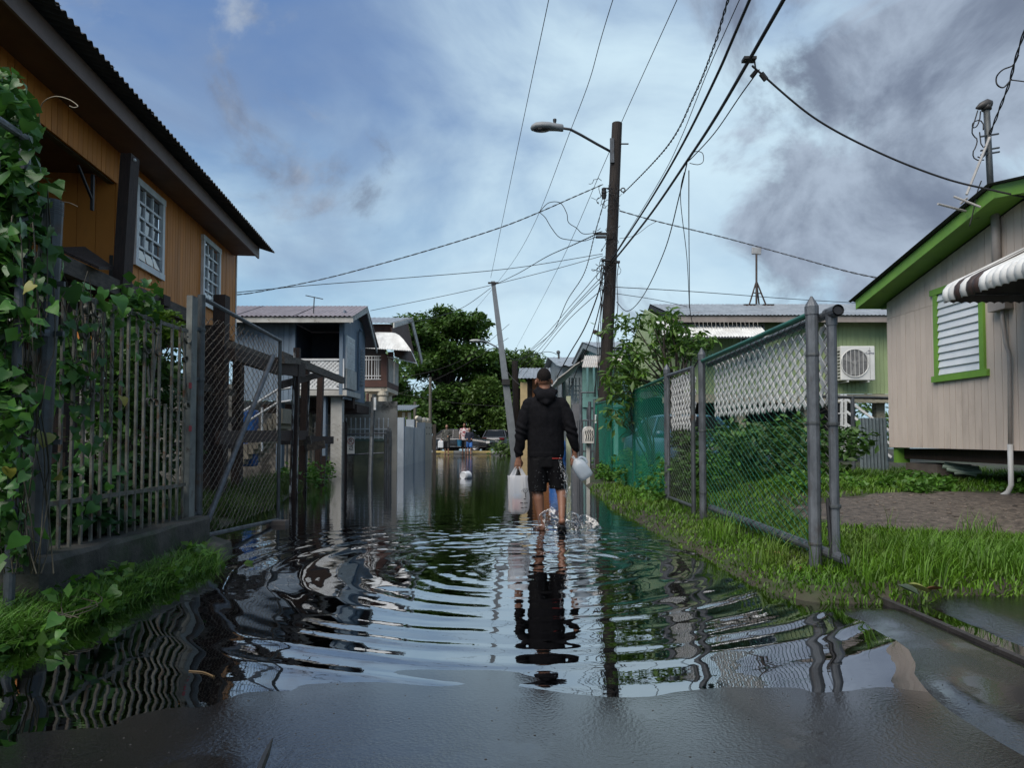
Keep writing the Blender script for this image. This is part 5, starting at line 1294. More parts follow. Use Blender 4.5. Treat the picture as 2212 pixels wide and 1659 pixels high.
nbox(742, 880, 790, 1010, YN + 1.2, 0.2, CREAM, 'lower_wall'); nbox(790, 845, 838, 1010, YN + 2.4, 0.2, CREAM, 'lower_wall')
nbox(791, 850, 795, 990, YN + 1.1, 0.1, BROWN, 'door_frame'); nbox(801, 858, 808, 990, YN + 2.3, 0.1, BROWN, 'door')
for px in (826, 837):
    c = P(px, 1000, YN + (0.1 if px < 830 else 1.5)); r_ = 0.17; zt = P(px, 846, c.y).z
    mb = MB(); mb.lathe((c.x, c.y, -0.2), [(r_, 0), (r_, zt - 0.05), (r_ * 0.92, zt + 0.0), (r_ * 1.25, zt + 0.06), (r_ * 1.25, zt + 0.22)], 16); mb.build('column', CREAM, nh, smooth=False)
# awning: front slope and drooping street slope
aw2 = thing('curved_awning', 'large white corrugated awning curving down over brown balcony', 'awning', P(850, 760, YN - 0.6))
C0, C1 = P(888, 757, YN - 0.9), P(903, 791, YN + 3.2); T0 = P(838, 719, YN); T1 = V((T0.x, YN + 4.2, T0.z)); L0, L1 = P(800, 719, YN), P(778, 750, YN - 0.9)
def slope(A0, A1, B0, B1, n_, m_, name):
    """corrugated ruled sheet from edge A0-A1 (on the wall) to edge B0-B1 (outer), bulging outwards"""
    mb = MB(); up_, dn_ = [], []
    for i_ in range(n_ + 1):
        t = i_ / n_; a_, b_ = A0.lerp(A1, t), B0.lerp(B1, t); o_ = 0.014 * math.cos(math.pi * i_)
        for k in range(m_ + 1): u = k / m_; p = a_.lerp(b_, u) + V((0, 0, 0.22 * math.sin(math.pi * min(1, u * 1.02)) + o_)); up_.append(p); dn_.append(p - V((0, 0, 0.02)))
    w_ = m_ + 1; M_ = len(up_); fs = []
    for i_ in range(n_):
        for k in range(m_): q_ = (i_ * w_ + k, i_ * w_ + k + 1, (i_ + 1) * w_ + k + 1, (i_ + 1) * w_ + k); fs += [q_, tuple(M_ + x_ for x_ in reversed(q_))]
        fs.append((i_ * w_ + m_, M_ + i_ * w_ + m_, M_ + (i_ + 1) * w_ + m_, (i_ + 1) * w_ + m_))
    mb.add(up_ + dn_, fs); mb.build(name, AWW, aw2)
slope(L0, T0, L1, C0, 60, 6, 'front_slope'); slope(T0, T1, C0, C1, 60, 6, 'street_slope')
mb = MB(); mb.tube([P(834, 770, YN), P(900, 785, YN)], 0.02, 6); mb.build('stay_bar', WHITE, aw2)
# small carport roof beyond
cp = thing('carport', 'small blue-white tin carport roof beyond the cream columns', 'carport', P(868, 1000, 33)); cp.location.z = 0
a, b = P(839, 886, 32.5), P(888, 886, 32.5)
mb = MB(); mb.sheet((a.x, a.y, a.z), (b.x - a.x, 0, 0), (0.1, 2.5, 0.35), 60, 1, corr_fun(12, 0.02)); mb.build('roof', ROOFZ, cp)
mb = MB(); mb.box(((a.x + b.x) / 2, 33, a.z - 0.18), (b.x - a.x - 0.2, 0.1, 0.28)); mb.build('beam', mat('ochre_beam', (0.28, 0.2, 0.08), rough=0.7), cp)
for px in (842, 872, 884):
    c = P(px, 940, 33); mb = MB(); mb.box((c.x, 33, a.z / 2 - 0.15), (0.14, 0.14, a.z + 0.1)); mb.build('post', CREAM, cp)

# ------------------------------------------------------------------ green low wall with white pickets, sign gate
YK = 20.6
lw = thing('low_wall', 'mossy green low wall topped with white pickets in front of cream house', 'wall', P(800, 1000, YK)); lw.location.z = 0
xa, xb = P(766, 980, YK).x, P(842, 980, YK).x; zt = P(800, 953, YK).z
mb = MB(); mb.box(((xa + xb) / 2, YK, zt / 2 - 0.1), (xb - xa, 0.2, zt + 0.2)); mb.build('masonry', mat('mossy_render', (0.21, 0.215, 0.13), (0.15, 0.155, 0.095), 3, 0.8, 0.2, 30, c3=(0.08, 0.10, 0.07), s3=2, lo3=0.5, hi3=0.65), lw)
mb = MB(); mb.box(((xa + xb) / 2, YK, zt + 0.03), (xb - xa + 0.1, 0.26, 0.06)); mb.build('coping', mat('green_coping', (0.13, 0.2, 0.16), rough=0.7), lw)
pk = MB(); pk.box((0, 0, 0.3), (0.028, 0.028, 0.6)); pk.lathe((0, 0, 0.6), [(0.028, 0), (0.0, 0.07)], 6); pkm = pk.mesh('picket'); pkm.materials.append(WHITE)
xx = P(748, 940, YK).x
while xx < xb: inst(pkm, 'picket', lw, Matrix.Translation((xx, YK, zt + 0.05))); xx += 0.14
for py_ in (927, 945):
    mb = MB(); mb.box(((xa + xb) / 2 - 0.15, YK, P(800, py_, YK).z), (xb - xa + 0.3, 0.03, 0.04)); mb.build('rail', WHITE, lw)
YS = 18.9
sgt = thing('chain_gate', 'sagging chain-link driveway gate carrying the no-parking sign', 'gate', P(790, 1000, YS)); sgt.location.z = 0
for px, t_, m_, r_ in ((743, 915, WOOD_D, 0.09), (833, 938, GALV_D, 0.05), (838, 930, GALV, 0.035), (842, 933, GALV_D, 0.05)):
    c = P(px, 980, YS); zt_ = P(px, t_, YS).z; mb = MB(); mb.tube([(c.x, YS, -0.15), (c.x, YS, zt_)], r_, 10); mb.lathe((c.x, YS, zt_), [(r_ * 1.1, 0), (r_ * 0.3, 0.1)], 10); mb.build('post', m_, sgt)
for py0, py1 in ((939, 936), (983, 978)):
    mb = MB(); mb.tube([P(745, py0, YS), P(836, py1, YS)], 0.022, 8); mb.build('rail', GALV, sgt)
xa, xb = P(745, 980, YS).x, P(836, 980, YS).x
m_ = chainlink((xa, YS + 0.03, 0.05), (1, 0, 0), xb - xa, P(790, 938, YS).z - 0.05, 0.075, 0.004, 3).build('mesh', WIRE_GREY, sgt, fix=False); m_['kind'] = 'stuff'
xa2, xb2 = P(620, 980, 17.0).x, P(742, 980, 17.0).x
cf = thing('wire_fence', 'torn wire fence in front of the blue house columns', 'fence', P(690, 1020, 17.0)); cf.location.z = 0
m_ = chainlink((xa2, 17.0, 0.0), (1, 0, 0), xb2 - xa2, 1.35, 0.10, 0.004, 3, 1.1, lambda a, b: V((0, 0.04 * math.sin(a * 4 + b * 2), 0.04 * math.sin(a * 7)))).build('mesh', MATS['rusty_mesh'], cf, fix=False); m_['kind'] = 'stuff'
for xx in (xa2, (xa2 + xb2) / 2, xb2):
    mb = MB(); mb.tube([(xx, 17.0, -0.15), (xx, 17.0, 1.4)], 0.025, 8); mb.build('stake', GALV_D, cf)
# no-parking sign
c = P(758, 962, YS - 0.08); sw, sh_ = 0.20, 0.47
si = thing('parking_sign', 'white no-parking sign with R in red circle on chain gate', 'sign', c - V((0, 0, sh_ / 2)))
mb = MB(); mb.box(c, (sw, 0.012, sh_)); mb.build('plate', mat('sign_white', (0.62, 0.61, 0.58), (0.5, 0.49, 0.46), 6, 0.5), si)
RED = mat('sign_red', (0.30, 0.035, 0.03), rough=0.5); INK = mat('sign_ink', (0.012, 0.012, 0.012), rough=0.6)
mb = MB(); cc = c + V((0, -0.009, 0.11)); mb.tube([cc + V((0.085 * math.cos(t), 0, 0.085 * math.sin(t))) for t in [2 * math.pi * k / 28 for k in range(29)]], 0.009, 5, caps=False); mb.tube([cc + V((-0.06, 0, 0.06)), cc + V((0.06, 0, -0.06))], 0.007, 5); mb.build('red_circle', RED, si)
text('R', 0.16, cc + V((0, -0.003, 0)), (math.pi / 2, 0, 0), INK, 'letter', si)
mb = MB()
for a_, b_ in (((-.05, -.035), (.03, -.035)), ((.045, .01), (.045, -.085)), ((.015, -.0), (.015, -.03)), ((-.05, -.085), (.06, -.085)), ((-.035, -.085), (-.035, -.125))): mb.tube([c + V((a_[0], -.010, a_[1])), c + V((b_[0], -.010, b_[1]))], 0.0075, 5)
for k in range(5): mb.box(c + V((-.015 + .018 * k, -.009, -.125)), (.011, .004, .016))
mb.build('pictogram', INK, si)
# dark meter pole standing in the water
mp_ = thing('meter_pole', 'dark leaning meter pole standing in the water by the gate', 'pole', G(800, 1040))
mb = MB(); mb.tube([G(799, 1042) - V((0, 0, 0.2)), P(803, 945, 16.2), P(808, 852, 16.3)], [0.055, 0.05, 0.045], 10); mb.build('pole', GALV_D, mp_)
mb = MB(); mb.box(P(810, 872, 16.2), (0.05, 0.05, 0.3)); mb.build('meter', WHITE, mp_)
mb = MB(); mb.tube([P(798, 958, 16.1), P(797, 1010, 16.1), P(792, 1040, 16.1)], 0.012, 5); mb.build('cable', CABLE, mp_)

# ------------------------------------------------------------------ street wall with pillars and balls
XWL = -3.8
WALLG = mat('grey_pillar_paint', (0.34, 0.385, 0.43), (0.27, 0.31, 0.35), 2, 0.7, 0.15, 30, c3=(0.13, 0.14, 0.15), s3=1.5, lo3=0.6, hi3=0.75)
WALLW = mat('white_wall_render', (0.62, 0.62, 0.60), (0.5, 0.5, 0.49), 2, 0.7, 0.15, 30, c3=(0.26, 0.25, 0.23), s3=1.2, lo3=0.58, hi3=0.72)
sw_ = thing('street_wall', 'white and grey street wall with pillars standing in the water', 'wall', (XWL, 26, 0))
pil = []
for px0, px1, top in ((855, 872, 902), (877, 894, 906), (900, 917, 912)):
    yy = XWL * FPX / (px1 - 1106); xa = P(px0, 950, yy).x; xb = P(px1, 950, yy).x; zt = P(px0, top, yy).z
    mb = MB(); mb.box(((xa + xb) / 2, yy + 0.14, zt / 2 - 0.15), (xb - xa, 0.28, zt + 0.3)); mb.build('pillar', WALLG, sw_); pil.append((yy, xb, zt))
for i in range(2):
    (ya_, xb, zt), (yb_, _, _) = pil[i], pil[i + 1]; mb = MB(); mb.box((xb - 0.09, (ya_ + 0.28 + yb_) / 2, (zt - 0.3) / 2 - 0.1), (0.12, yb_ - ya_ - 0.30, zt - 0.1)); mb.build('wall_bay', WALLW, sw_)
cwl = thing('cream_wall', 'cream street wall with slots and round ball finials', 'wall', (XWL, 30, 0))
ya_, yb_ = pil[2][0] + 0.3, XWL * FPX / (933 - 1106); zt = P(930, 915, yb_).z
mb = MB(); mb.box((XWL - 0.12, (ya_ + yb_) / 2, zt / 2 - 0.15), (0.24, yb_ - ya_, zt + 0.3)); mb.build('masonry', CREAM, cwl)
for i, (px, py_) in enumerate(((912, 909), (922, 912), (928, 914))):
    yy = XWL * FPX / (px - 1106); mb = MB(); mb.ball((XWL - 0.12, yy, zt + 0.11), 0.13, 14, 9); mb.lathe((XWL - 0.12, yy, zt), [(0.09, 0), (0.06, 0.03)], 10); mb.build('ball_finial', CREAM, cwl, smooth=True)
for k in range(4):
    for zz_ in (zt - 0.22, zt - 0.5):
        mb = MB(); mb.box((XWL + 0.001, ya_ + 0.5 + k * 0.9, zz_), (0.01, 0.28, 0.07)); mb.build('slot', BLACK, cwl)
mb = MB(); c = P(938, 990, 33.6); mb.box((c.x, 33.6, 0.7), (0.16, 0.16, 1.9)); mb.solo('timber_bollard', WOOD_G, 'grey timber post at the far end of the cream wall', 'post')

# ------------------------------------------------------------------ houses on the far right
TEAL = mat('teal_paint', (0.17, 0.34, 0.32), (0.14, 0.28, 0.27), 3, 0.6, 0.1, 40)
TGREY = mat('blue_grey_trim', (0.24, 0.28, 0.30), (0.19, 0.22, 0.24), 3, 0.6)
XT = 2.88
th = thing('teal_house', 'teal gabled house with tin awning behind the wooden utility pole', 'house', (XT + 2, 27, 0))
yn_, ya2, yf_ = 23.0, 27.6, 32.4; zap = P(1260, 739, ya2).z; zen = P(1290, 750, yn_).z; zef = P(1236, 784, yf_).z
mb = MB(); mb.prism([(XT + 0.3, yn_ + 0.5, 2.4), (XT + 0.3, yf_ - 0.4, 2.4), (XT + 0.3, yf_ - 0.4, zef), (XT + 0.3, ya2, zap - 0.1), (XT + 0.3, yn_ + 0.5, zen)], (5, 0, 0)); mb.build('upper_wall', TEAL, th)
mb = MB(); mb.sheet((XT - 0.05, yn_, zen), (7, 0, 0), (0, ya2 - yn_, zap - zen), 140, 1, corr_fun(35, 0.016)); mb.build('roof_sheet', ROOFZ, th)
mb = MB(); mb.prism([(XT - 0.05, ya2, zap), (XT - 0.05, yf_, zef), (XT + 7, yf_, zef), (XT + 7, ya2, zap)], (0, 0, -0.04)); mb.build('roof_sheet', ROOFZ, th)
mb = MB(); mb.prism([(XT, yn_, zen - 0.03), (XT, ya2, zap - 0.03), (XT, ya2, zap - 0.25), (XT, yn_, zen - 0.25)], (0.05, 0, 0)); mb.build('verge_board', TGREY, th)
mb = MB(); mb.prism([(XT, yf_, zef - 0.04), (XT, ya2, zap - 0.03), (XT, ya2, zap - 0.25), (XT, yf_, zef - 0.25)], (0.05, 0, 0)); mb.build('verge_board', TGREY, th)
mb = MB(); mb.box((XT + 3.3, yn_ + 0.1, zen - 0.14), (6.6, 0.05, 0.2)); mb.build('fascia', TGREY, th)
mb = MB(); mb.box((XT + 2.9, yn_ + 1.6, 1.5), (5, 0.1, 3.0)); mb.build('porch_back', MATS['interior_shade'], th)  # dark panel standing for the unlit porch interior
for px in (1262, 1276, 1290, 1308, 1330):
    c = P(px, 850, yn_ - 0.3); mb = MB(); mb.box((c.x, c.y, 1.7), (0.13, 0.13, 3.6)); mb.build('porch_post', TEAL, th)
a, b = P(1258, 858, yn_ - 0.4), P(1345, 880, yn_ - 0.4); mb = MB(); mb.box(((a.x + b.x) / 2, a.y, (a.z + b.z) / 2), (b.x - a.x, 0.06, abs(a.z - b.z))); mb.build('porch_panel', TEAL, th)
mb = MB(); mb.box((XT + 0.4, yn_ + 5, 1.2), (0.1, 9, 2.4)); mb.build('lower_wall', mat('grey_siding', (0.16, 0.17, 0.175), (0.12, 0.13, 0.135), 3, 0.6), th)
aw3 = thing('tin_awning', 'rust-streaked tin awning wrapping the corner of teal house', 'awning', P(1290, 792, 22))
RTIN = mat('rusty_tin', (0.52, 0.50, 0.47), (0.40, 0.38, 0.36), 3, 0.5, 0.05, 30, c3=(0.33, 0.2, 0.11), s3=2.2, lo3=0.6, hi3=0.72)
a, b, t_ = P(1257, 793, 21.4), P(1345, 792, 21.4), P(1280, 768, 22.9)
mb = MB(); mb.sheet((a.x, a.y, a.z), (b.x - a.x, 0, 0), (0.25, t_.y - a.y, t_.z - a.z), 120, 2, corr_fun(20, 0.018)); mb.build('front_slope', RTIN, aw3)
pf_ = [P(1262, 777, 22.6), P(1240, 790, 22.6), P(1222, 805, 22.6), P(1203, 819, 22.6), P(1201, 823, 22.6)]
rings = [[(p.x, 22.4 + 9 * k / 60, p.z + 0.014 * math.cos(k * math.pi)) for p in pf_] + [(p.x + 0.01, 22.4 + 9 * k / 60, p.z - 0.03 + 0.014 * math.cos(k * math.pi)) for p in reversed(pf_)] for k in range(61)]
mb = MB(); mb.loft(rings); mb.build('street_slope', RTIN, aw3)
# white porch railing
pr = thing('porch_railing', 'white porch railing in front of teal house', 'railing', P(1245, 880, 24))
for px in (1230, 1237, 1244, 1252): 
    mb = MB(); mb.box(P(px, 845, 24), (0.05 if px != 1237 else 0.1, 0.05, 0.95)); mb.build('baluster', WHITE, pr)
for py_ in (834, 844, 853, 863): mb = MB(); a, b = P(1226, py_, 24), P(1256, py_, 24); mb.beam(a, b, 0.04, 0.04); mb.build('rail', WHITE, pr)
gh2 = thing('grey_cottage', 'small grey gabled cottage with zinc roof behind the man', 'house', (4, 36, 0))
XQ = 2.3; y0_, y1_, y2_ = 30.5, 38.5, 46
z0_, z1_, z2_ = P(1216, 790, y0_).z, P(1192, 772, y1_).z, P(1180, 812, y2_).z
mb = MB(); mb.prism([(XQ, y0_ + 0.4, 0), (XQ, y2_ - 1, 0), (XQ, y2_ - 1, z2_ + 0.4), (XQ, y1_, z1_ - 0.1), (XQ, y0_ + 0.4, z0_)], (5, 0, 0)); mb.build('wall', TGREY, gh2)
mb = MB(); mb.sheet((XQ - 0.3, y0_, z0_), (5.6, 0, 0), (0, y1_ - y0_, z1_ - z0_), 60, 1, corr_fun(15, 0.03)); mb.build('roof_sheet', ROOFZ, gh2)
mb = MB(); mb.prism([(XQ - 0.3, y1_, z1_), (XQ + 5, y1_, z1_), (XQ + 5, y2_, z2_), (XQ - 0.3, y2_, z2_)], (0, 0, -0.05)); mb.build('roof_sheet', ROOFZ, gh2)
mb = MB(); mb.tube([P(1207, 775, 34), P(1207, 763, 34)], 0.05, 8); mb.ball(P(1206, 761, 34), 0.10, 8, 6); mb.build('vent_cap', GALV_D, gh2)
ys_ = thing('wooden_shed', 'narrow ochre wooden shed with tin roof left of the man', 'shed', P(1150, 960, 34)); ys_.location.z = 0
OCH = mat('ochre_plaster', (0.50, 0.38, 0.20), (0.42, 0.32, 0.17), 3, 0.7); ODOOR = mat('orange_wood', (0.26, 0.10, 0.03), (0.19, 0.075, 0.025), 5, 0.6, stretch=(5, 1, 1))
for (pa, pb, ya, yb, m_, nm, Yq) in ((1124, 1139, 826, 985, OCH, 'post', 34), (1139, 1150, 815, 985, MATS['interior_shade'], 'opening', 34.6), (1150, 1190, 815, 985, ODOOR, 'door', 34.4)):  # the opening is a solid box coloured as interior shade
    a, b = P(pa, ya, Yq), P(pb, yb, Yq); mb = MB(); mb.box(((a.x + b.x) / 2, Yq, (a.z - 0.1) / 2), (b.x - a.x, 0.2, a.z + 0.1)); mb.build(nm, m_, ys_)
a, b = P(1119, 817, 33.6), P(1190, 817, 33.6); mb = MB(); mb.sheet((a.x, a.y, a.z), (b.x - a.x, 0, 0), (0.1, 2.4, 0.75), 40, 1, corr_fun(9, 0.02)); mb.build('roof', ROOFZ, ys_)

# ------------------------------------------------------------------ gates, barrel, mailbox beyond the green fence
sgp = thing('grey_metal_gate', 'grey sheet and pipe gate beyond the green mesh fence', 'gate', P(1260, 1000, 19)); sgp.location.z = 0
a, b = P(1236, 872, 19.5), P(1256, 1010, 19.5)
mb = MB(); mb.box(((a.x + b.x) / 2, 19.5, a.z / 2), (b.x - a.x, 0.05, a.z)); mb.build('sheet', mat('grey_sheet', (0.15, 0.155, 0.17), (0.11, 0.115, 0.125), 3, 0.6), sgp)
for px, t_ in ((1255, 848), (1274, 868), (1285, 862)):
    c = P(px, 950, 19.3); mb = MB(); mb.tube([(c.x, 19.3, -0.1), (c.x, 19.3, P(px, t_, 19.3).z)], 0.045, 10); mb.build('pipe', GALV, sgp)
for py_ in (848, 908, 930, 955, 975): mb = MB(); mb.tube([P(1255, py_, 19.3), P(1287, py_, 19.3)], 0.022, 8); mb.build('bar', GALV, sgp)
for px in (1247, 1251, 1259, 1264, 1269, 1279): mb = MB(); mb.tube([P(px, 908, 19.25), P(px, 1005, 19.25)], 0.016, 6); mb.build('bar', GALV, sgp)
mb = MB(); mb.tube([P(1244, 845 + 0, 18.2), P(1244, 846, 18.2)], 0.01, 6); 
mb = MB(); mb.tube([P(1290, 842, 18.2), P(1318, 838, 18.2), P(1345, 834, 18.2)], 0.03, 8); mb.build('top_bar', GALV, sgp)
c = P(1228, 950, 20); mb = MB(); mb.box((c.x, 20, P(1228, 856, 20).z / 2 - 0.1), (0.12, 0.16, P(1228, 856, 20).z + 0.2)); mb.solo('concrete_post', mat('lime_post', (0.42, 0.45, 0.30), (0.33, 0.36, 0.25), 3, 0.7), 'slim pale green concrete post right of the man', 'post')
c = P(1221, 980, 19.6); mb = MB(); mb.lathe((c.x - 0.22, 19.6, 0), [(0.22, -0.05), (0.245, 0.1), (0.25, 0.3), (0.235, 0.32), (0.25, 0.36), (0.25, 0.6), (0.235, 0.62), (0.245, 0.7), (0.22, 0.92)], 20); mb.solo('blue_barrel', MATS['blue_plastic'], 'blue plastic barrel half hidden behind the man\'s right arm', 'barrel', smooth=True)
mbx = thing('mailbox', 'white rounded mailbox with black wavy stripes on a white post', 'mailbox', P(1272, 1020, 14.5)); mbx.location.z = 0
c = P(1270, 938, 14.5)
mb = MB(); arc = [(-0.10, -0.19), (-0.10, 0.05), (-0.085, 0.12), (-0.04, 0.16), (0.03, 0.165), (0.09, 0.12), (0.10, 0.05), (0.10, -0.19)]
mb.prism([c + V((x_, -0.2, z_)) for x_, z_ in arc], (0, 0.4, 0)); mb.build('box', mat('box_white', (0.60, 0.58, 0.54), rough=0.5), mbx)
for k in range(4):
    mb = MB(); x_ = -0.07 + k * 0.045; mb.tube([c + V((x_, -0.203, -0.14)), c + V((x_ + 0.02, -0.203, -0.05)), c + V((x_ - 0.005, -0.203, 0.04)), c + V((x_ + 0.012, -0.203, 0.10 - 0.02 * abs(k - 1.5)))], 0.010, 5); mb.build('stripe', BLACK, mbx)
mb = MB(); mb.box((c.x, 14.5, c.z / 2 - 0.15), (0.07, 0.07, c.z + 0.1)); mb.build('post', DIRTYW, mbx)
# ------------------------------------------------------------------ utility poles
YP = 17.0
up = thing('utility_pole', 'tall dark wooden utility pole with street lamp, right of centre', 'utility pole', P(1298, 1000, YP)); up.location.z = 0
b0 = P(1296, 1000, YP); b0.z = -0.3; mid = P(1320, 560, YP); tp = P(1333, 266, YP)
mb = MB(); mb.tube([b0, b0.lerp(mid, 0.5), mid, mid.lerp(tp, 0.5), tp], [0.165, 0.157, 0.148, 0.138, 0.128], 14); mb.build('shaft', WOOD_POLE, up, smooth=False)
def pole_x(py_): return P(1296 + (1000 - py_) * (1333 - 1296) / 734.0, py_, YP)
mb = MB(); a = P(1321, 328, YP - 0.1); pts = [a, P(1290, 311, YP - 0.35), P(1255, 291, YP - 0.6), P(1232, 279, YP - 0.75), P(1213, 276, YP - 0.85)]
mb.tube(pts, 0.032, 8); mb.build('lamp_arm', mat('arm_metal', (0.07, 0.07, 0.072), rough=0.5), up, smooth=True)
mb = MB(); mb.box(P(1322, 325, YP - 0.13), (0.10, 0.06, 0.62)); mb.build('arm_plate', GALV, up)
lc = P(1182, 275, YP - 0.95)
mb = MB(); rings = []
for t, hw, up_, dn in ((-0.40, 0.02, 0.0, -0.03), (-0.37, 0.09, 0.05, -0.07), (-0.28, 0.15, 0.11, -0.08), (-0.12, 0.165, 0.13, -0.07), (0.05, 0.15, 0.125, -0.06), (0.2, 0.10, 0.10, -0.08), (0.36, 0.085, 0.075, -0.10), (0.385, 0.07, 0.05, -0.09)):
    ring = []
    for k in range(14):
        an = 2 * math.pi * k / 14; y_ = hw * math.cos(an); z_ = (up_ if math.sin(an) > 0 else -dn) * math.sin(an); ring.append(lc + V((t, y_, z_)))
    rings.append(ring)
mb.loft(rings); head = mb.build('lamp_head', mat('lamp_grey', (0.22, 0.235, 0.25), (0.18, 0.19, 0.2), 3, 0.5), up, smooth=True)
mb = MB(); mb.ball(lc + V((-0.14, 0, -0.05)), 0.13, 14, 8, (1.75, 1.0, 0.42)); mb.build('lens', mat('lamp_lens', (0.03, 0.026, 0.026), (0.05, 0.045, 0.045), 6, 0.2), head, smooth=True)
mb = MB(); mb.lathe(lc + V((0.18, 0, 0.09)), [(0.035, 0), (0.035, 0.06), (0.045, 0.065), (0.045, 0.11), (0.03, 0.12)], 10); mb.build('photocell', BLACK, head)
HW = mat('pole_hardware', (0.02, 0.02, 0.021), rough=0.6)
mb = MB(); mb.tube([pole_x(314) + V((0.1, -0.1, 0)), pole_x(314) + V((0.3, -0.1, 0.0))], 0.018, 6); mb.build('bolt', HW, up)
mb = MB(); c = pole_x(413) + V((0.22, -0.1, 0)); mb.tube([c + V((0.05 * math.cos(t), 0, 0.05 * math.sin(t))) for t in [2 * math.pi * k / 14 for k in range(15)]], 0.016, 5); mb.tube([c + V((-0.18, 0, 0)), c + V((-0.05, 0, 0))], 0.016, 5); mb.build('eye_bolt', HW, up)
mb = MB(); c = pole_x(420) + V((-0.26, -0.15, 0)); mb.tube([c + V((0, 0, 0.11)), c + V((0.2, 0.08, 0.13))], 0.016, 6); mb.lathe(c, [(0.03, 0.12), (0.06, 0.10), (0.06, 0.06), (0.045, 0.05), (0.065, 0.03), (0.065, -0.03), (0.045, -0.04), (0.07, -0.06), (0.05, -0.16)], 10); mb.build('insulator', HW, up)
mb = MB(); a, b = P(1283, 716, YP - 0.2), P(1303, 726, YP - 0.1); mb.beam(a, b, 0.07, 0.09); mb.build('peg', WOOD_D, up)
mb = MB(); mb.box(P(1300, 505, YP - 0.25), (0.35, 0.08, 0.05)); mb.box(P(1298, 512, YP - 0.25), (0.25, 0.1, 0.04)); mb.build('clamp', HW, up)
mb = MB(); mb.box(P(1308, 562, YP - 0.22), (0.2, 0.1, 0.05)); mb.box(P(1332, 566, YP - 0.1), (0.16, 0.08, 0.05)); mb.build('clamp', HW, up)
# tangle of wire ends on the pole
mb = MB()
for k in range(46):
    py_ = random.choice((400, 415, 430, 445, 500, 508, 520, 560, 575, 600, 625)); c = pole_x(py_) + V((random.uniform(-0.34, 0.08), random.uniform(-0.3, -0.18), random.uniform(-0.1, 0.1)))
    pts = [c]
    for j in range(7): pts.append(pts[-1] + V((random.uniform(-.11, .10), random.uniform(-.04, .04), random.uniform(-.16, .09))))
    s2 = [pts[0]]
    for i in range(len(pts) - 1): s2 += [pts[i].lerp(pts[i + 1], .33), pts[i].lerp(pts[i + 1], .67)]
    mb.tube(s2, 0.0075, 4, caps=False)
tw = mb.build('wire_tangle', CABLE, up, smooth=True); tw['kind'] = 'stuff'
mb = MB()
for dx, dy in ((-0.19, 0), (-0.22, -0.06), (0.20, -0.05), (-0.16, -0.12)):
    mb.tube([pole_x(py_) + V((dx + 0.03 * math.sin(py_ * 0.05 + dx * 30), dy - 0.1, 0)) for py_ in range(570, 860, 18)], 0.010, 5)
cb = mb.build('riser_cables', CABLE, up, smooth=True); cb['kind'] = 'stuff'

YL_ = 36.0
lp = thing('leaning_pole', 'grey concrete pole leaning left with small street lamp', 'utility pole', P(1112, 985, YL_)); lp.location.z = 0
CP = mat('grey_concrete_pole', (0.17, 0.19, 0.205), (0.13, 0.145, 0.16), 3, 0.7, 0.2, 30)
b0 = P(1113, 985, YL_); b0.z = -0.1; tpl = P(1065, 608, YL_)
mb = MB(); mb.loft([[b0 + V((sx * 0.22, sy * 0.2, 0)) for sx, sy in ((-1, -1), (1, -1), (1, 1), (-1, 1))], [tpl + V((sx * 0.11, sy * 0.1, 0)) for sx, sy in ((-1, -1), (1, -1), (1, 1), (-1, 1))]]); mb.build('shaft', CP, lp)
def lpx(py_): return P(1113 - (985 - py_) * 48 / 377.0, py_, YL_)
mb = MB(); mb.tube([lpx(760), P(1070, 748, YL_ - 0.2), P(1050, 738, YL_ - 0.3), P(1035, 735, YL_ - 0.4)], 0.04, 6); mb.build('lamp_arm', CP, lp)
mb = MB(); c = P(1027, 736, YL_ - 0.45); mb.ball(c, 0.2, 12, 8, (1.6, 0.7, 0.4)); mb.build('lamp_head', mat('lamp_pale', (0.4, 0.42, 0.4), rough=0.5), lp, smooth=True)
mb = MB(); mb.box(lpx(826) + V((0, -0.2, 0)), (0.42, 0.16, 0.3)); mb.build('strap_box', HW, lp)
mb = MB(); mb.box(lpx(612) + V((0, -0.1, 0)), (0.55, 0.1, 0.08)); mb.build('top_clamp', HW, lp)
wp2 = MB(); a = P(1122, 935, YL_ + 0.5); a.z = -0.1; wp2.tube([P(1132, 985, YL_ + 0.5) * 1.0, P(1117, 940, YL_ + 0.5), P(1096, 660, YL_ + 0.5) if False else P(1112, 780, YL_ + 0.5)], [0.21, 0.2, 0.17], 10)
wp2.solo('timber_pole', WOOD_POLE, 'short dark timber pole braced against the leaning concrete pole', 'utility pole')
for nm, px, t_, Yq, lab in (('thin_pole', 929, 815, 41.5, 'thin grey pole in front of the trees, left of the parked cars'), ('thin_pole', 896, 868, 43, 'shorter thin grey pole in front of the trees, further left')):
    c = P(px, 970, Yq); mb = MB(); mb.tube([(c.x, Yq, -0.1), (c.x, Yq, P(px, t_, Yq).z)], 0.09, 8); mb.solo(nm, mat('pale_timber', (0.12, 0.11, 0.09), (0.08, 0.075, 0.06), 5, 0.8), lab, 'pole')
c = P(901, 950, 42); mb = MB(); mb.tube([(c.x, 42, -0.1), (c.x, 42, P(901, 905, 42).z)], 0.05, 8); mb.ball(P(901, 903, 42), 0.14, 10, 7); mb.solo('yard_lamp', CREAM, 'small cream globe lamp on a stem behind the ball finials', 'lamp')

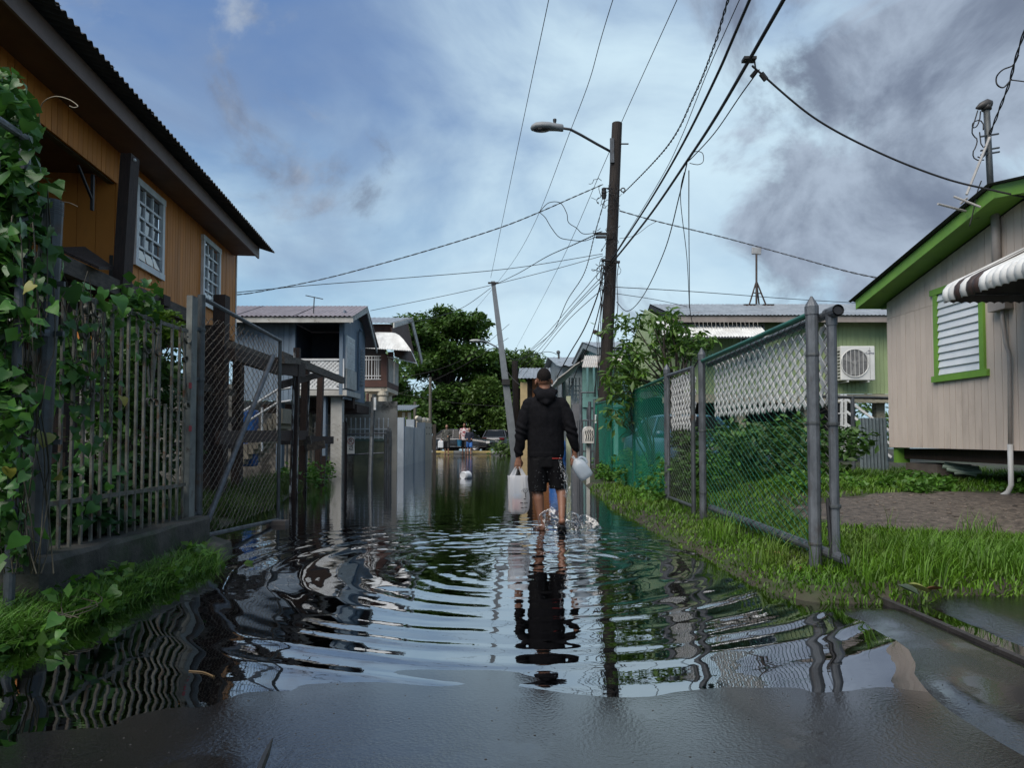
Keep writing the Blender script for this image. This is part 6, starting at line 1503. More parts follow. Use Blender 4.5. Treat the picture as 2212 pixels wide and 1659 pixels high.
# ------------------------------------------------------------------ wires
def crom(pts, n=10):
    out = []
    for i in range(len(pts) - 1):
        p0, p1, p2, p3 = pts[max(i - 1, 0)], pts[i], pts[i + 1], pts[min(i + 2, len(pts) - 1)]
        for k in range(n):
            t = k / n
            out.append(0.5 * ((2 * p1) + (p2 - p0) * t + (2 * p0 - 5 * p1 + 4 * p2 - p3) * t * t + (3 * p1 - p0 - 3 * p2 + p3) * t ** 3))
    return out + [pts[-1]]
def wire(label, pts, r=0.009, twist=0.0, n=12, ext=0.0, name='overhead_wire'):
    q = [P(*p) for p in pts]
    if ext: q.insert(0, q[0] + (q[0] - q[1]).normalized() * ext)
    c = crom(q, n)
    mb = MB()
    if twist:
        # two strands wound round each other
        fine = crom(c, 4); L_ = 0.0; A, B = [], []
        for i, p in enumerate(fine):
            if i: L_ += (p - fine[i - 1]).length
            t = (fine[min(i + 1, len(fine) - 1)] - fine[max(i - 1, 0)]).normalized(); s = t.cross(V((0, 0, 1)))
            s = s.normalized() if s.length > 1e-5 else V((1, 0, 0)); u = s.cross(t); an = L_ * 2 * math.pi / 0.42
            o_ = (s * math.cos(an) + u * math.sin(an)) * r * 0.95
            A.append(p + o_); B.append(p - o_)
        mb.tube(A, r * 0.8, 4); mb.tube(B, r * 0.8, 4)
    else: mb.tube(c, r, 5)
    return mb.solo(name, CABLE, label, 'wire', 'overhead wires', smooth=True, fix=False)
wire('leftmost thin wire rising steeply to the top edge', [(1186, -5, 13.2), (1122, 300, 20), (1060, 600, 35.6)], 0.009, ext=12)
wire('second thin wire from the left reaching the top edge', [(1325, -5, 13.2), (1240, 262, 18), (1115, 555, 34), (1008, 690, 62)], 0.009, ext=12)
wire('thin wire passing just behind the wooden pole top', [(1464, -5, 13.2), (1345, 258, 17.6), (1300, 365, 20), (1200, 590, 32), (1115, 752, 60)], 0.009, ext=12)
wire('twisted cable from the wooden pole up to the top edge', [(1574, -5, 7.0), (1545, 92, 8.0), (1500, 205, 9.6), (1440, 318, 12), (1346, 418, 16.9)], 0.010, 0.014, ext=6)
wire('fine wire running beside the thick left cable', [(1599, -5, 7.4), (1530, 150, 9), (1470, 300, 11.2), (1422, 395, 12.8), (1326, 552, 16.8)], 0.006, ext=6)
wire('thick cable, the left one of two climbing to the top edge', [(1621, -5, 7.2), (1545, 170, 8.8), (1470, 320, 11), (1400, 440, 13.4), (1318, 566, 16.8)], 0.019, ext=6)
wire('thickest cable, the right one of two climbing to the top edge', [(1695, -5, 6.5), (1618, 130, 7.5), (1545, 255, 9.0), (1484, 348, 10.6), (1400, 470, 13.3), (1322, 568, 16.8)], 0.022, ext=6)
wire('service drop curving from the thick cable to pink gable', [(1626, 142, 7.5), (1640, 155, 7.5), (1760, 255, 7.6), (1900, 330, 7.7), (2040, 385, 7.75), (2150, 412, 7.75), (2225, 428, 7.6)], 0.012)
wire('slack strand looping below the thickest cable', [(1640, 150, 7.5), (1600, 205, 8.1), (1545, 285, 9.2), (1500, 335, 10.3), (1484, 350, 10.6)], 0.008)
wire('small loop of wire at the cable splice', [(1484, 348, 10.6), (1500, 328, 10.5), (1517, 330, 10.5), (1519, 348, 10.5), (1508, 355, 10.5), (1490, 352, 10.6)], 0.006)
wire('long drooping wire from the splice behind the wooden pole', [(1484, 352, 10.6), (1468, 420, 11.5), (1436, 540, 13.5), (1390, 638, 16), (1356, 672, 17.5), (1332, 652, 17.3)], 0.010)
wire('straight vertical drop from the splice, left of two', [(1478, 372, 10.8), (1470, 430, 11.4), (1484, 560, 13.2), (1489, 665, 15.4)], 0.007)
wire('straight vertical drop from the splice, right of two', [(1488, 368, 10.8), (1488, 480, 12.2), (1489, 600, 14), (1490, 665, 15.4), (1496, 700, 16)], 0.009)
wire('twisted wire from wooden pole sagging right towards pink roof', [(1338, 455, 16.9), (1420, 478, 16.5), (1560, 512, 15.6), (1700, 550, 14.6), (1830, 586, 13.5), (1905, 602, 13)], 0.010, 0.012)
wire('flat thin wire running right above the green roof', [(1330, 620, 16.9), (1500, 630, 18), (1700, 645, 20), (1860, 655, 22)], 0.010)
wire('short thin wire from wooden pole to the green gable', [(1330, 634, 16.9), (1420, 648, 18), (1510, 668, 19.6)], 0.008)
wire('hooked tail of wire right of the wooden pole', [(1338, 515, 16.8), (1372, 508, 16.7), (1400, 488, 16.6), (1418, 478, 16.5)], 0.006)
wire('twisted cable from the pole to the far corner of orange house', [(1302, 398, 16.8), (1240, 425, 16.4), (1165, 458, 16), (1090, 488, 15.6), (980, 524, 15.1), (840, 565, 14.5), (700, 602, 13.9), (560, 630, 13.4), (505, 637, 13.2)], 0.009, 0.010)
wire('upper drip loop left of the wooden pole', [(1165, 458, 15.9), (1185, 438, 15.9), (1210, 438, 16), (1224, 460, 16), (1228, 480, 16.1), (1245, 492, 16.2), (1262, 505, 16.4), (1300, 500, 16.8)], 0.009)
wire('lower drip loop left of the wooden pole', [(1165, 458, 15.9), (1178, 470, 15.9), (1190, 490, 15.9), (1208, 512, 16), (1232, 518, 16.2), (1262, 520, 16.4), (1290, 510, 16.7)], 0.009)
wire('long thin wire from the pole to orange house wall', [(1302, 548, 16.8), (1100, 580, 16), (850, 602, 15), (660, 617, 14), (505, 632, 13.2)], 0.008)
wire('thin wire from the pole towards the mauve roof ridge', [(1302, 552, 16.8), (1180, 586, 17.5), (1000, 630, 18.5), (800, 671, 19.6)], 0.008)
wire('twisted wire from the pole to the leaning pole top', [(1300, 500, 16.8), (1240, 528, 20), (1180, 555, 25), (1120, 590, 31), (1062, 618, 35.8)], 0.012, 0.016)
wire('twisted wire falling steeply left of the wooden pole', [(1308, 425, 16.8), (1285, 505, 17.5), (1262, 590, 20), (1225, 650, 23), (1195, 715, 27), (1150, 755, 30), (1128, 778, 33)], 0.010, 0.014)
for k, (px0, py0, px1, py1, lab) in enumerate(((1305, 575, 1108, 790, 'first of four wires fanning from the pole to the leaning pole'), (1307, 590, 1112, 800, 'second of four wires fanning from the pole to the leaning pole'), (1306, 600, 1116, 812, 'third of four wires fanning from the pole to the leaning pole'), (1300, 625, 1122, 822, 'fourth of four wires fanning from the pole to the leaning pole'))):
    wire(lab, [(px0, py0, 16.8), ((px0 * 2 + px1) / 3 - 6 * k, (py0 * 2 + py1) / 3 + 6, 21), ((px0 + 2 * px1) / 3 - 5 * k, (py0 + 2 * py1) / 3 + 10, 28), (px1, py1, 35.6)], 0.010)
wire('thick bundled cable running down behind the teal awning', [(1306, 575, 16.8), (1290, 640, 17.6), (1262, 710, 19), (1230, 765, 21), (1203, 815, 22.4)], 0.018)
wire('second bundled cable down past the teal gable', [(1308, 600, 16.8), (1296, 660, 17.4), (1275, 735, 19.0), (1250, 790, 20.6), (1232, 840, 22)], 0.015)
wire('wire from the leaning pole to the brown house gable', [(1060, 622, 35.8), (1000, 664, 33), (930, 688, 30), (870, 698, 28), (822, 712, 26.4)], 0.014)
wire('low wire crossing in front of the trees, upper', [(1100, 700, 36), (1020, 765, 37), (940, 800, 38), (850, 818, 39)], 0.012)
wire('low wire crossing in front of the trees, lower', [(1098, 730, 36), (1000, 790, 37), (900, 838, 38), (850, 852, 38.5)], 0.012)
wire('faint level wire across the dark trees', [(1110, 880, 40), (1000, 872, 41), (930, 862, 41.5), (860, 850, 42)], 0.010)
wire('pale loop of cable bundle right of the leaning pole', [(1088, 760, 35.7), (1105, 775, 34), (1125, 775, 32), (1180, 760, 30), (1208, 768, 34)], 0.014)
wire('slack cable bundle from leaning pole to the shed', [(1094, 800, 35.7), (1110, 820, 35), (1135, 838, 34.4), (1175, 845, 33.8)], 0.02)
wire('wires above the weatherhead leaving at the right edge', [(2138, 290, 8.1), (2165, 220, 7.7), (2180, 180, 7.5), (2196, 120, 7.2), (2225, 30, 6.8)], 0.009, 0.010)
wire('curled wire loop beside the right edge above the mast', [(2185, 170, 7.4), (2168, 188, 7.4), (2154, 182, 7.4), (2153, 165, 7.4), (2166, 150, 7.3), (2188, 140, 7.3), (2200, 118, 7.2)], 0.008)
wire('thin wire leaving right from the mast loop', [(2182, 172, 7.45), (2200, 174, 7.4), (2230, 178, 7.3)], 0.007)
mb = MB(); mb.tube([P(1644, 158, 7.5), P(1655, 172, 7.5)], 0.03, 6); mb.tube([P(1634, 152, 7.5), P(1622, 166, 7.55)], 0.022, 6); mb.box(P(1618, 128, 7.5), (0.14, 0.1, 0.03)); mb.tube([P(1618, 126, 7.5), P(1630, 132, 7.5), P(1632, 148, 7.5)], 0.01, 5)
mb.solo('cable_clamp', HW, 'black splice clamp where the service drop leaves the thick cable', 'clamp')
# ------------------------------------------------------------------ vegetation
def leafmat(name, a, b, trans=0.3, rough=0.45, rnd=0.25, isl=True, **kw):
    return mat(name, a, b, 1.2, rough, rnd=rnd, trans=trans, island=isl, spec=0.35, lo=0.3, hi=0.7, **kw)
LEAF_FAR = leafmat('far_foliage', (0.075, 0.15, 0.024), (0.04, 0.085, 0.016), 0.25, 0.5, 0.4)
LEAF_FAR2 = leafmat('far_foliage_olive', (0.08, 0.145, 0.024), (0.045, 0.09, 0.016), 0.25, 0.5, 0.4)
LEAF_SHRUB = leafmat('shrub_foliage', (0.12, 0.22, 0.03), (0.07, 0.14, 0.022), 0.3, 0.4, 0.3, False)
LEAF_SHRUB_I = leafmat('shrub_foliage_mass', (0.09, 0.175, 0.026), (0.045, 0.10, 0.018), 0.3, 0.4, 0.35)
LEAF_VINE = leafmat('vine_leaf', (0.075, 0.20, 0.03), (0.04, 0.125, 0.022), 0.25, 0.38, 0.3, False)
LEAF_YEL = leafmat('yellowing_leaf', (0.30, 0.24, 0.03), (0.12, 0.16, 0.03), 0.25, 0.45, 0.1, False)
LEAF_DARK = leafmat('undergrowth', (0.06, 0.135, 0.022), (0.03, 0.075, 0.015), 0.2, 0.45, 0.4)
GRASS = leafmat('grass_blades', (0.105, 0.215, 0.012), (0.055, 0.135, 0.011), 0.3, 0.5, 0.4, c3=(0.13, 0.17, 0.035), s3=0.8, lo3=0.52, hi3=0.75)
GRASS_L = leafmat('bank_grass', (0.085, 0.20, 0.022), (0.045, 0.12, 0.018), 0.3, 0.45, 0.4)
BARK = mat('bark', (0.05, 0.04, 0.032), (0.028, 0.022, 0.018), 8, 0.85, 0.6, 25, stretch=(4, 4, 0.6))

def leaf_cloud(centers, radii, per, size, flat=0.6, hang=0.25, aspect=0.5, seed=1):
    """leaf faces (bent quads as two triangles each half) spread through clumps; returns v, f (triangles)"""
    r = np.random.default_rng(seed)
    cs = np.repeat(np.asarray(centers, float), per, 0); rs = np.repeat(np.asarray(radii, float), per, 0)
    n = len(cs)
    d = r.normal(size=(n, 3)); d /= np.linalg.norm(d, axis=1)[:, None]
    q = r.random(n) ** (1 / 2.4)
    p = cs + d * (rs * q)[:, None] * np.array([1, 1, flat])
    ax = r.normal(size=(n, 3)); ax[:, 2] = ax[:, 2] * 0.5 - hang; ax /= np.linalg.norm(ax, axis=1)[:, None]
    up = r.normal(size=(n, 3)) * 0.6 + np.array([0, 0, 1.0]); sd = np.cross(ax, up); sd /= (np.linalg.norm(sd, axis=1) + 1e-6)[:, None]
    nn = np.cross(sd, ax)
    s = size * (0.6 + 0.8 * r.random(n))[:, None]
    w = s * aspect * 0.5
    v0 = p; v1 = p + ax * s * 0.5 + sd * w + nn * s * 0.08; v2 = p + ax * s; v3 = p + ax * s * 0.5 - sd * w + nn * s * 0.08
    v = np.stack([v0, v1, v2, v3], 1).reshape(-1, 3); b = np.arange(n)[:, None] * 4
    f = np.concatenate([b + np.array([0, 1, 2]), b + np.array([0, 2, 3])], 1).reshape(-1, 3)
    return v, f
def limbs(mb, base, tips, r0, seed=3):
    rr = random.Random(seed)
    for t in tips:
        a = V(base); b = V(t); m = a.lerp(b, 0.5) + V((rr.uniform(-.1, .1), rr.uniform(-.1, .1), 0.12)) * (b - a).length
        pts = crom([a, a.lerp(m, .5) + V((0, 0, 0.05 * (b - a).length)), m, b], 4)
        mb.tube(pts, [max(r0 * (1 - 0.85 * i / (len(pts) - 1)), 0.008) for i in range(len(pts))], 6)
def tree(name, label, base, ells, nclump, clump_r, per, size, m, trunk_r, group=None, seed=1, flat=0.55, cat='tree'):
    rr = np.random.default_rng(seed); cs, rs = [], []
    for (c, e, wgt) in ells:
        k = max(3, int(nclump * wgt))
        d = rr.normal(size=(k, 3)); d /= np.linalg.norm(d, axis=1)[:, None]
        q = rr.random(k) ** (1 / 2.2)
        cs.append(np.array(c) + d * q[:, None] * np.array(e)); rs.append(clump_r * (0.6 + 0.8 * rr.random(k)))
    cs = np.concatenate(cs); rs = np.concatenate(rs)
    t = thing(name, label, cat, base, group)
    mb = MB(); b = V(base); fork = V((base[0], base[1], base[2])) + (V(ells[0][0]) - b) * 0.45
    mb.tube(crom([b - V((0, 0, 0.2)), b.lerp(fork, 0.5) + V((0.1, 0, 0)), fork], 4), trunk_r, 10)
    limbs(mb, fork, [V(c) for c in cs[:: max(1, len(cs) // 26)]], trunk_r * 0.6, seed)
    mb.build('trunk', BARK, t, smooth=True)
    v, f = leaf_cloud(cs, rs, per, size, flat, seed=seed)
    o = raw('crown', v, f, m, t)
    return t
def E(px, py, Y, rx, rz, ry, w): 
    p = P(px, py, Y); s = Y / FPX; return (tuple(p), (rx * s, ry, rz * s), w)
tree('spreading_tree', 'big dark spreading tree behind the parked cars', (-4.6, 55, 0), [E(950, 770, 55, 80, 55, 4, 0.36), E(900, 720, 54, 45, 40, 3, 0.18), E(1010, 705, 55, 50, 34, 3, 0.17), E(960, 695, 55, 30, 30, 2, 0.1), E(1040, 790, 55, 40, 50, 3, 0.15), E(1075, 800, 55, 30, 45, 2, 0.1)], 170, 0.95, 190, 0.34, LEAF_FAR, 0.4, 'trees behind the cars', 5)
tree('side_tree', 'lower olive green tree right of the leaning pole', (1.0, 58, 0), [E(1125, 800, 58, 45, 42, 3, 0.6), E(1100, 830, 57, 40, 50, 3, 0.4), E(1160, 820, 60, 22, 26, 2, 0.15)], 60, 1.05, 180, 0.34, LEAF_FAR2, 0.3, 'trees behind the cars', 6)
tree('bushy_tree', 'dark bushy tree filling the gap behind the brown house', (-9.5, 50, 0), [E(855, 820, 50, 60, 90, 3, 0.6), E(880, 900, 48, 45, 40, 2.5, 0.4)], 60, 1.0, 160, 0.34, LEAF_FAR, 0.3, 'trees behind the cars', 7)
tree('hedge_tree', 'low dark green tree directly behind the black car', (-4.5, 53, 0), [E(950, 890, 53, 75, 55, 2.5, 0.6), E(1030, 880, 54, 70, 60, 2.5, 0.5)], 95, 1.0, 150, 0.34, LEAF_FAR, 0.25, 'trees behind the cars', 8)
tree('roadside_tree', 'leafy green tree between the cars and the leaning pole', (-1.2, 52, 0), [E(1060, 880, 52, 55, 62, 2, 0.7), E(1095, 910, 51, 45, 40, 2, 0.3)], 70, 0.9, 150, 0.30, LEAF_FAR2, 0.2, 'trees behind the cars', 9)
# weeds at the kerb corner beside the leaning pole
c = P(1095, 965, 38.5); v, f = leaf_cloud([(c.x - 0.5, 38.5, 0.35), (c.x, 38.6, 0.5), (c.x + 0.5, 38.4, 0.4), (c.x + 0.2, 37.8, 0.2), (c.x + 1.0, 38, 0.4)], [0.6, 0.7, 0.6, 0.4, 0.6], 160, 0.2, 0.7, seed=12)
o = raw('kerb_weeds', v, f, LEAF_FAR2); tag(o, 'bright weeds growing at the foot of the leaning pole', 'weeds', kind='stuff')
# dead-straight screen of far wood behind everything
cs = [(x, 68 + rng.uniform(-3, 3), rng.uniform(0.5, 5.2)) for x in np.arange(-42, 40, 0.85) for _ in range(2)]
v, f = leaf_cloud(cs, [1.5] * len(cs), 70, 0.55, 0.8, seed=14); o = raw('far_wood', v, f, LEAF_FAR); tag(o, 'dark far wood closing the street', 'wood', kind='stuff')

# ---------------- leafy young tree behind the green fence: leaves in drooping rosettes
def leaf_mesh(name, L, W, m, fold=0.12, droop=0.15, shape='lance'):
    mb = MB(); prof = {'lance': [(0, 0.02), (0.2, 0.36), (0.45, 0.5), (0.7, 0.42), (0.9, 0.16), (1.0, 0.0)], 'heart': [(-0.10, 0.30), (0.02, 0.47), (0.22, 0.52), (0.5, 0.40), (0.78, 0.17), (1.0, 0.0)]}[shape]
    vs, fs = [], []
    for t, w in prof:
        z = -droop * L * t * t
        notch = 0.10 * L if (shape == 'heart' and t < 0) else 0
        vs += [(-w * W, t * L, z + fold * W * w * 2), (0, t * L + notch, z), (w * W, t * L, z + fold * W * w * 2)]
    for i in range(len(prof) - 1):
        a = i * 3; fs += [(a, a + 1, a + 4, a + 3), (a + 1, a + 2, a + 5, a + 4)]
    mb.add(vs, fs); me = mb.mesh(name, smooth=True, fix=False); me.materials.append(m); return me
yt = thing('leafy_young_tree', 'bright leafy young tree rising behind the green fence', 'tree', (3.1, 12.6, 0.15))
tips = [P(px, py_, Y) for px, py_, Y in ((1252, 690, 13), (1300, 705, 12.6), (1345, 690, 12.2), (1368, 745, 12.6), (1310, 760, 12), (1265, 735, 12.2), (1395, 725, 12.8), (1430, 735, 13), (1465, 720, 13.2), (1370, 690, 13), (1330, 735, 11.8), (1285, 800, 11.8), (1320, 830, 11.5), (1235, 770, 12.6), (1400, 775, 12), (1350, 790, 11.6), (1440, 770, 12.6), (1500, 715, 13.4), (1530, 735, 13.6))]
tips = [P(px + 0, py_, Y) for px, py_, Y in ((1372, 702, 13), (1405, 690, 12.6), (1440, 680, 12.8), (1350, 745, 12.4), (1330, 780, 12.2), (1312, 812, 12), (1375, 760, 11.9), (1410, 735, 12.2), (1450, 715, 12.8), (1480, 705, 13), (1510, 718, 13.2), (1535, 735, 13.4), (1468, 748, 12.6), (1430, 775, 12.2), (1390, 800, 11.8), (1355, 815, 11.7), (1345, 700, 13.4), (1420, 705, 13), (1495, 738, 13), (1320, 850, 11.6), (1455, 690, 13.4))]
rt = V((3.2, 12.8, 0.1)); fk = V((3.05, 12.6, 1.55))
mb = MB(); mb.tube(crom([rt, V((3.15, 12.7, 0.8)), fk], 4), 0.06, 8); limbs(mb, fk, tips, 0.035, 4); mb.build('trunk', BARK, yt, smooth=True)
lm = leaf_mesh('leaf', 0.165, 0.052, LEAF_SHRUB, droop=0.45)
cnt = 0
for t_ in tips:
    for k in range(13):
        an = random.uniform(0, 6.28); el = random.uniform(-0.9, 0.55)
        R_ = Matrix.Rotation(an, 4, 'Z') @ Matrix.Rotation(el, 4, 'X') @ Matrix.Rotation(random.uniform(-.4, .4), 4, 'Y')
        inst(lm, 'leaf', yt, Matrix.Translation(t_ + V((random.uniform(-.06, .06), random.uniform(-.06, .06), random.uniform(-.08, .04)))) @ R_ @ Matrix.Scale(random.uniform(0.75, 1.25), 4)); cnt += 1
v, f = leaf_cloud([tuple(t_ + V((random.uniform(-.3, .3), random.uniform(-.2, .4), random.uniform(-.45, 0.1)))) for t_ in tips for _ in range(3)], [0.26] * (len(tips) * 3), 22, 0.17, 0.8, 0.5, 0.36, seed=21)
o = raw('foliage', v, f, LEAF_SHRUB_I, yt); o['kind'] = 'stuff'
# pale grey-green oleander poking through the mesh
ol = thing('oleander', 'grey-green narrow-leaved shrub poking over the green mesh', 'shrub', (2.7, 12.2, 0.15))
tp2 = [P(px, py_, 12) for px, py_ in ((1340, 812), (1362, 800), (1385, 812), (1345, 850), (1372, 842), (1360, 880), (1375, 905), (1352, 915), (1395, 835))]
mb = MB(); limbs(mb, V((2.6, 12.2, 0.1)), tp2, 0.03, 9); mb.build('stems', BARK, ol, smooth=True)
lm2 = leaf_mesh('leaf', 0.22, 0.042, leafmat('oleander_leaf', (0.12, 0.17, 0.07), (0.085, 0.13, 0.05), 0.2, 0.5, 0.2, False), droop=0.2)
for t_ in tp2:
    for k in range(15):
        R_ = Matrix.Rotation(random.uniform(0, 6.28), 4, 'Z') @ Matrix.Rotation(random.uniform(-0.5, 1.1), 4, 'X')
        inst(lm2, 'leaf', ol, Matrix.Translation(t_ + V((random.uniform(-.07, .07), random.uniform(-.07, .07), random.uniform(-.12, .1)))) @ R_ @ Matrix.Scale(random.uniform(0.7, 1.2), 4))
# undergrowth behind the lattice gate and below the green house
cs, rs = [], []
for k in range(46):
    x = random.uniform(2.9, 5.6); y = random.uniform(10.2, 13.4); cs.append((x, y, gz(x, y) + random.uniform(0.1, 0.75))); rs.append(random.uniform(.25, .45))
v, f = leaf_cloud(cs, rs, 90, 0.13, 0.8, 0.2, 0.5, seed=25); o = raw('yard_bush', v, f, LEAF_DARK); tag(o, 'dark bushes in the yard behind the lattice gate', 'bush', kind='stuff')
cs, rs = [], []
for k in range(60):
    y = random.uniform(9.2, 17.2); x = XW + random.uniform(-0.15, 0.9); cs.append((x, y, gz(x, y) + random.uniform(0.02, 0.45 if x > XW else 0.22))); rs.append(random.uniform(.16, .30))
v, f = leaf_cloud(cs, rs, 110, 0.085, 0.8, 0.1, 0.55, seed=26); o = raw('fence_weeds', v, f, GRASS_L); tag(o, 'leafy weeds along the foot of the green mesh', 'weeds', kind='stuff')
# weeds under the pink house
cs, rs = [], []
for k in range(52):
    x = random.uniform(3.6, 6.6); y = random.uniform(8.5, 10.6); cs.append((x, y, gz(x, y) + random.uniform(-0.05, 0.08))); rs.append(random.uniform(.10, .20))
v, f = leaf_cloud(cs, rs, 100, 0.075, 0.7, 0.1, 0.6, seed=27); o = raw('house_weeds', v, f, GRASS_L); tag(o, 'broad-leaved weeds in front of the pink house piers', 'weeds', kind='stuff')

# ---------------- grass
def blades(name, xy, h, w, lean, m, seed, zfun=ground_z):
    r = np.random.default_rng(seed); n = len(xy)
    z = zfun(xy[:, 0], xy[:, 1]) - 0.01
    b = np.column_stack([xy, z]); an = r.random(n) * 6.283; d = np.column_stack([np.cos(an), np.sin(an), np.zeros(n)])
    s = np.column_stack([-np.sin(an + 0.5), np.cos(an + 0.5), np.zeros(n)])
    h = h[:, None]; ln = (lean * (0.3 + r.random(n)))[:, None] * h
    w = (w * (0.7 + 0.6 * r.random(n)))[:, None]
    up = np.array([0, 0, 1.0])
    m1 = b + up * h * 0.55 + d * ln * 0.35; tip = b + up * h * (1 - 0.25 * (ln / h) ** 2) + d * ln * 1.1
    v = np.stack([b - s * w, b + s * w, m1 - s * w * 0.8, m1 + s * w * 0.8, tip], 1).reshape(-1, 3); k = np.arange(n)[:, None] * 5
    f = np.concatenate([k + np.array([0, 1, 3]), k + np.array([0, 3, 2]), k + np.array([2, 3, 4])], 1).reshape(-1, 3)
    return raw(name, v, f, m)
def scatter(n, x0, x1, y0, y1, keep, seed, pw=2.0):
    r = np.random.default_rng(seed); u = r.random(n * 3)
    y = 1 / (1 / y0 + u * (1 / y1 - 1 / y0)); x = x0 + r.random(n * 3) * (x1 - x0)
    k = keep(x, y); return np.column_stack([x[k], y[k]])[:n]
def dirt_e(x, y): return ((x - 5.9) / 2.9) ** 2 + ((y - 7.3) / 1.3) ** 2
xy = scatter(62000, 1.3, 9, 4.05, 13.5, lambda x, y: (ground_z(x, y) > -0.03) & (dirt_e(x, y) + 0.5 * (fbm(x, y, 1.3, 21) - 0.5) > 1.02) & (fbm(x, y, 2.5, 55) > 0.2), 41)
dist = xy[:, 0] - right_edge(xy[:, 1])
hgt = (0.045 + 0.05 * sm(0.0, 0.7, dist) + 0.13 * sm(2.4, 3.1, xy[:, 0]) * sm(4.3, 4.8, xy[:, 1]) * sm(6.2, 5.2, xy[:, 1]) + 0.06 * sm(8.4, 9, xy[:, 1])) * (0.45 + 1.1 * fbm(xy[:, 0], xy[:, 1], 1.7, 57)) * (0.6 + 0.8 * rng.random(len(xy)))
o = blades('grass', xy, hgt * 0.66, 0.0042 + 0.0005 * xy[:, 1] * 0.6, 0.75, GRASS, 42); tag(o, 'bright green grass on the right verge and yard', 'grass', kind='stuff')
# taller tufts beside the gate
xy = scatter(2600, 1.7, 5.0, 4.3, 6.6, lambda x, y: (fbm(x, y, 3.0, 61) > 0.60) & (ground_z(x, y) > 0.03) & (dirt_e(x, y) > 1.05), 43)
o = blades('tall_grass', xy, 0.12 + 0.20 * rng.random(len(xy)), np.full(len(xy), 0.0035), 0.5, GRASS, 44); tag(o, 'taller tufts of grass around the gate post', 'grass', kind='stuff')
# left bank: drooping grass and broad weeds along the curb wall
xy = scatter(15000, -3.4, -2.05, 2.7, 6.1, lambda x, y: (ground_z(x, y) > -0.035) & ((x > -2.66) | (y < 3.9)), 45)
o = blades('bank_grass', xy, 0.05 + 0.13 * rng.random(len(xy)), np.full(len(xy), 0.0038), 1.1, GRASS_L, 46); tag(o, 'drooping grass on the left bank below the curb wall', 'grass', kind='stuff')
cs, rs = [], []
for k in range(22):
    y = random.uniform(3.2, 6.0); x = random.uniform(-2.62, -2.22); cs.append((x, y, gz(x, y) + random.uniform(0.0, 0.10))); rs.append(random.uniform(.06, .12))
v, f = leaf_cloud(cs, rs, 26, 0.075, 0.9, -0.1, 0.62, seed=47); o = raw('bank_weeds', v, f, GRASS_L); tag(o, 'broad-leaved weeds on the left bank', 'weeds', kind='stuff')
xy = scatter(14000, -5.2, -2.75, 6.0, 15, lambda x, y: (ground_z(x, y) > -0.02) & (fbm(x, y, 1.6, 66) > 0.42), 48)
o = blades('gate_grass', xy, 0.08 + 0.22 * rng.random(len(xy)), np.full(len(xy), 0.006), 0.7, leafmat('dull_grass', (0.075, 0.125, 0.025), (0.04, 0.075, 0.016), 0.3, 0.5, 0.35), 49); tag(o, 'dull grass behind the open left gate', 'grass', kind='stuff')
cs, rs = [], []
for k in range(22):
    p = G(random.uniform(615, 705), random.uniform(1028, 1062)); cs.append((p.x, p.y, random.uniform(0.02, 0.32))); rs.append(random.uniform(.2, .36))
v, f = leaf_cloud(cs, rs, 80, 0.11, 0.8, 0.1, 0.5, seed=50); o = raw('water_weeds', v, f, GRASS_L); tag(o, 'clump of weeds at the waterline by the timber posts', 'weeds', kind='stuff')
# dark shrub behind the grille
sb = thing('grille_shrub', 'dense dark shrub growing behind the iron grille', 'shrub', (-3.5, 5.6, 0.1))
cs, rs = [], []
for k in range(64):
    px, py_ = random.uniform(215, 395), random.triangular(690, 1130, 820); p = PX(px, py_, random.uniform(-3.75, -3.15)); cs.append(tuple(p)); rs.append(random.uniform(.16, .30))
v, f = leaf_cloud(cs, rs, 75, 0.085, 0.9, 0.25, 0.55, seed=51); raw('foliage', v, f, LEAF_DARK, sb)
cs, rs = [], []
for k in range(12):
    px, py_ = random.uniform(295, 385), random.uniform(668, 735); p = PX(px, py_, random.uniform(-3.3, -3.05)); cs.append(tuple(p)); rs.append(random.uniform(.07, .13))
v, f = leaf_cloud(cs, rs, 40, 0.085, 0.8, 0.2, 0.5, seed=52); raw('young_growth', v, f, leafmat('young_leaves', (0.12, 0.21, 0.02), (0.07, 0.15, 0.02), 0.35, 0.4, 0.3), sb)
mb = MB(); limbs(mb, V((-3.5, 5.7, 0.0)), [V(c_) for c_ in cs[:8]], 0.03, 11); mb.build('stem', BARK, sb)
cs, rs = [], []
for k in range(46):
    px, py_ = random.uniform(120, 330), random.uniform(1010, 1190); p = PX(px, py_, random.uniform(-3.3, -2.95)); cs.append(tuple(p)); rs.append(random.uniform(.10, .18))
v, f = leaf_cloud(cs, rs, 30, 0.13, 0.8, 0.35, 0.75, seed=53); o = raw('creeper_bed', v, f, leafmat('creeper', (0.04, 0.10, 0.03), (0.02, 0.06, 0.02), 0.2, 0.35, 0.35)); tag(o, 'low creeper leaves behind the foot of the grille', 'creeper', kind='stuff')

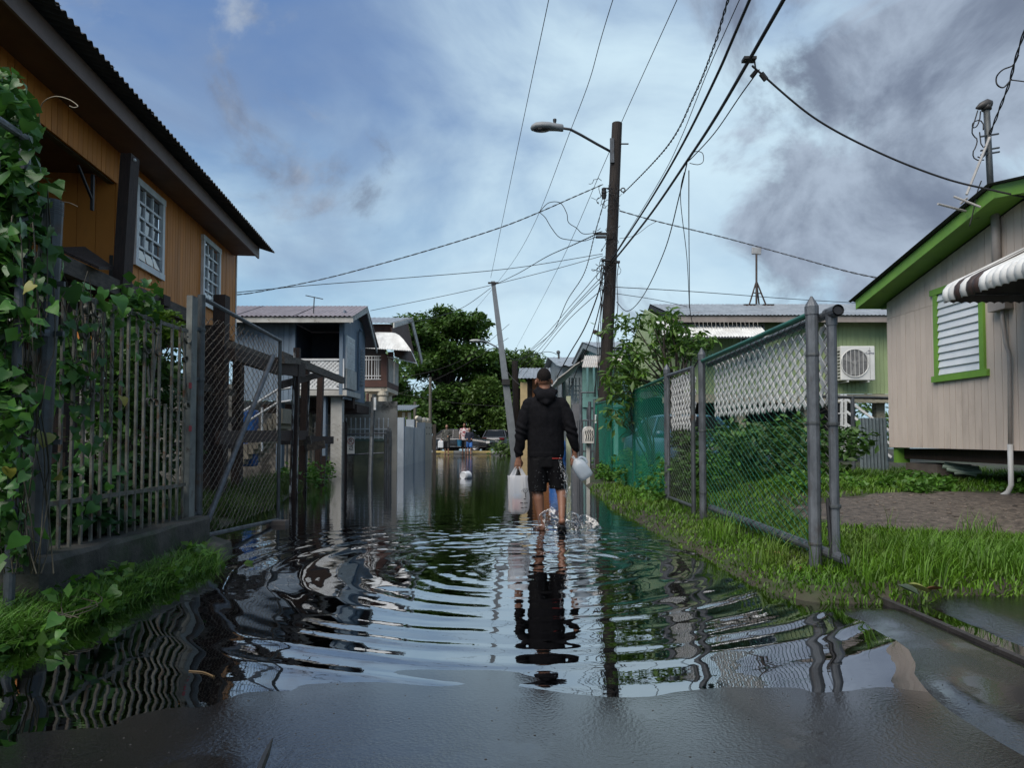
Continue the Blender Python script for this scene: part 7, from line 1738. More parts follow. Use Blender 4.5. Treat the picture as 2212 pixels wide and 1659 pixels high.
# ---------------- heart-leaved vine on the steel posts
vn = thing('heart_leaf_vine', 'heart-leaved green vine climbing the steel posts and grille', 'vine', (-2.8, 4.0, 0.05))
def vine_leaf(L, W, m, seed):
    """heart blade with a sunken midrib, wavy margin and curled tip"""
    r = random.Random(seed); out = [(-0.10, 0.22), (-0.13, 0.36), (-0.03, 0.50), (0.14, 0.54), (0.34, 0.47), (0.55, 0.34), (0.76, 0.17), (0.92, 0.05), (1.0, 0.0)]
    vs, fs = [], []; cup = r.uniform(0.05, 0.45); curl = r.uniform(0.05, 0.5); sk = r.uniform(-0.12, 0.12)
    for i_, (t, w) in enumerate(out):
        z = -curl * L * max(t, 0) ** 2; mid = max(t, 0.02)
        for sgn, fr_ in ((-1, 1.0), (-1, 0.5), (0, 0), (1, 0.5), (1, 1.0)):
            ww = w * fr_ * W; tt = t * fr_ + mid * (1 - fr_) if t < 0.05 else t
            wave = 0.035 * W * math.sin(i_ * 2.1 + sgn * 1.3 + seed) * fr_
            vs.append((sgn * ww + sk * L * max(t, 0) ** 2, tt * L, z + cup * W * (w * fr_) ** 1.2 * (0.9 if sgn > 0 else 0.6) + wave))
    for i_ in range(len(out) - 1):
        for k in range(4): a = i_ * 5 + k; fs.append((a, a + 1, a + 6, a + 5))
    mb = MB(); mb.add(vs, fs); me = mb.mesh('leaf', smooth=True, fix=False); me.materials.append(m); return me
VL2 = leafmat('vine_leaf_dark', (0.04, 0.125, 0.024), (0.022, 0.075, 0.016), 0.22, 0.36, 0.3, False)
hm = [vine_leaf(0.115, 0.112, LEAF_VINE, 1), vine_leaf(0.10, 0.09, VL2, 2), vine_leaf(0.10, 0.10, LEAF_YEL, 3), vine_leaf(0.12, 0.105, VL2, 4), vine_leaf(0.085, 0.085, LEAF_VINE, 5), vine_leaf(0.11, 0.10, VL2, 6)]
def put_leaf(p, sc, which=0, face=None):
    # hanging leaf: blade direction mostly down, face turned to the street and the light
    down = V((random.uniform(-.8, .8), random.uniform(-.8, .5), random.uniform(-1, -.35))).normalized()
    nrm = (V(face) if face else V((0.7, -0.6, 0.5))) + V((random.uniform(-1, 1), random.uniform(-1, 1), random.uniform(-.5, .9)))
    x = down.cross(nrm).normalized(); z = x.cross(down).normalized()
    inst(hm[which], 'leaf', vn, frameM(p, x, down, z) @ Matrix.Scale(sc, 4))
spots = []
for k in range(240):
    py_ = random.uniform(165, 1180); w_ = np.interp(py_, [165, 300, 520, 800, 1000, 1180], [50, 80, 95, 85, 70, 50])
    px = random.uniform(-25, w_) if random.random() < .8 else random.uniform(-25, w_ + 25)
    if 62 < px < 105 and py_ > 700 and random.random() < .75: continue
    spots.append(P(px, py_, random.uniform(3.45, 3.95)))
for k in range(52):
    px, py_ = random.triangular(105, 330, 130), random.uniform(600, 900); spots.append(PX(px, py_, XL + random.uniform(0.02, 0.07)))
for k in range(34):
    px, py_ = random.uniform(90, 240), random.uniform(900, 1190); spots.append(PX(px, py_, XL + random.uniform(0.0, 0.07)))
for i, p in enumerate(spots): put_leaf(p, random.triangular(0.35, 0.9, 0.55), 2 if i % 61 == 7 else (0, 1, 3, 4, 5, 1, 3)[i % 7])
for px, py_ in ((80, 262), (112, 395), (30, 190), (45, 200), (10, 225), (110, 545), (135, 575), (150, 620), (228, 650), (255, 640), (96, 935)):
    p = P(px, py_, 3.85) if px < 120 else PX(px, py_, XL + 0.05); put_leaf(p, 1.1, 2 if py_ == 935 else 0)
cs, rs = [], []
for k in range(105):
    py_ = random.uniform(175, 1200); w_ = np.interp(py_, [165, 300, 520, 800, 1000, 1180], [40, 62, 80, 62, 50, 40]); cs.append(tuple(P(random.uniform(-40, w_), py_, random.uniform(3.55, 4.0)))); rs.append(random.uniform(.07, .13))
for k in range(30): cs.append(tuple(PX(random.triangular(105, 390, 130), random.uniform(610, 850), XL - random.uniform(0.02, 0.2)))); rs.append(random.uniform(.06, .11))
v, f = leaf_cloud(cs, rs, 17, 0.085, 1.3, 0.8, 0.85, seed=71); o = raw('small_leaves', v, f, leafmat('vine_small', (0.06, 0.16, 0.024), (0.028, 0.085, 0.016), 0.25, 0.38, 0.4), vn); o['kind'] = 'stuff'
mb = MB()
for k in range(16):
    px = random.uniform(5, 110); pts = [P(px + 18 * math.sin(j * 0.9 + k) + random.uniform(-8, 8), 1240 - j * random.uniform(80, 110), random.uniform(3.55, 3.95)) for j in range(9)]
    mb.tube(crom(pts, 4), 0.0035, 4, caps=False)
for k in range(8):
    pts = [PX(random.uniform(110, 160) + j * 22, random.uniform(600, 860) + j * random.uniform(-8, 30), XL + 0.03) for j in range(6)]; mb.tube(crom(pts, 4), 0.003, 4, caps=False)
st_ = mb.build('stems', mat('vine_stem', (0.06, 0.05, 0.03), (0.03, 0.03, 0.02), 9, 0.7), vn, smooth=True); st_['kind'] = 'stuff'
mb = MB(); mb.tube(crom([P(92, 285, 3.9), P(85, 255, 3.9), P(92, 222, 3.85), P(118, 208, 3.8), P(148, 214, 3.75), P(168, 228, 3.7), P(160, 232, 3.7), P(150, 228, 3.7)], 6), 0.0028, 5); mb.build('tendril', mat('pale_tendril', (0.2, 0.17, 0.12), rough=0.6), vn, smooth=True)
mb = MB(); mb.tube(crom([P(130, 435, 3.8), P(150, 438, 3.8), P(168, 446, 3.8)], 5), 0.0025, 5); mb.build('tendril', MATS['pale_tendril'], vn)
# ground vine leaves at the foot of the posts
fv = thing('ground_vine', 'low vine leaves spilling onto the bank at the left edge', 'vine', (-2.6, 3.6, 0.05))
for k in range(26):
    p = G(random.uniform(-10, 260), random.uniform(1215, 1400), random.uniform(0.05, 0.16)); 
    if p.x > -2.22: continue
    down = V((random.uniform(-.6, .8), random.uniform(-.9, .3), random.uniform(-.9, -.1))).normalized(); nrm = V((0.2, -0.5, 0.9)) + V((random.uniform(-.6, .6), random.uniform(-.6, .6), 0)); x = down.cross(nrm).normalized(); z = x.cross(down).normalized()
    inst(hm[0 if k % 4 else 1], 'leaf', fv, frameM(p, x, down, z) @ Matrix.Scale(random.uniform(0.4, 0.8), 4))
mb = MB()
for k in range(7):
    pts = [G(random.uniform(0, 200) + j * 10, 1230 + j * 35, 0.09 + 0.03 * math.sin(j)) for j in range(4)]; mb.tube(crom(pts, 4), 0.003, 4, caps=False)
s_ = mb.build('stems', MATS['vine_stem'], fv); s_['kind'] = 'stuff'
# fallen leaves by the driveway and on the verge
fl = [(1985, 1283, 'dull green fallen leaf at the driveway edge', (0.05, 0.075, 0.05), 1.1), (2012, 1280, 'pale yellow-green fallen leaf at the driveway edge', (0.22, 0.24, 0.07), 1.2), (1998, 1272, 'brown curled leaf behind the pale fallen leaf', (0.14, 0.07, 0.03), 0.9), (1648, 1195, 'tan dead leaf lying on the right verge', (0.33, 0.23, 0.09), 1.7), (1712, 1228, 'rust-brown dead leaf beside the gate post', (0.16, 0.06, 0.025), 1.1), (2075, 1265, 'small dark fallen leaf on the driveway', (0.03, 0.045, 0.025), 0.7), (1888, 1220, 'yellow dead leaf in the grass by the driveway', (0.28, 0.23, 0.05), 0.8), (2150, 1262, 'slim dark leaf on the driveway near the right edge', (0.035, 0.045, 0.03), 0.8)]
for px, py_, lab, col_, sc in fl:
    me = leaf_mesh('fallen_leaf', 0.11 * sc, 0.07 * sc, leafmat('leaf_' + lab.split(' fallen')[0].split(' leaf')[0].replace(' ', '_'), col_, tuple(x_ * .6 for x_ in col_), 0.1, 0.5, 0.05, False), 0.35, -0.2)
    p = G(px, py_, 0.09); o = bpy.data.objects.new('fallen_leaf', me); _link(o); o.location = (p.x, p.y, 0.085); o.rotation_euler = (random.uniform(-.2, .2), random.uniform(-.2, .2), random.uniform(0, 6)); tag(o, lab, 'leaf', 'fallen leaves')
mb = MB(); a = G(408, 1450, 0.003); b = G(462, 1462, 0.003); mb.tube(crom([a, a.lerp(b, .5) + V((0, 0.02, 0)), b], 4), [0.003] * 8 + [0.006], 5); mb.solo('floating_twig', mat('twig_tan', (0.13, 0.08, 0.03), rough=0.6), 'thin tan twig floating in the dark water on the left', 'twig')
# bundle of pipes and junk under the pink house
pb_ = thing('pipe_pile', 'pile of pale pipes lying under the pink house', 'pipes', P(2080, 1020, 10))
for k, (a, b) in enumerate((((2040, 1002), (2115, 1012)), ((2036, 1008), (2118, 1018)), ((2045, 1014), (2110, 1026)), ((2062, 1022), (2120, 1020)))):
    mb = MB(); mb.tube([P(*a, 9.9 - 0.05 * k), P(*b, 9.7 - .05 * k)], 0.028, 8); mb.build('pipe', mat('pale_pipe', (0.26, 0.33, 0.26), (0.2, 0.25, 0.2), 5, 0.5), pb_)
# ------------------------------------------------------------------ cars
def xf(mb, M4): mb.v = [tuple(M4 @ V(v)) for v in mb.v]; return mb
def paint(name, c, rough=0.25):
    m = bpy.data.materials.new(name); m.use_nodes = True; b = m.node_tree.nodes['Principled BSDF']
    b.inputs['Base Color'].default_value = (*c, 1); b.inputs['Roughness'].default_value = rough; b.inputs['Coat Weight'].default_value = 0.25; b.inputs['Coat Roughness'].default_value = 0.08; return m
CARGLASS = glass('car_glass', (0.008, 0.009, 0.010), 0.12); CARGLASS.node_tree.nodes['Principled BSDF'].inputs['IOR'].default_value = 1.25; CHROME = mat('chrome', (0.5, 0.5, 0.51), (0.45, 0.45, 0.46), 5, 0.15, metal=0.9, rnd=0)
LAMPW = mat('headlamp', (0.6, 0.6, 0.58), (0.5, 0.5, 0.5), 9, 0.15, rnd=0); LAMPR = mat('tail_lamp', (0.12, 0.012, 0.014), (0.09, 0.01, 0.012), 9, 0.15, rnd=0)
PLATE = mat('plate', (0.6, 0.6, 0.58), rough=0.5, rnd=0)
def car(name, label, loc, yaw, body_m, suv=False, plate=None):
    t = thing(name, label, 'car', loc, 'parked cars'); M4 = Matrix.Translation(V(loc)) @ Matrix.Rotation(yaw, 4, 'Z')
    H = 1.72 if suv else 1.45; R = 0.36 if suv else 0.33
    if suv: st = [(2.28, .35, .62, .70), (2.2, .25, .80, .84), (1.9, .22, .95, .90), (1.2, .2, 1.04, .92), (.8, .2, 1.07, .92), (0, .2, 1.08, .93), (-1.4, .2, 1.09, .92), (-2.1, .22, 1.08, .90), (-2.28, .35, 1.0, .80)]; gh_ = [(1.0, -2.1), (0.25, -1.85)]
    else: st = [(2.36, .30, .55, .62), (2.28, .22, .68, .80), (2.0, .2, .78, .87), (1.3, .18, .87, .90), (0.95, .18, .92, .90), (0, .18, .93, .91), (-1.3, .18, .95, .90), (-1.75, .2, .98, .88), (-2.2, .24, .96, .82), (-2.36, .38, .84, .70)]; gh_ = [(1.05, -1.75), (0.2, -1.0)]
    rings = []
    for x, zb_, zt_, hw in st:
        half = [(hw * 0.86, zb_), (hw, zb_ + 0.12), (hw, (zb_ + zt_) / 2 + 0.05), (hw * 0.965, zt_ - 0.06), (hw * 0.88, zt_)]
        rings.append([V((x, y_, z_)) for y_, z_ in half] + [V((x, -y_, z_)) for y_, z_ in reversed(half)])
    mb = MB(); mb.loft(rings); bd = xf(mb, M4).build('body', body_m, t, smooth=True)
    md = bd.modifiers.new('sub', 'SUBSURF'); md.levels = 1; md.render_levels = 1
    zb2 = 0.9 if not suv else 1.04
    def gring(x0, x1, hw, z): return [V((x0, hw * .78, z)), V((x0 - 0.22, hw, z)), V(((x0 + x1) / 2, hw, z)), V((x1 + 0.25, hw, z)), V((x1, hw * .8, z)), V((x1, -hw * .8, z)), V((x1 + 0.25, -hw, z)), V(((x0 + x1) / 2, -hw, z)), V((x0 - 0.22, -hw, z)), V((x0, -hw * .78, z))]
    mb = MB(); mb.loft([gring(*gh_[0], .80, zb2), gring(gh_[1][0] + .08, gh_[1][1] - .08, .63, H - 0.07)]); xf(mb, M4).build('windows', CARGLASS, t)
    mb = MB(); mb.loft([gring(gh_[1][0] + .1, gh_[1][1] - .1, .645, H - 0.085), gring(gh_[1][0] - .05, gh_[1][1] + .05, .58, H - 0.02), gring(gh_[1][0] - .3, gh_[1][1] + .3, .4, H)]); xf(mb, M4).build('roof', body_m, t, smooth=True)
    for s_ in (1, -1):
        for (xa, xb_) in (((gh_[0][0] - .1), (gh_[1][0])), (-0.15 if not suv else -0.2, -0.18), (gh_[0][1] + .15, gh_[1][1] + 0.0)):
            mb = MB(); mb.beam((xa, s_ * .80, zb2 - .02), (xb_, s_ * .635, H - .08), 0.07, 0.05, (0, 1, 0)); xf(mb, M4).build('pillar', body_m, t)
        mb = MB(); mb.ball((0.75, s_ * 0.98, zb2 + 0.08), 0.1, 10, 6, (0.7, 1.0, 0.75)); xf(mb, M4).build('mirror', body_m, t, smooth=True)
        mb = MB(); mb.box((0, s_ * 0.915, 0.34), (3.0, 0.012, 0.025)); xf(mb, M4).build('trim_strip', CHROME, t)
        for xh in (0.1, -0.95): mb = MB(); mb.box((xh, s_ * 0.93, .78 if not suv else .9), (.18, .03, .03)); xf(mb, M4).build('handle', CHROME, t)
        for wx in (1.42, -1.42):
            mb = MB(); mb.lathe((wx, s_ * 0.74, R), [(R * .62, -.1), (R * .95, -.1), (R, -.06), (R, .1), (R * .95, .13), (R * .62, .13)], 20, (0, s_, 0), caps=False); wh = xf(mb, M4).build('wheel', BLACK, t, smooth=False)
            mb = MB(); mb.lathe((wx, s_ * 0.74, R), [(R * .64, .05), (R * .64, .11), (R * .58, .115), (R * .3, .08), (0.05, .1)], 20, (0, s_, 0)); xf(mb, M4).build('rim', mat('rim_grey', (0.2, 0.2, 0.21), rough=0.35, metal=0.6), wh)
        mb = MB(); mb.box((st[1][0] - .06, s_ * .62, st[1][2] - .06), (.22, .34, .15), Matrix.Rotation(s_ * -0.35, 3, 'Z')); xf(mb, M4).build('headlight', LAMPW, t)
        mb = MB(); mb.box((st[-2][0] - .08, s_ * .62, st[-2][2] - .13 if not suv else 0.95), (.16, .36, .12 if not suv else .3), Matrix.Rotation(s_ * 0.3, 3, 'Z')); xf(mb, M4).build('tail_light', LAMPR, t)
    mb = MB(); mb.box((st[0][0] - 0.0, 0, .54), (.06, .78, .2)); gl_ = xf(mb, M4).build('grille', BLACK, t)
    for k in range(4): mb = MB(); mb.box((st[0][0] + .035, 0, .47 + k * .047), (.02, .74, .014)); xf(mb, M4).build('bar', CHROME, gl_)
    mb = MB(); mb.box((-2.36 if not suv else -2.29, 0, .74), (.03, 1.1, .025)); xf(mb, M4).build('boot_trim', CHROME, t)
    mb = MB(); mb.box((-2.38 if not suv else -2.3, 0, .64), (.02, .32, .16)); pl_ = xf(mb, M4).build('rear_plate', PLATE, t)
    mb = MB(); mb.box((-2.395, 0, .64), (.006, .24, .05)); xf(mb, M4).build('plate_text', INK, pl_)
    mb = MB(); mb.box((-2.2, 0, .27), (.28, 1.5, .12)); mb.box((2.22, 0, .24), (.2, 1.4, .1)); xf(mb, M4).build('lower_bumper', BLACK, t)
    return t
CZ = 0.09
car('black_sedan', 'black sedan parked side-on behind the wading people', (-3.25, 43.6, CZ), math.radians(-24), paint('car_black', (0.012, 0.012, 0.014)))
car('grey_sedan', 'dark grey sedan seen from behind, right of the black sedan', (-1.05, 48.3, CZ), math.radians(84), paint('car_grey', (0.05, 0.052, 0.058)))
car('red_van', 'dark red van behind the grey sedan', (-0.3, 53.2, CZ), math.radians(80), paint('car_red', (0.16, 0.018, 0.02)), suv=True)
car('silver_sedan', 'pale silver sedan mostly hidden behind the black sedan', (-6.6, 48.6, CZ), math.radians(10), paint('car_silver', (0.42, 0.45, 0.46)))
car('blue_car', 'blue-grey car in the yard behind the green mesh', (4.1, 16.0, 0.12), math.radians(-80), paint('car_blue', (0.04, 0.10, 0.15)))
# ------------------------------------------------------------------ people
from mathutils import noise as mnoise
def remesh(mb, name, m, parent, voxel, smooth_it=4, disp=None):
    """fuse overlapping closed shapes into one continuous skin"""
    me = mb.mesh(name + '_src', wloc(parent) if parent is not None else None, False, True)
    o = bpy.data.objects.new(name + '_src', me); COL.objects.link(o)
    r = o.modifiers.new('r', 'REMESH'); r.mode = 'VOXEL'; r.voxel_size = voxel
    s = o.modifiers.new('s', 'SMOOTH'); s.factor = 0.5; s.iterations = smooth_it
    bpy.context.view_layer.update()
    dg = bpy.context.evaluated_depsgraph_get()
    out = bpy.data.meshes.new_from_object(o.evaluated_get(dg)); out.name = name
    bpy.data.objects.remove(o); bpy.data.meshes.remove(me)
    if disp:
        nv = len(out.vertices); co = np.empty(nv * 3); out.vertices.foreach_get('co', co); co = co.reshape(-1, 3)
        nr = np.array([v_.normal[:] for v_ in out.vertices])
        d = np.array([disp(V(c_)) for c_ in co]); co += nr * d[:, None]; out.vertices.foreach_set('co', co.ravel())
    out.polygons.foreach_set('use_smooth', [True] * len(out.polygons)); out.materials.clear(); out.materials.append(m); out.update()
    ob = bpy.data.objects.new(name, out); return _link(ob, parent)
def cap(mb, p, q, r1, r2, n=12):
    """tapered capsule"""
    p, q = V(p), V(q); d = (q - p); L_ = d.length; d = d / L_ if L_ > 1e-6 else V((0, 0, 1))
    prof = [(r1 * math.sin(a), -r1 * math.cos(a)) for a in (0.15, 0.6, 1.1)] + [(r1, 0), (r2, L_)] + [(r2 * math.cos(a), L_ + r2 * math.sin(a)) for a in (0.45, 0.95, 1.42)]
    mb.lathe(p, prof, n, d)
def chain(mb, pts, rs, n=12):
    for i in range(len(pts) - 1): cap(mb, pts[i], pts[i + 1], rs[i], rs[i + 1], n)
def ering(c, a, b, n=20, tilt=0.0):
    return [V((c[0] + a * math.cos(t), c[1] + b * math.sin(t), c[2] + tilt * b * math.sin(t))) for t in [2 * math.pi * k / n for k in range(n)]]
SKIN = mat('brown_skin', (0.22, 0.105, 0.065), (0.185, 0.085, 0.052), 8, 0.5, 0.05, 120, rnd=0.0)
HAIR = mat('black_hair', (0.008, 0.007, 0.007), (0.016, 0.013, 0.012), 60, 0.85, 0.6, 220, rnd=0, spec=0.1)
HOOD = mat('black_fleece', (0.006, 0.006, 0.0075), (0.009, 0.009, 0.011), 30, 0.9, 0.3, 260, rnd=0, spec=0.08)
SHORT = mat('black_nylon', (0.004, 0.004, 0.005), (0.007, 0.007, 0.008), 20, 0.75, 0.15, 160, rnd=0, spec=0.1)
REDC = mat('red_cloth', (0.33, 0.03, 0.025), rough=0.8, rnd=0)
DY = -0.03                                             # the road under his feet
Y0 = 7.56
man = thing('person', 'person in black hoodie and shorts wading away with bag and jug', 'person', (0.37, Y0, DY))
def m3(x, z, y=0.0): return V((x, Y0 + y, z))
mb = MB()
# legs: left planted, right stepping
chain(mb, [m3(.285, .80), m3(.282, .50, .03), m3(.292, .36, -.012), m3(.312, .21, -.005), m3(.328, .07, .0)], [.085, .062, .058, .045, .036])
chain(mb, [m3(.335, .03, -.035), m3(.325, .025, .03), m3(.28, .0, .13), m3(.262, -.012, .17)], [.038, .040, .034, .026])
for k in range(5): cap(mb, m3(.235 + k * .018, -.02, .165 + (.02 - abs(k - 3.2) * .012)), m3(.225 + k * .018, -.024, .20 + .02 - abs(k - 3.2) * .012), .011, .010, 8)
chain(mb, [m3(.47, .80), m3(.520, .52, .06), m3(.548, .40, -.015), m3(.545, .27, -.085), m3(.538, .165, -.145)], [.085, .060, .056, .043, .035])
chain(mb, [m3(.536, .125, -.185), m3(.540, .10, -.12), m3(.548, .03, -.02), m3(.552, .01, .03)], [.036, .038, .034, .026])
# trunk, neck, head
mb.loft([ering((.375, Y0, .76), .17, .115), ering((.375, Y0, .90), .175, .12), ering((.372, Y0, 1.05), .165, .11), ering((.37, Y0, 1.25), .19, .12), ering((.368, Y0, 1.40), .20, .105), ering((.366, Y0, 1.47), .11, .075)])
cap(mb, m3(.366, 1.44, -.005), m3(.362, 1.60, .015), .066, .062)
hc = m3(.355, 1.668, .02)
mb.ball(hc + V((0, -.005, .018)), .1, 20, 14, (.82, 1.0, 1.05)); mb.ball(hc + V((0, .035, -.055)), .075, 16, 10, (.85, 1.0, 1.05))
cap(mb, hc + V((0, .10, -.005)), hc + V((0, .118, -.03)), .012, .016, 8)                 # nose
for s_ in (-1, 1):
    mb.ball(hc + V((s_ * .091, .0, -.03)), .032, 10, 8, (.38, .62, 1.05))               # ears
    cap(mb, hc + V((s_ * .02, .098, .012)), hc + V((s_ * .048, .09, .012)), .009, .008, 8)   # brows
cap(mb, hc + V((-.02, .103, -.068)), hc + V((.02, .103, -.068)), .008, .008, 8)          # lips
# arms
LA = [m3(.185, 1.40, -.01), m3(.115, 1.13, -.03), m3(.079, .86, .0), m3(.074, .805, .0)]; RA = [m3(.555, 1.40, -.01), m3(.645, 1.13, -.05), m3(.692, .88, -.01), m3(.693, .845, -.005)]
chain(mb, LA, [.055, .045, .030, .029]); chain(mb, RA, [.055, .045, .030, .029])
def hand(mb, w, dirx, side, curl=1.0):
    """fist hanging from wrist w; side=+1 thumb to +x; knuckles face the camera"""
    w = V(w); pc = w + V((dirx * .3, -.004, -.055))
    mb.loft([ering((w.x, w.y, w.z), .027, .020, 14), ering((w.x + dirx * .1, w.y - .004, w.z - .025), .034, .020, 14), ering((pc.x, pc.y, pc.z), .040, .018, 14), ering((pc.x + dirx * .15, pc.y - .002, pc.z - .028), .039, .016, 14), ering((pc.x + dirx * .15, pc.y, pc.z - .036), .030, .012, 14)])
    for k in range(4):
        x = pc.x + dirx * .15 + side * (-.031 + .0207 * k); L_ = (.85, 1.0, 1.06, .97)[k]
        k0 = V((x, pc.y - .006, pc.z - .022)); k1 = k0 + V((0, .004, -.040 * L_)); k2 = k1 + V((0, .027 * L_, -.012)); k3 = k2 + V((0, .012, .020))
        chain(mb, [k0, k1, k2, k3], [.0100, .0096, .0090, .0078], 8)
    t0 = w + V((side * .026, .006, -.03)); t1 = t0 + V((side * .016, .018, -.032)); t2 = t1 + V((-side * .008, .014, -.028)); t3 = t2 + V((-side * .016, .006, -.014))
    chain(mb, [t0, t1, t2, t3], [.013, .0125, .0105, .009], 8)
hand(mb, m3(.073, .80), -.02, 1); hand(mb, m3(.693, .84, -.005), -.02, -1)
body = remesh(mb, 'body', SKIN, man, .0068, 3)
# eyes on the far side of the head
for s_ in (-1, 1):
    e = MB(); e.ball(hc + V((s_ * .034, .092, -.005)), .012, 10, 8); e.build('eye', mat('eye_white', (.6, .58, .55), rough=0.3, rnd=0), man, smooth=True)
# hair: close crop, faded low on the neck
mb = MB(); mb.ball(hc + V((0, -.010, .030)), .1, 22, 14, (.815, 1.0, 1.02)); 
for k in range(9):
    an = math.pi + math.pi * k / 8; mb.ball(hc + V((.054 * math.cos(an), .066 * math.sin(an) - .012, -.008)), .024, 10, 8, (1, 1, 1.3))
remesh(mb, 'hair', HAIR, man, .008, 3)
# hoodie
def folds(s, a, z_=1.0):
    return lambda c: a * (mnoise.noise(V((c.x * s, c.y * s, c.z * s * z_))) + 0.5 * mnoise.noise(V((c.x * s * 2.3, c.y * s * 2.3, c.z * s * 2.1 * z_ + 5))))
mb = MB()
mb.loft([ering((.374, Y0, .805), .188, .125), ering((.374, Y0, .835), .196, .132), ering((.374, Y0, .90), .206, .138), ering((.372, Y0, 1.0), .205, .135), ering((.37, Y0, 1.12), .207, .135), ering((.369, Y0 - .005, 1.26), .224, .138), ering((.368, Y0 - .01, 1.36), .232, .125), ering((.367, Y0 - .01, 1.43), .195, .105), ering((.366, Y0 - .008, 1.48), .12, .085), ering((.365, Y0, 1.515), .085, .078)])
chain(mb, [m3(.195, 1.395, -.01), m3(.148, 1.27, -.022), m3(.112, 1.13, -.035), m3(.094, 1.0, -.02), m3(.079, .895, -.002)], [.078, .078, .072, .062, .056])
chain(mb, [m3(.545, 1.395, -.01), m3(.600, 1.27, -.03), m3(.645, 1.13, -.052), m3(.675, 1.0, -.035), m3(.692, .93, -.015)], [.078, .076, .070, .060, .054])
cap(mb, m3(.079, .885), m3(.076, .845), .050, .043); cap(mb, m3(.692, .925, -.012), m3(.694, .885, -.006), .050, .043)
# hood lying on the back
mb.loft([ering((.366, Y0 - .02, 1.50), .118, .10, 20, .25), ering((.366, Y0 - .03, 1.535), .125, .105, 20, .35), ering((.366, Y0 - .02, 1.575), .098, .085, 20, .45)])
mb.ball(m3(.372, 1.475, -.115), .1, 18, 12, (1.12, .55, .72)); mb.ball(m3(.372, 1.425, -.125), .08, 16, 10, (.95, .45, .62))
cap(mb, m3(.255, 1.53, -.05), m3(.375, 1.40, -.155), .028, .030); cap(mb, m3(.478, 1.53, -.05), m3(.375, 1.40, -.155), .028, .030)
def hd(c):
    w_ = c + wloc(man); f_ = .0055 * mnoise.noise(V((c.x * 8, c.y * 8, c.z * 5))) + .003 * mnoise.noise(V((c.x * 17, c.y * 17, c.z * 13)))
    if w_.x < .17 or w_.x > .58: f_ += .006 * math.sin(w_.z * 62 + 5 * w_.x * 9 + 2 * math.sin(w_.z * 23)) * (0.4 + 0.6 * (w_.z < 1.2))
    if w_.z < .86: f_ += .003
    return f_
remesh(mb, 'hoodie', HOOD, man, .0095, 2, hd)
# shorts
mb = MB()
mb.loft([ering((.376, Y0, .70), .185, .12), ering((.376, Y0, .80), .19, .128), ering((.375, Y0, .90), .18, .12)])
mb.loft([ering((.283, Y0 + .01, .428), .102, .110, 20), ering((.282, Y0 + .01, .52), .103, .112, 20), ering((.284, Y0 + .005, .66), .105, .118, 20), ering((.295, Y0, .78), .10, .118, 20)])
mb.loft([ering((.510, Y0 + .03, .458), .097, .108, 20), ering((.500, Y0 + .025, .55), .100, .112, 20), ering((.482, Y0 + .01, .67), .104, .118, 20), ering((.46, Y0, .78), .10, .118, 20)])
remesh(mb, 'shorts', SHORT, man, .0095, 2, lambda c: .009 * mnoise.noise(V((c.x * 11, c.y * 11, c.z * 4))) + .004 * mnoise.noise(V((c.x * 26, c.y * 26, c.z * 9))))
mb = MB(); mb.loft([[V((.376 + .20 * math.cos(t), Y0 + .14 * math.sin(t), z_)) for t in np.linspace(-1.25, -0.55, 8)] + [V((.376 + .18 * math.cos(t), Y0 + .12 * math.sin(t), z_)) for t in np.linspace(-0.55, -1.25, 8)] for z_ in (.790, .803)]); mb.build('waistband', REDC, man)
# sandals
for c0, c1, sid in ((m3(.345, -.027, -.07), m3(.245, -.040, .20), 0), (m3(.530, .082, -.225), m3(.556, -.022, .055), 1)):
    mb = MB(); d = (c1 - c0).normalized(); s_ = d.cross(V((0, 0, 1))).normalized(); poly = []
    for t, w_ in ((0, .02), (.05, .033), (.3, .034), (.55, .04), (.8, .048), (.95, .035), (1, .015)): poly.append((c0.lerp(c1, t), w_))
    ring = [p + s_ * w_ for p, w_ in poly] + [p - s_ * w_ for p, w_ in reversed(poly)]
    mb.prism([p - V((0, 0, .012)) for p in ring], (0, 0, .016)); sd = mb.build('sandal', BLACK, man)
    mb = MB(); c = c0.lerp(c1, .68) + V((0, 0, .0)); mb.tube(crom([c + s_ * .045, c + s_ * .035 + V((0, 0, .05)), c + V((0, 0, .062)), c - s_ * .035 + V((0, 0, .05)), c - s_ * .045], 4), .010, 6); mb.build('strap', BLACK, sd)

# ---------------- carrier bag
def film(name, col, tr_, alpha, gloss=0.25):
    m = bpy.data.materials.new(name); m.use_nodes = True; nt = m.node_tree; nd = nt.nodes; L = nt.links.new; b = nd['Principled BSDF']
    b.inputs['Base Color'].default_value = (*col, 1); b.inputs['Roughness'].default_value = gloss
    t1 = nd.new('ShaderNodeBsdfTranslucent'); t1.inputs['Color'].default_value = (*tr_, 1); t2 = nd.new('ShaderNodeBsdfTransparent'); a = nd.new('ShaderNodeMixShader'); a.inputs[0].default_value = 0.45; L(b.outputs[0], a.inputs[1]); L(t1.outputs[0], a.inputs[2])
    c = nd.new('ShaderNodeMixShader'); c.inputs[0].default_value = alpha; L(t2.outputs[0], c.inputs[1]); L(a.outputs[0], c.inputs[2]); L(c.outputs[0], nd['Material Output'].inputs['Surface']); return m
BAGM = film('thin_white_plastic', (0.72, 0.72, 0.74), (0.8, 0.8, 0.83), 0.68, 0.2)
bag = thing('carrier_bag', 'white plastic carrier bag hanging from the person\'s left hand', 'bag', (.07, Y0, .19))
mb = MB(); rings = []; nn = 60
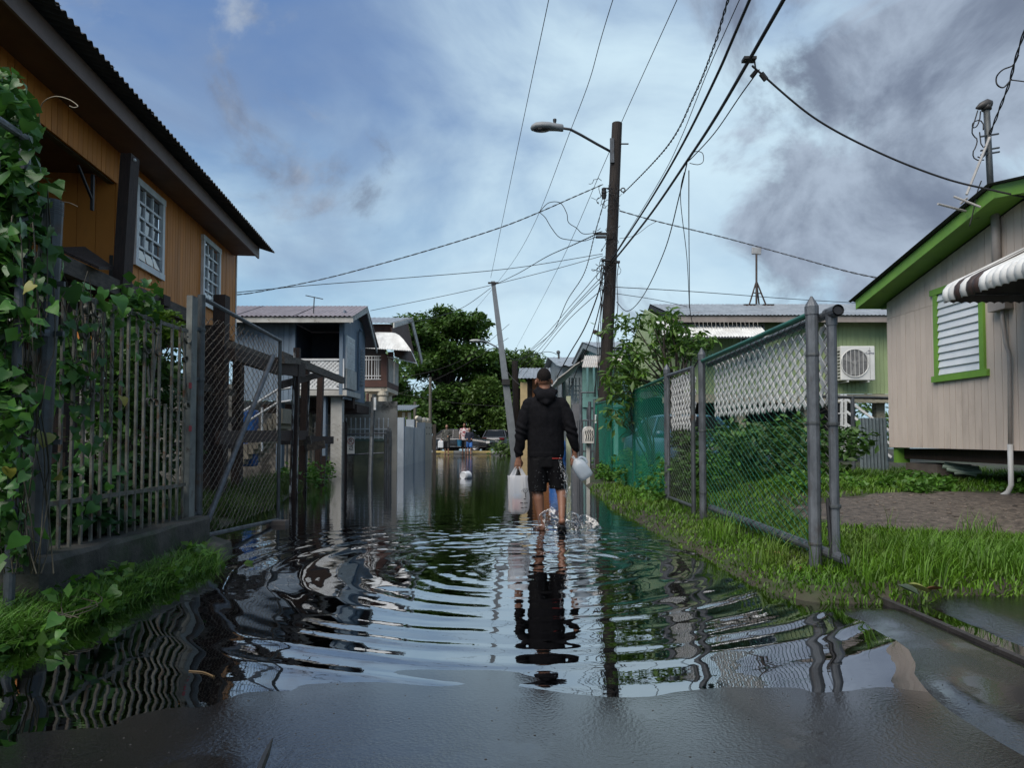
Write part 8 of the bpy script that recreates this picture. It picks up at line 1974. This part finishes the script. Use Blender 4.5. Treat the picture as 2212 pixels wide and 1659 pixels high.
for z_, a, b, cx_ in ((.180, .05, .028, .062), (.188, .08, .045, .066), (.21, .098, .055, .072), (.245, .106, .060, .076), (.28, .110, .064, .077), (.32, .112, .066, .077), (.36, .113, .066, .076), (.40, .112, .066, .074), (.44, .110, .064, .072), (.48, .108, .060, .070), (.52, .108, .055, .068), (.56, .106, .046, .066), (.59, .108, .036, .066), (.605, .110, .030, .066)):
    ring = []
    for k in range(nn):
        t = 2 * math.pi * k / nn; sx = abs(math.cos(t)) ** .6 * (1 if math.cos(t) > 0 else -1); sy = abs(math.sin(t)) ** .75 * (1 if math.sin(t) > 0 else -1)
        w_ = 1 + .16 * mnoise.noise(V((math.cos(t) * 5, math.sin(t) * 5, z_ * 3))) + .10 * abs(mnoise.noise(V((math.cos(t) * 11, math.sin(t) * 11, z_ * 6 + math.sin(t * 2))))) + .09 * mnoise.noise(V((math.cos(t) * 4, math.sin(t) * 4, z_ * 5))) + .05 * mnoise.noise(V((math.cos(t) * 9, math.sin(t) * 9, z_ * 2.5)))
        ring.append(V((cx_ + a * sx * w_, Y0 - .005 + b * sy * w_, z_)))
    rings.append(ring)
mb.loft(rings, caps=False); nb_ = len(mb.v); mb.f.append(tuple(range(nn - 1, -1, -1))); mb.build('pouch', BAGM, bag, smooth=True, fix=False)
for (xa, xb_) in ((-.035, .03), (.11, .165)):
    for dy in (-.03, .03):
        mb = MB(); n_ = 9
        top = m3(.066 + (.008 if xa > 0 else -.008), .722, dy * .25)
        L0, R0 = m3(xa, .585, dy), m3(xb_, .585, dy); vs = []
        for j in range(n_):
            t = j / (n_ - 1); cc = t * t * (3 - 2 * t); l = L0.lerp(top + V((-.012, 0, 0)), t); r = R0.lerp(top + V((.012, 0, 0)), t); ml = (l + r) / 2 + V((0, .012 * math.sin(t * 3) + (.01 if dy > 0 else -.01), 0))
            vs += [l, (l + ml) / 2 + V((0, -.004, 0)), ml, (r + ml) / 2 + V((0, .004, 0)), r]
        mb.add(vs, [(j * 5 + k, j * 5 + k + 1, j * 5 + k + 6, j * 5 + k + 5) for j in range(n_ - 1) for k in range(4)]); mb.build('handle', BAGM, bag, smooth=True, fix=False)
mb = MB(); mb.lathe((.06, Y0, .22), [(.055, 0), (.06, .02), (.06, .12), (.055, .13)], 18); mb.solo('red_tub', mat('tub_red', (0.45, 0.12, 0.12), rough=0.4), 'pinkish red tub showing through the carrier bag', 'tub', smooth=True)
mb = MB(); mb.lathe((.06, Y0, .353), [(.062, 0), (.064, .005), (.064, .04), (.05, .048)], 18); mb.solo('blue_tub', mat('tub_blue', (0.12, 0.22, 0.35), rough=0.4), 'blue lidded tub on the red one inside the carrier bag', 'tub', smooth=True)
# printed tree and lettering on the bag
PRT = mat('bag_print', (0.015, 0.015, 0.015), rough=0.5, rnd=0)
mb = MB(); yb = Y0 - .082; tr0 = V((.150, yb - .004, .365))
def br(p, an, L_, r_, dep):
    q_ = p + V((math.sin(an) * L_, 0, math.cos(an) * L_)); mb.tube([p, q_], [r_, r_ * .7], 4)
    if dep:
        for da in (-.55, .1, .6): br(q_, an + da + random.uniform(-.15, .15), L_ * .66, r_ * .6, dep - 1)
br(tr0, -.05, .045, .0042, 3); mb.build('printed_tree', PRT, bag)
for k, (x_, z_, w_) in enumerate(((.140, .352, .026), (.105, .312, .03), (.112, .258, .03), (.148, .260, .03))):
    mb = MB(); mb.box((x_, yb - .002, z_), (w_, .002, .009), Matrix.Rotation(.05, 3, 'Y')); mb.build('printed_words', PRT, bag)
for k in range(5):
    mb = MB(); mb.box((.132 + .009 * k, yb - .004, .310), (.005, .002, .016 + .003 * (k % 3)), Matrix.Rotation(.25, 3, 'Y')); mb.build('printed_mark', PRT, bag)

# ---------------- gallon jug
JUG = film('frosted_jug', (0.60, 0.66, 0.72), (0.66, 0.74, 0.80), 0.86, 0.25)
ja = V((.69, Y0 - .01, .79)); jd = V((.135, .02, -.20)).normalized(); jx = jd.cross(V((0, 1, 0))).normalized(); jy = jx.cross(jd)
jug = thing('water_jug', 'translucent gallon jug tipped in the person\'s right hand', 'jug', (.76, Y0, .52))
mb = MB(); rings = []
for h, a, p_ in ((-.035, .018, 2), (-.03, .020, 2), (.0, .020, 2), (.012, .030, 2), (.05, .068, 2.3), (.085, .080, 3), (.13, .082, 4), (.20, .082, 4), (.235, .080, 4), (.25, .070, 3.5), (.252, .05, 3)):
    ring = []
    for k in range(28):
        t = 2 * math.pi * k / 28; c_, s_ = math.cos(t), math.sin(t); rr = a / ((abs(c_) ** p_ + abs(s_) ** p_) ** (1 / p_)); ring.append(ja + jd * h + (jx * c_ + jy * s_) * rr)
    rings.append(ring)
mb.loft(rings); mb.build('bottle', JUG, jug, smooth=True)
mb = MB(); mb.tube(crom([ja + jd * .02 + jx * .035, ja + jd * .03 + jx * .075, ja + jd * .07 + jx * .098, ja + jd * .12 + jx * .09], 5), .013, 8); mb.build('grip', JUG, jug, smooth=True)
mb = MB(); rings = [[ja + jd * h + (jx * math.cos(t) + jy * math.sin(t)) * .072 for t in [2 * math.pi * k / 20 for k in range(20)]] for h in (.17, .243)]
mb.loft(rings); mb.build('water_inside', film('jug_water', (0.45, 0.52, 0.58), (0.5, 0.58, 0.64), 0.6, 0.1), jug, smooth=True)

# ---------------- splash
SPL = bpy.data.materials.new('splash_water'); SPL.use_nodes = True; nt = SPL.node_tree; nd = nt.nodes; L = nt.links.new; nd.remove(nd['Principled BSDF'])
g_ = nd.new('ShaderNodeBsdfGlossy'); g_.inputs['Roughness'].default_value = .04; t_ = nd.new('ShaderNodeBsdfTransparent'); t_.inputs['Color'].default_value = (.93, .94, .95, 1); lw_ = nd.new('ShaderNodeLayerWeight'); lw_.inputs[0].default_value = .35
mr = nd.new('ShaderNodeMapRange'); L(lw_.outputs['Facing'], mr.inputs[0]); mr.inputs[3].default_value = .28; mr.inputs[4].default_value = .95
mx_ = nd.new('ShaderNodeMixShader'); L(mr.outputs[0], mx_.inputs[0]); L(t_.outputs[0], mx_.inputs[1]); L(g_.outputs[0], mx_.inputs[2]); L(mx_.outputs[0], nd['Material Output'].inputs['Surface'])
DROP = mat('water_drops', (0.42, 0.45, 0.48), (0.3, 0.33, 0.36), 5, 0.08, rnd=0, spec=0.8)
spl = thing('splash', 'splash of water around the wading person\'s right foot', 'splash', (.55, Y0 - .1, 0))
rs_ = random.Random(5)
mb = MB()
def sx(px): return (px - 1106) / 195.0
def szz(py_): return 1.03 - (py_ - 944) / 195.0
path = [(1208, 985), (1211, 1005), (1217, 1025), (1222, 1045), (1225, 1070), (1226, 1100), (1222, 1130), (1220, 1145)]
for k in range(150):
    i = rs_.randrange(len(path) - 1); t = rs_.random(); x = path[i][0] + (path[i + 1][0] - path[i][0]) * t; y = path[i][1] + (path[i + 1][1] - path[i][1]) * t
    sp_ = 3 + 5 * (i / 7); r_ = rs_.choice((.0018, .0022, .003, .004)); mb.ball((sx(x + rs_.gauss(0, sp_)), Y0 - .15 + rs_.gauss(0, .04), max(.01, szz(y + rs_.gauss(0, 6)))), r_, 6, 4, (1, 1, rs_.uniform(1, 1.8)))
for k in range(70):
    mb.ball((sx(rs_.uniform(1150, 1226)), Y0 - .155 - rs_.random() * .03, szz(rs_.triangular(990, 1120, 1050))), rs_.choice((.0015, .002, .003)), 5, 4)
for k in range(150):
    mb.ball((sx(rs_.gauss(1228, 26)), Y0 + rs_.gauss(-.12, .12), abs(rs_.gauss(0.02, .08))), rs_.choice((.0015, .002, .003, .004)), 6, 4)
o = mb.build('droplets', DROP, spl, smooth=True, fix=False); o['kind'] = 'stuff'
for k in range(7):
    q_ = [V((sx(x + rs_.gauss(0, 5)), Y0 - .15 + rs_.gauss(0, .03), szz(y))) for x, y in path]; fine = crom(q_, 6); a_ = rs_.randrange(0, len(fine) // 2); seg = fine[a_:a_ + rs_.randrange(10, 22)]
    if len(seg) > 4:
        mb = MB(); mb.tube(seg, [.0015 + .005 * abs(mnoise.noise(V((i_ * .5, k * 3.1, 0)))) for i_ in range(len(seg))], 6); mb.build('water_strand', SPL, spl, smooth=True)
def blob_sheet(c, rx, rz, seed, name):
    mb = MB(); n_, m_ = 34, 14; vs = []
    for j in range(m_):
        for k in range(n_):
            t = math.pi * (0.02 + .96 * k / (n_ - 1)); rad = (0.25 + .75 * j / (m_ - 1)); w_ = 1 + .28 * mnoise.noise(V((math.cos(t) * 2.2 + seed, math.sin(t) * 2.2, rad * 2)))
            vs.append(V((c[0] + rx * rad * w_ * math.cos(t), c[1] + .10 * (1 - rad) + .03 * mnoise.noise(V((t * 2, rad * 4, seed))), max(.005, c[2] + rz * rad * w_ * math.sin(t)))))
    fs = []
    for j in range(m_ - 1):
        for k in range(n_ - 1):
            if mnoise.noise(V((k * .35 + seed, j * .5, 2.0))) > .36: continue
            fs.append((j * n_ + k, j * n_ + k + 1, (j + 1) * n_ + k + 1, (j + 1) * n_ + k))
    mb.add(vs, fs); mb.build(name, SPL, spl, smooth=True, fix=False)
    mb = MB(); rim = [vs[(m_ - 1) * n_ + k] for k in range(n_)]; mb.tube(rim, [.0012 + .0022 * abs(math.sin(k * 1.3 + seed)) for k in range(n_)], 6); mb.build('rim', SPL, spl, smooth=True)
blob_sheet((.435, Y0 - .06, .02), .15, .22, 1.3, 'sheet'); blob_sheet((.78, Y0 + .02, .0), .19, .16, 6.1, 'sheet'); blob_sheet((.60, Y0 - .14, .0), .14, .13, 9.7, 'sheet'); blob_sheet((.66, Y0 - .05, .0), .12, .20, 3.3, 'sheet'); blob_sheet((.30, Y0 - .1, .0), .10, .07, 12.1, 'sheet')

# ---------------- people by the kerb
def small_person(name, label, px, Y, h, lean, top_m, bot_m, skin, hair_m, short=True, arms=((0, 0), (0, 0)), long_bot=.5, zg=None):
    c = P(px, 980, Y); z0 = 0.0 if zg is None else zg; t = thing('person', label, 'person', (c.x, Y, z0)); s = h / 1.75
    def q(x, z, y=0.0): return V((c.x + x * s, Y + y * s, z0 + z * s))
    mb = MB()
    for sd in (-1, 1):
        st_ = lean * sd
        chain(mb, [q(sd * .09, .86), q(sd * .10, .48, -st_ * .7), q(sd * .10, .09, -st_ * .5 + (.0))], [.08, .055, .036]); chain(mb, [q(sd * .10, .04, -st_ * .5 + .03), q(sd * .11, .03, -st_ * .5 - .15)], [.04, .035])
        e, hnd = arms[0 if sd < 0 else 1]; el = q(sd * (.25 + .02), 1.12, .03); w_ = q(sd * .24 + e, .88 + hnd, -.10)
        chain(mb, [q(sd * .19, 1.40), el, w_, w_ + V((0, -.03, -.06)) * s], [.05, .042, .032, .035])
        for k in range(4): cap(mb, w_ + V((sd * .0 + (k - 1.5) * .016, -.03, -.07)) * 1.0, w_ + V(((k - 1.5) * .016, -.045, -.105)), .009, .008, 6)
        cap(mb, w_ + V((-sd * .03, -.035, -.05)), w_ + V((-sd * .035, -.05, -.08)), .010, .009, 6)
    mb.loft([ering(tuple(q(0, z_)), a * s, b * s, 16) for z_, a, b in ((.80, .15, .11), (.95, .15, .11), (1.1, .14, .10), (1.3, .17, .11), (1.42, .17, .09), (1.48, .08, .07))])
    cap(mb, q(0, 1.45), q(0, 1.56, -.02), .055 * s, .052 * s); hc = q(0, 1.645, -.02)
    mb.ball(hc + V((0, 0, .02 * s)), .098 * s, 16, 12, (.82, .98, 1.05)); mb.ball(hc + V((0, -.03 * s, -.05 * s)), .07 * s, 12, 8, (.85, 1, 1.05)); cap(mb, hc + V((0, -.10, -.0)) * 1.0, hc + V((0, -.115, -.025)), .012, .015, 6)
    for sd in (-1, 1): mb.ball(hc + V((sd * .082 * s, 0, -.015 * s)), .026, 8, 6, (.4, .7, 1))
    remesh(mb, 'body', skin, t, .014, 2)
    for sd in (-1, 1):
        e = MB(); e.ball(hc + V((sd * .033 * s, -.094 * s, .005)), .011, 8, 6); e.build('eye', BLACK, t)
    mb = MB(); cap(mb, hc + V((-.022, -.10 * s, -.06 * s)), hc + V((.022, -.10 * s, -.06 * s)), .007, .007, 6); mb.build('mouth', mat('lips', (0.12, 0.05, 0.045), rough=0.5), t)
    mb = MB(); mb.ball(hc + V((0, .018 * s, .035 * s)), .103 * s, 16, 12, (.88, .98, 1.0)); remesh(mb, 'hair', hair_m, t, .016, 2)
    mb = MB(); mb.loft([ering(tuple(q(0, z_)), a * s, b * s, 16) for z_, a, b in ((.78, .20, .14), (.95, .195, .14), (1.15, .19, .135), (1.32, .205, .13), (1.42, .185, .10), (1.49, .085, .075))])
    for i, sd in enumerate((-1, 1)): 
        e, hnd = arms[i]; sh = q(sd * .19, 1.40); el = q(sd * .27, 1.12, .03); chain(mb, [sh, sh.lerp(el, .9 if short else 1.0)] + ([] if short else [el.lerp(q(sd * .24 + e, .88 + hnd, -.10), .85)]), [.072, .066] + ([] if short else [.05]))
    remesh(mb, 'shirt', top_m, t, .016, 2, folds(14, .008))
    mb = MB(); mb.loft([ering(tuple(q(0, z_)), a * s, b * s, 16) for z_, a, b in ((.72, .18, .13), (.82, .185, .135), (.9, .17, .12))])
    for sd in (-1, 1): chain(mb, [q(sd * .095, .78), q(sd * .105, long_bot, -lean * sd * .65)], [.105, .095])
    remesh(mb, 'shorts', bot_m, t, .016, 2, folds(14, .008))
    return q
CAMO = mat('patterned_shirt', (0.10, 0.10, 0.085), (0.018, 0.018, 0.018), 16, 0.8, rnd=0, lo=.46, hi=.52, c3=(0.22, 0.22, 0.2), s3=20, lo3=.58, hi3=.62)
TIED = mat('red_white_shirt', (0.55, 0.50, 0.50), (0.5, 0.45, 0.46), 9, 0.8, rnd=0, c3=(0.26, 0.05, 0.06), s3=10, lo3=.5, hi3=.56)
NAVY = mat('navy_shirt', (0.012, 0.016, 0.035), rough=0.85, rnd=0); BLUES = mat('bright_blue_shorts', (0.04, 0.14, 0.42), rough=0.8, rnd=0); DGREY = mat('dark_shorts', (0.02, 0.02, 0.022), rough=0.85, rnd=0); TANSK = mat('tan_skin', (0.30, 0.16, 0.105), (0.26, 0.135, 0.09), 8, 0.5, rnd=0); BROWNH = mat('brown_hair', (0.10, 0.055, 0.03), rough=0.7, rnd=0)
q1 = small_person('person', 'person in dark patterned shirt carrying a white container by the kerb', 965, 40.0, 1.72, .12, CAMO, DGREY, TANSK, HAIR, False, ((-.06, -.02), (-.16, .22)), .42, zg=.02)
q2 = small_person('person', 'tall person in red and white shirt carrying a blue bucket', 1003, 40.5, 1.78, .16, TIED, DGREY, SKIN, HAIR, True, ((-.03, 0), (-.05, .1)), .40, zg=.05)
q3 = small_person('person', 'child in navy shirt and bright blue shorts by the kerb', 1014, 39.7, 1.52, .14, NAVY, BLUES, TANSK, BROWNH, False, ((.10, .18), (-.10, .18)), .52, zg=.02)
WPL = mat('white_plastic', (0.66, 0.68, 0.70), (0.58, 0.6, 0.62), 4, 0.4, rnd=0)
c = q1(-.34, .58, -.12); jb = thing('white_container', 'white plastic container carried by the person in patterned shirt', 'container', c - V((0, 0, .2)))
mb = MB(); mb.box(c, (.32, .2, .42)); o = mb.build('tank', WPL, jb); md = o.modifiers.new('bevel', 'BEVEL'); md.width = .05; md.segments = 3
mb = MB(); mb.tube(crom([c + V((-.1, 0, .2)), c + V((0, 0, .27)), c + V((.1, 0, .2))], 4), .015, 6); mb.build('handle', WPL, jb)
c = q2(-.27, .62, -.12); bb = thing('blue_bucket', 'blue bucket carried by the person in red and white shirt', 'bucket', c - V((0, 0, .2)))
mb = MB(); mb.lathe(c - V((0, 0, .2)), [(.12, 0), (.15, .36), (.158, .37), (.158, .39), (.14, .385), (.115, .02)], 18); mb.build('pail', mat('bucket_blue', (0.02, 0.13, 0.24), rough=0.4), bb, smooth=False)
mb = MB(); mb.tube(crom([c + V((-.15, 0, .16)), c + V((0, 0, .26)), c + V((.15, 0, .16))], 5), .008, 6); mb.build('handle', GALV, bb)
# white tub floating in the street
fc = G(1007, 1034); fb = thing('floating_bucket', 'white plastic bucket floating on its side in the street', 'bucket', (fc.x, fc.y, 0))
ax_ = V((-.45, -1, .05)).normalized(); o_ = V((fc.x - .02, fc.y, .075))
mb = MB(); mb.lathe(o_, [(.060, .122), (.064, .118), (.068, .125), (.085, .13), (.088, .12), (.088, .09), (.105, .085), (.105, .065), (.098, .06), (.11, -.12), (.112, -.13)], 22, ax_); mb.build('tub', WPL, fb, smooth=False)
mb = MB(); mb.lathe(o_, [(.062, .116), (.03, .117)], 22, ax_); mb.build('base', mat('tub_shadow', (0.45, 0.47, 0.5), rough=.4), fb)
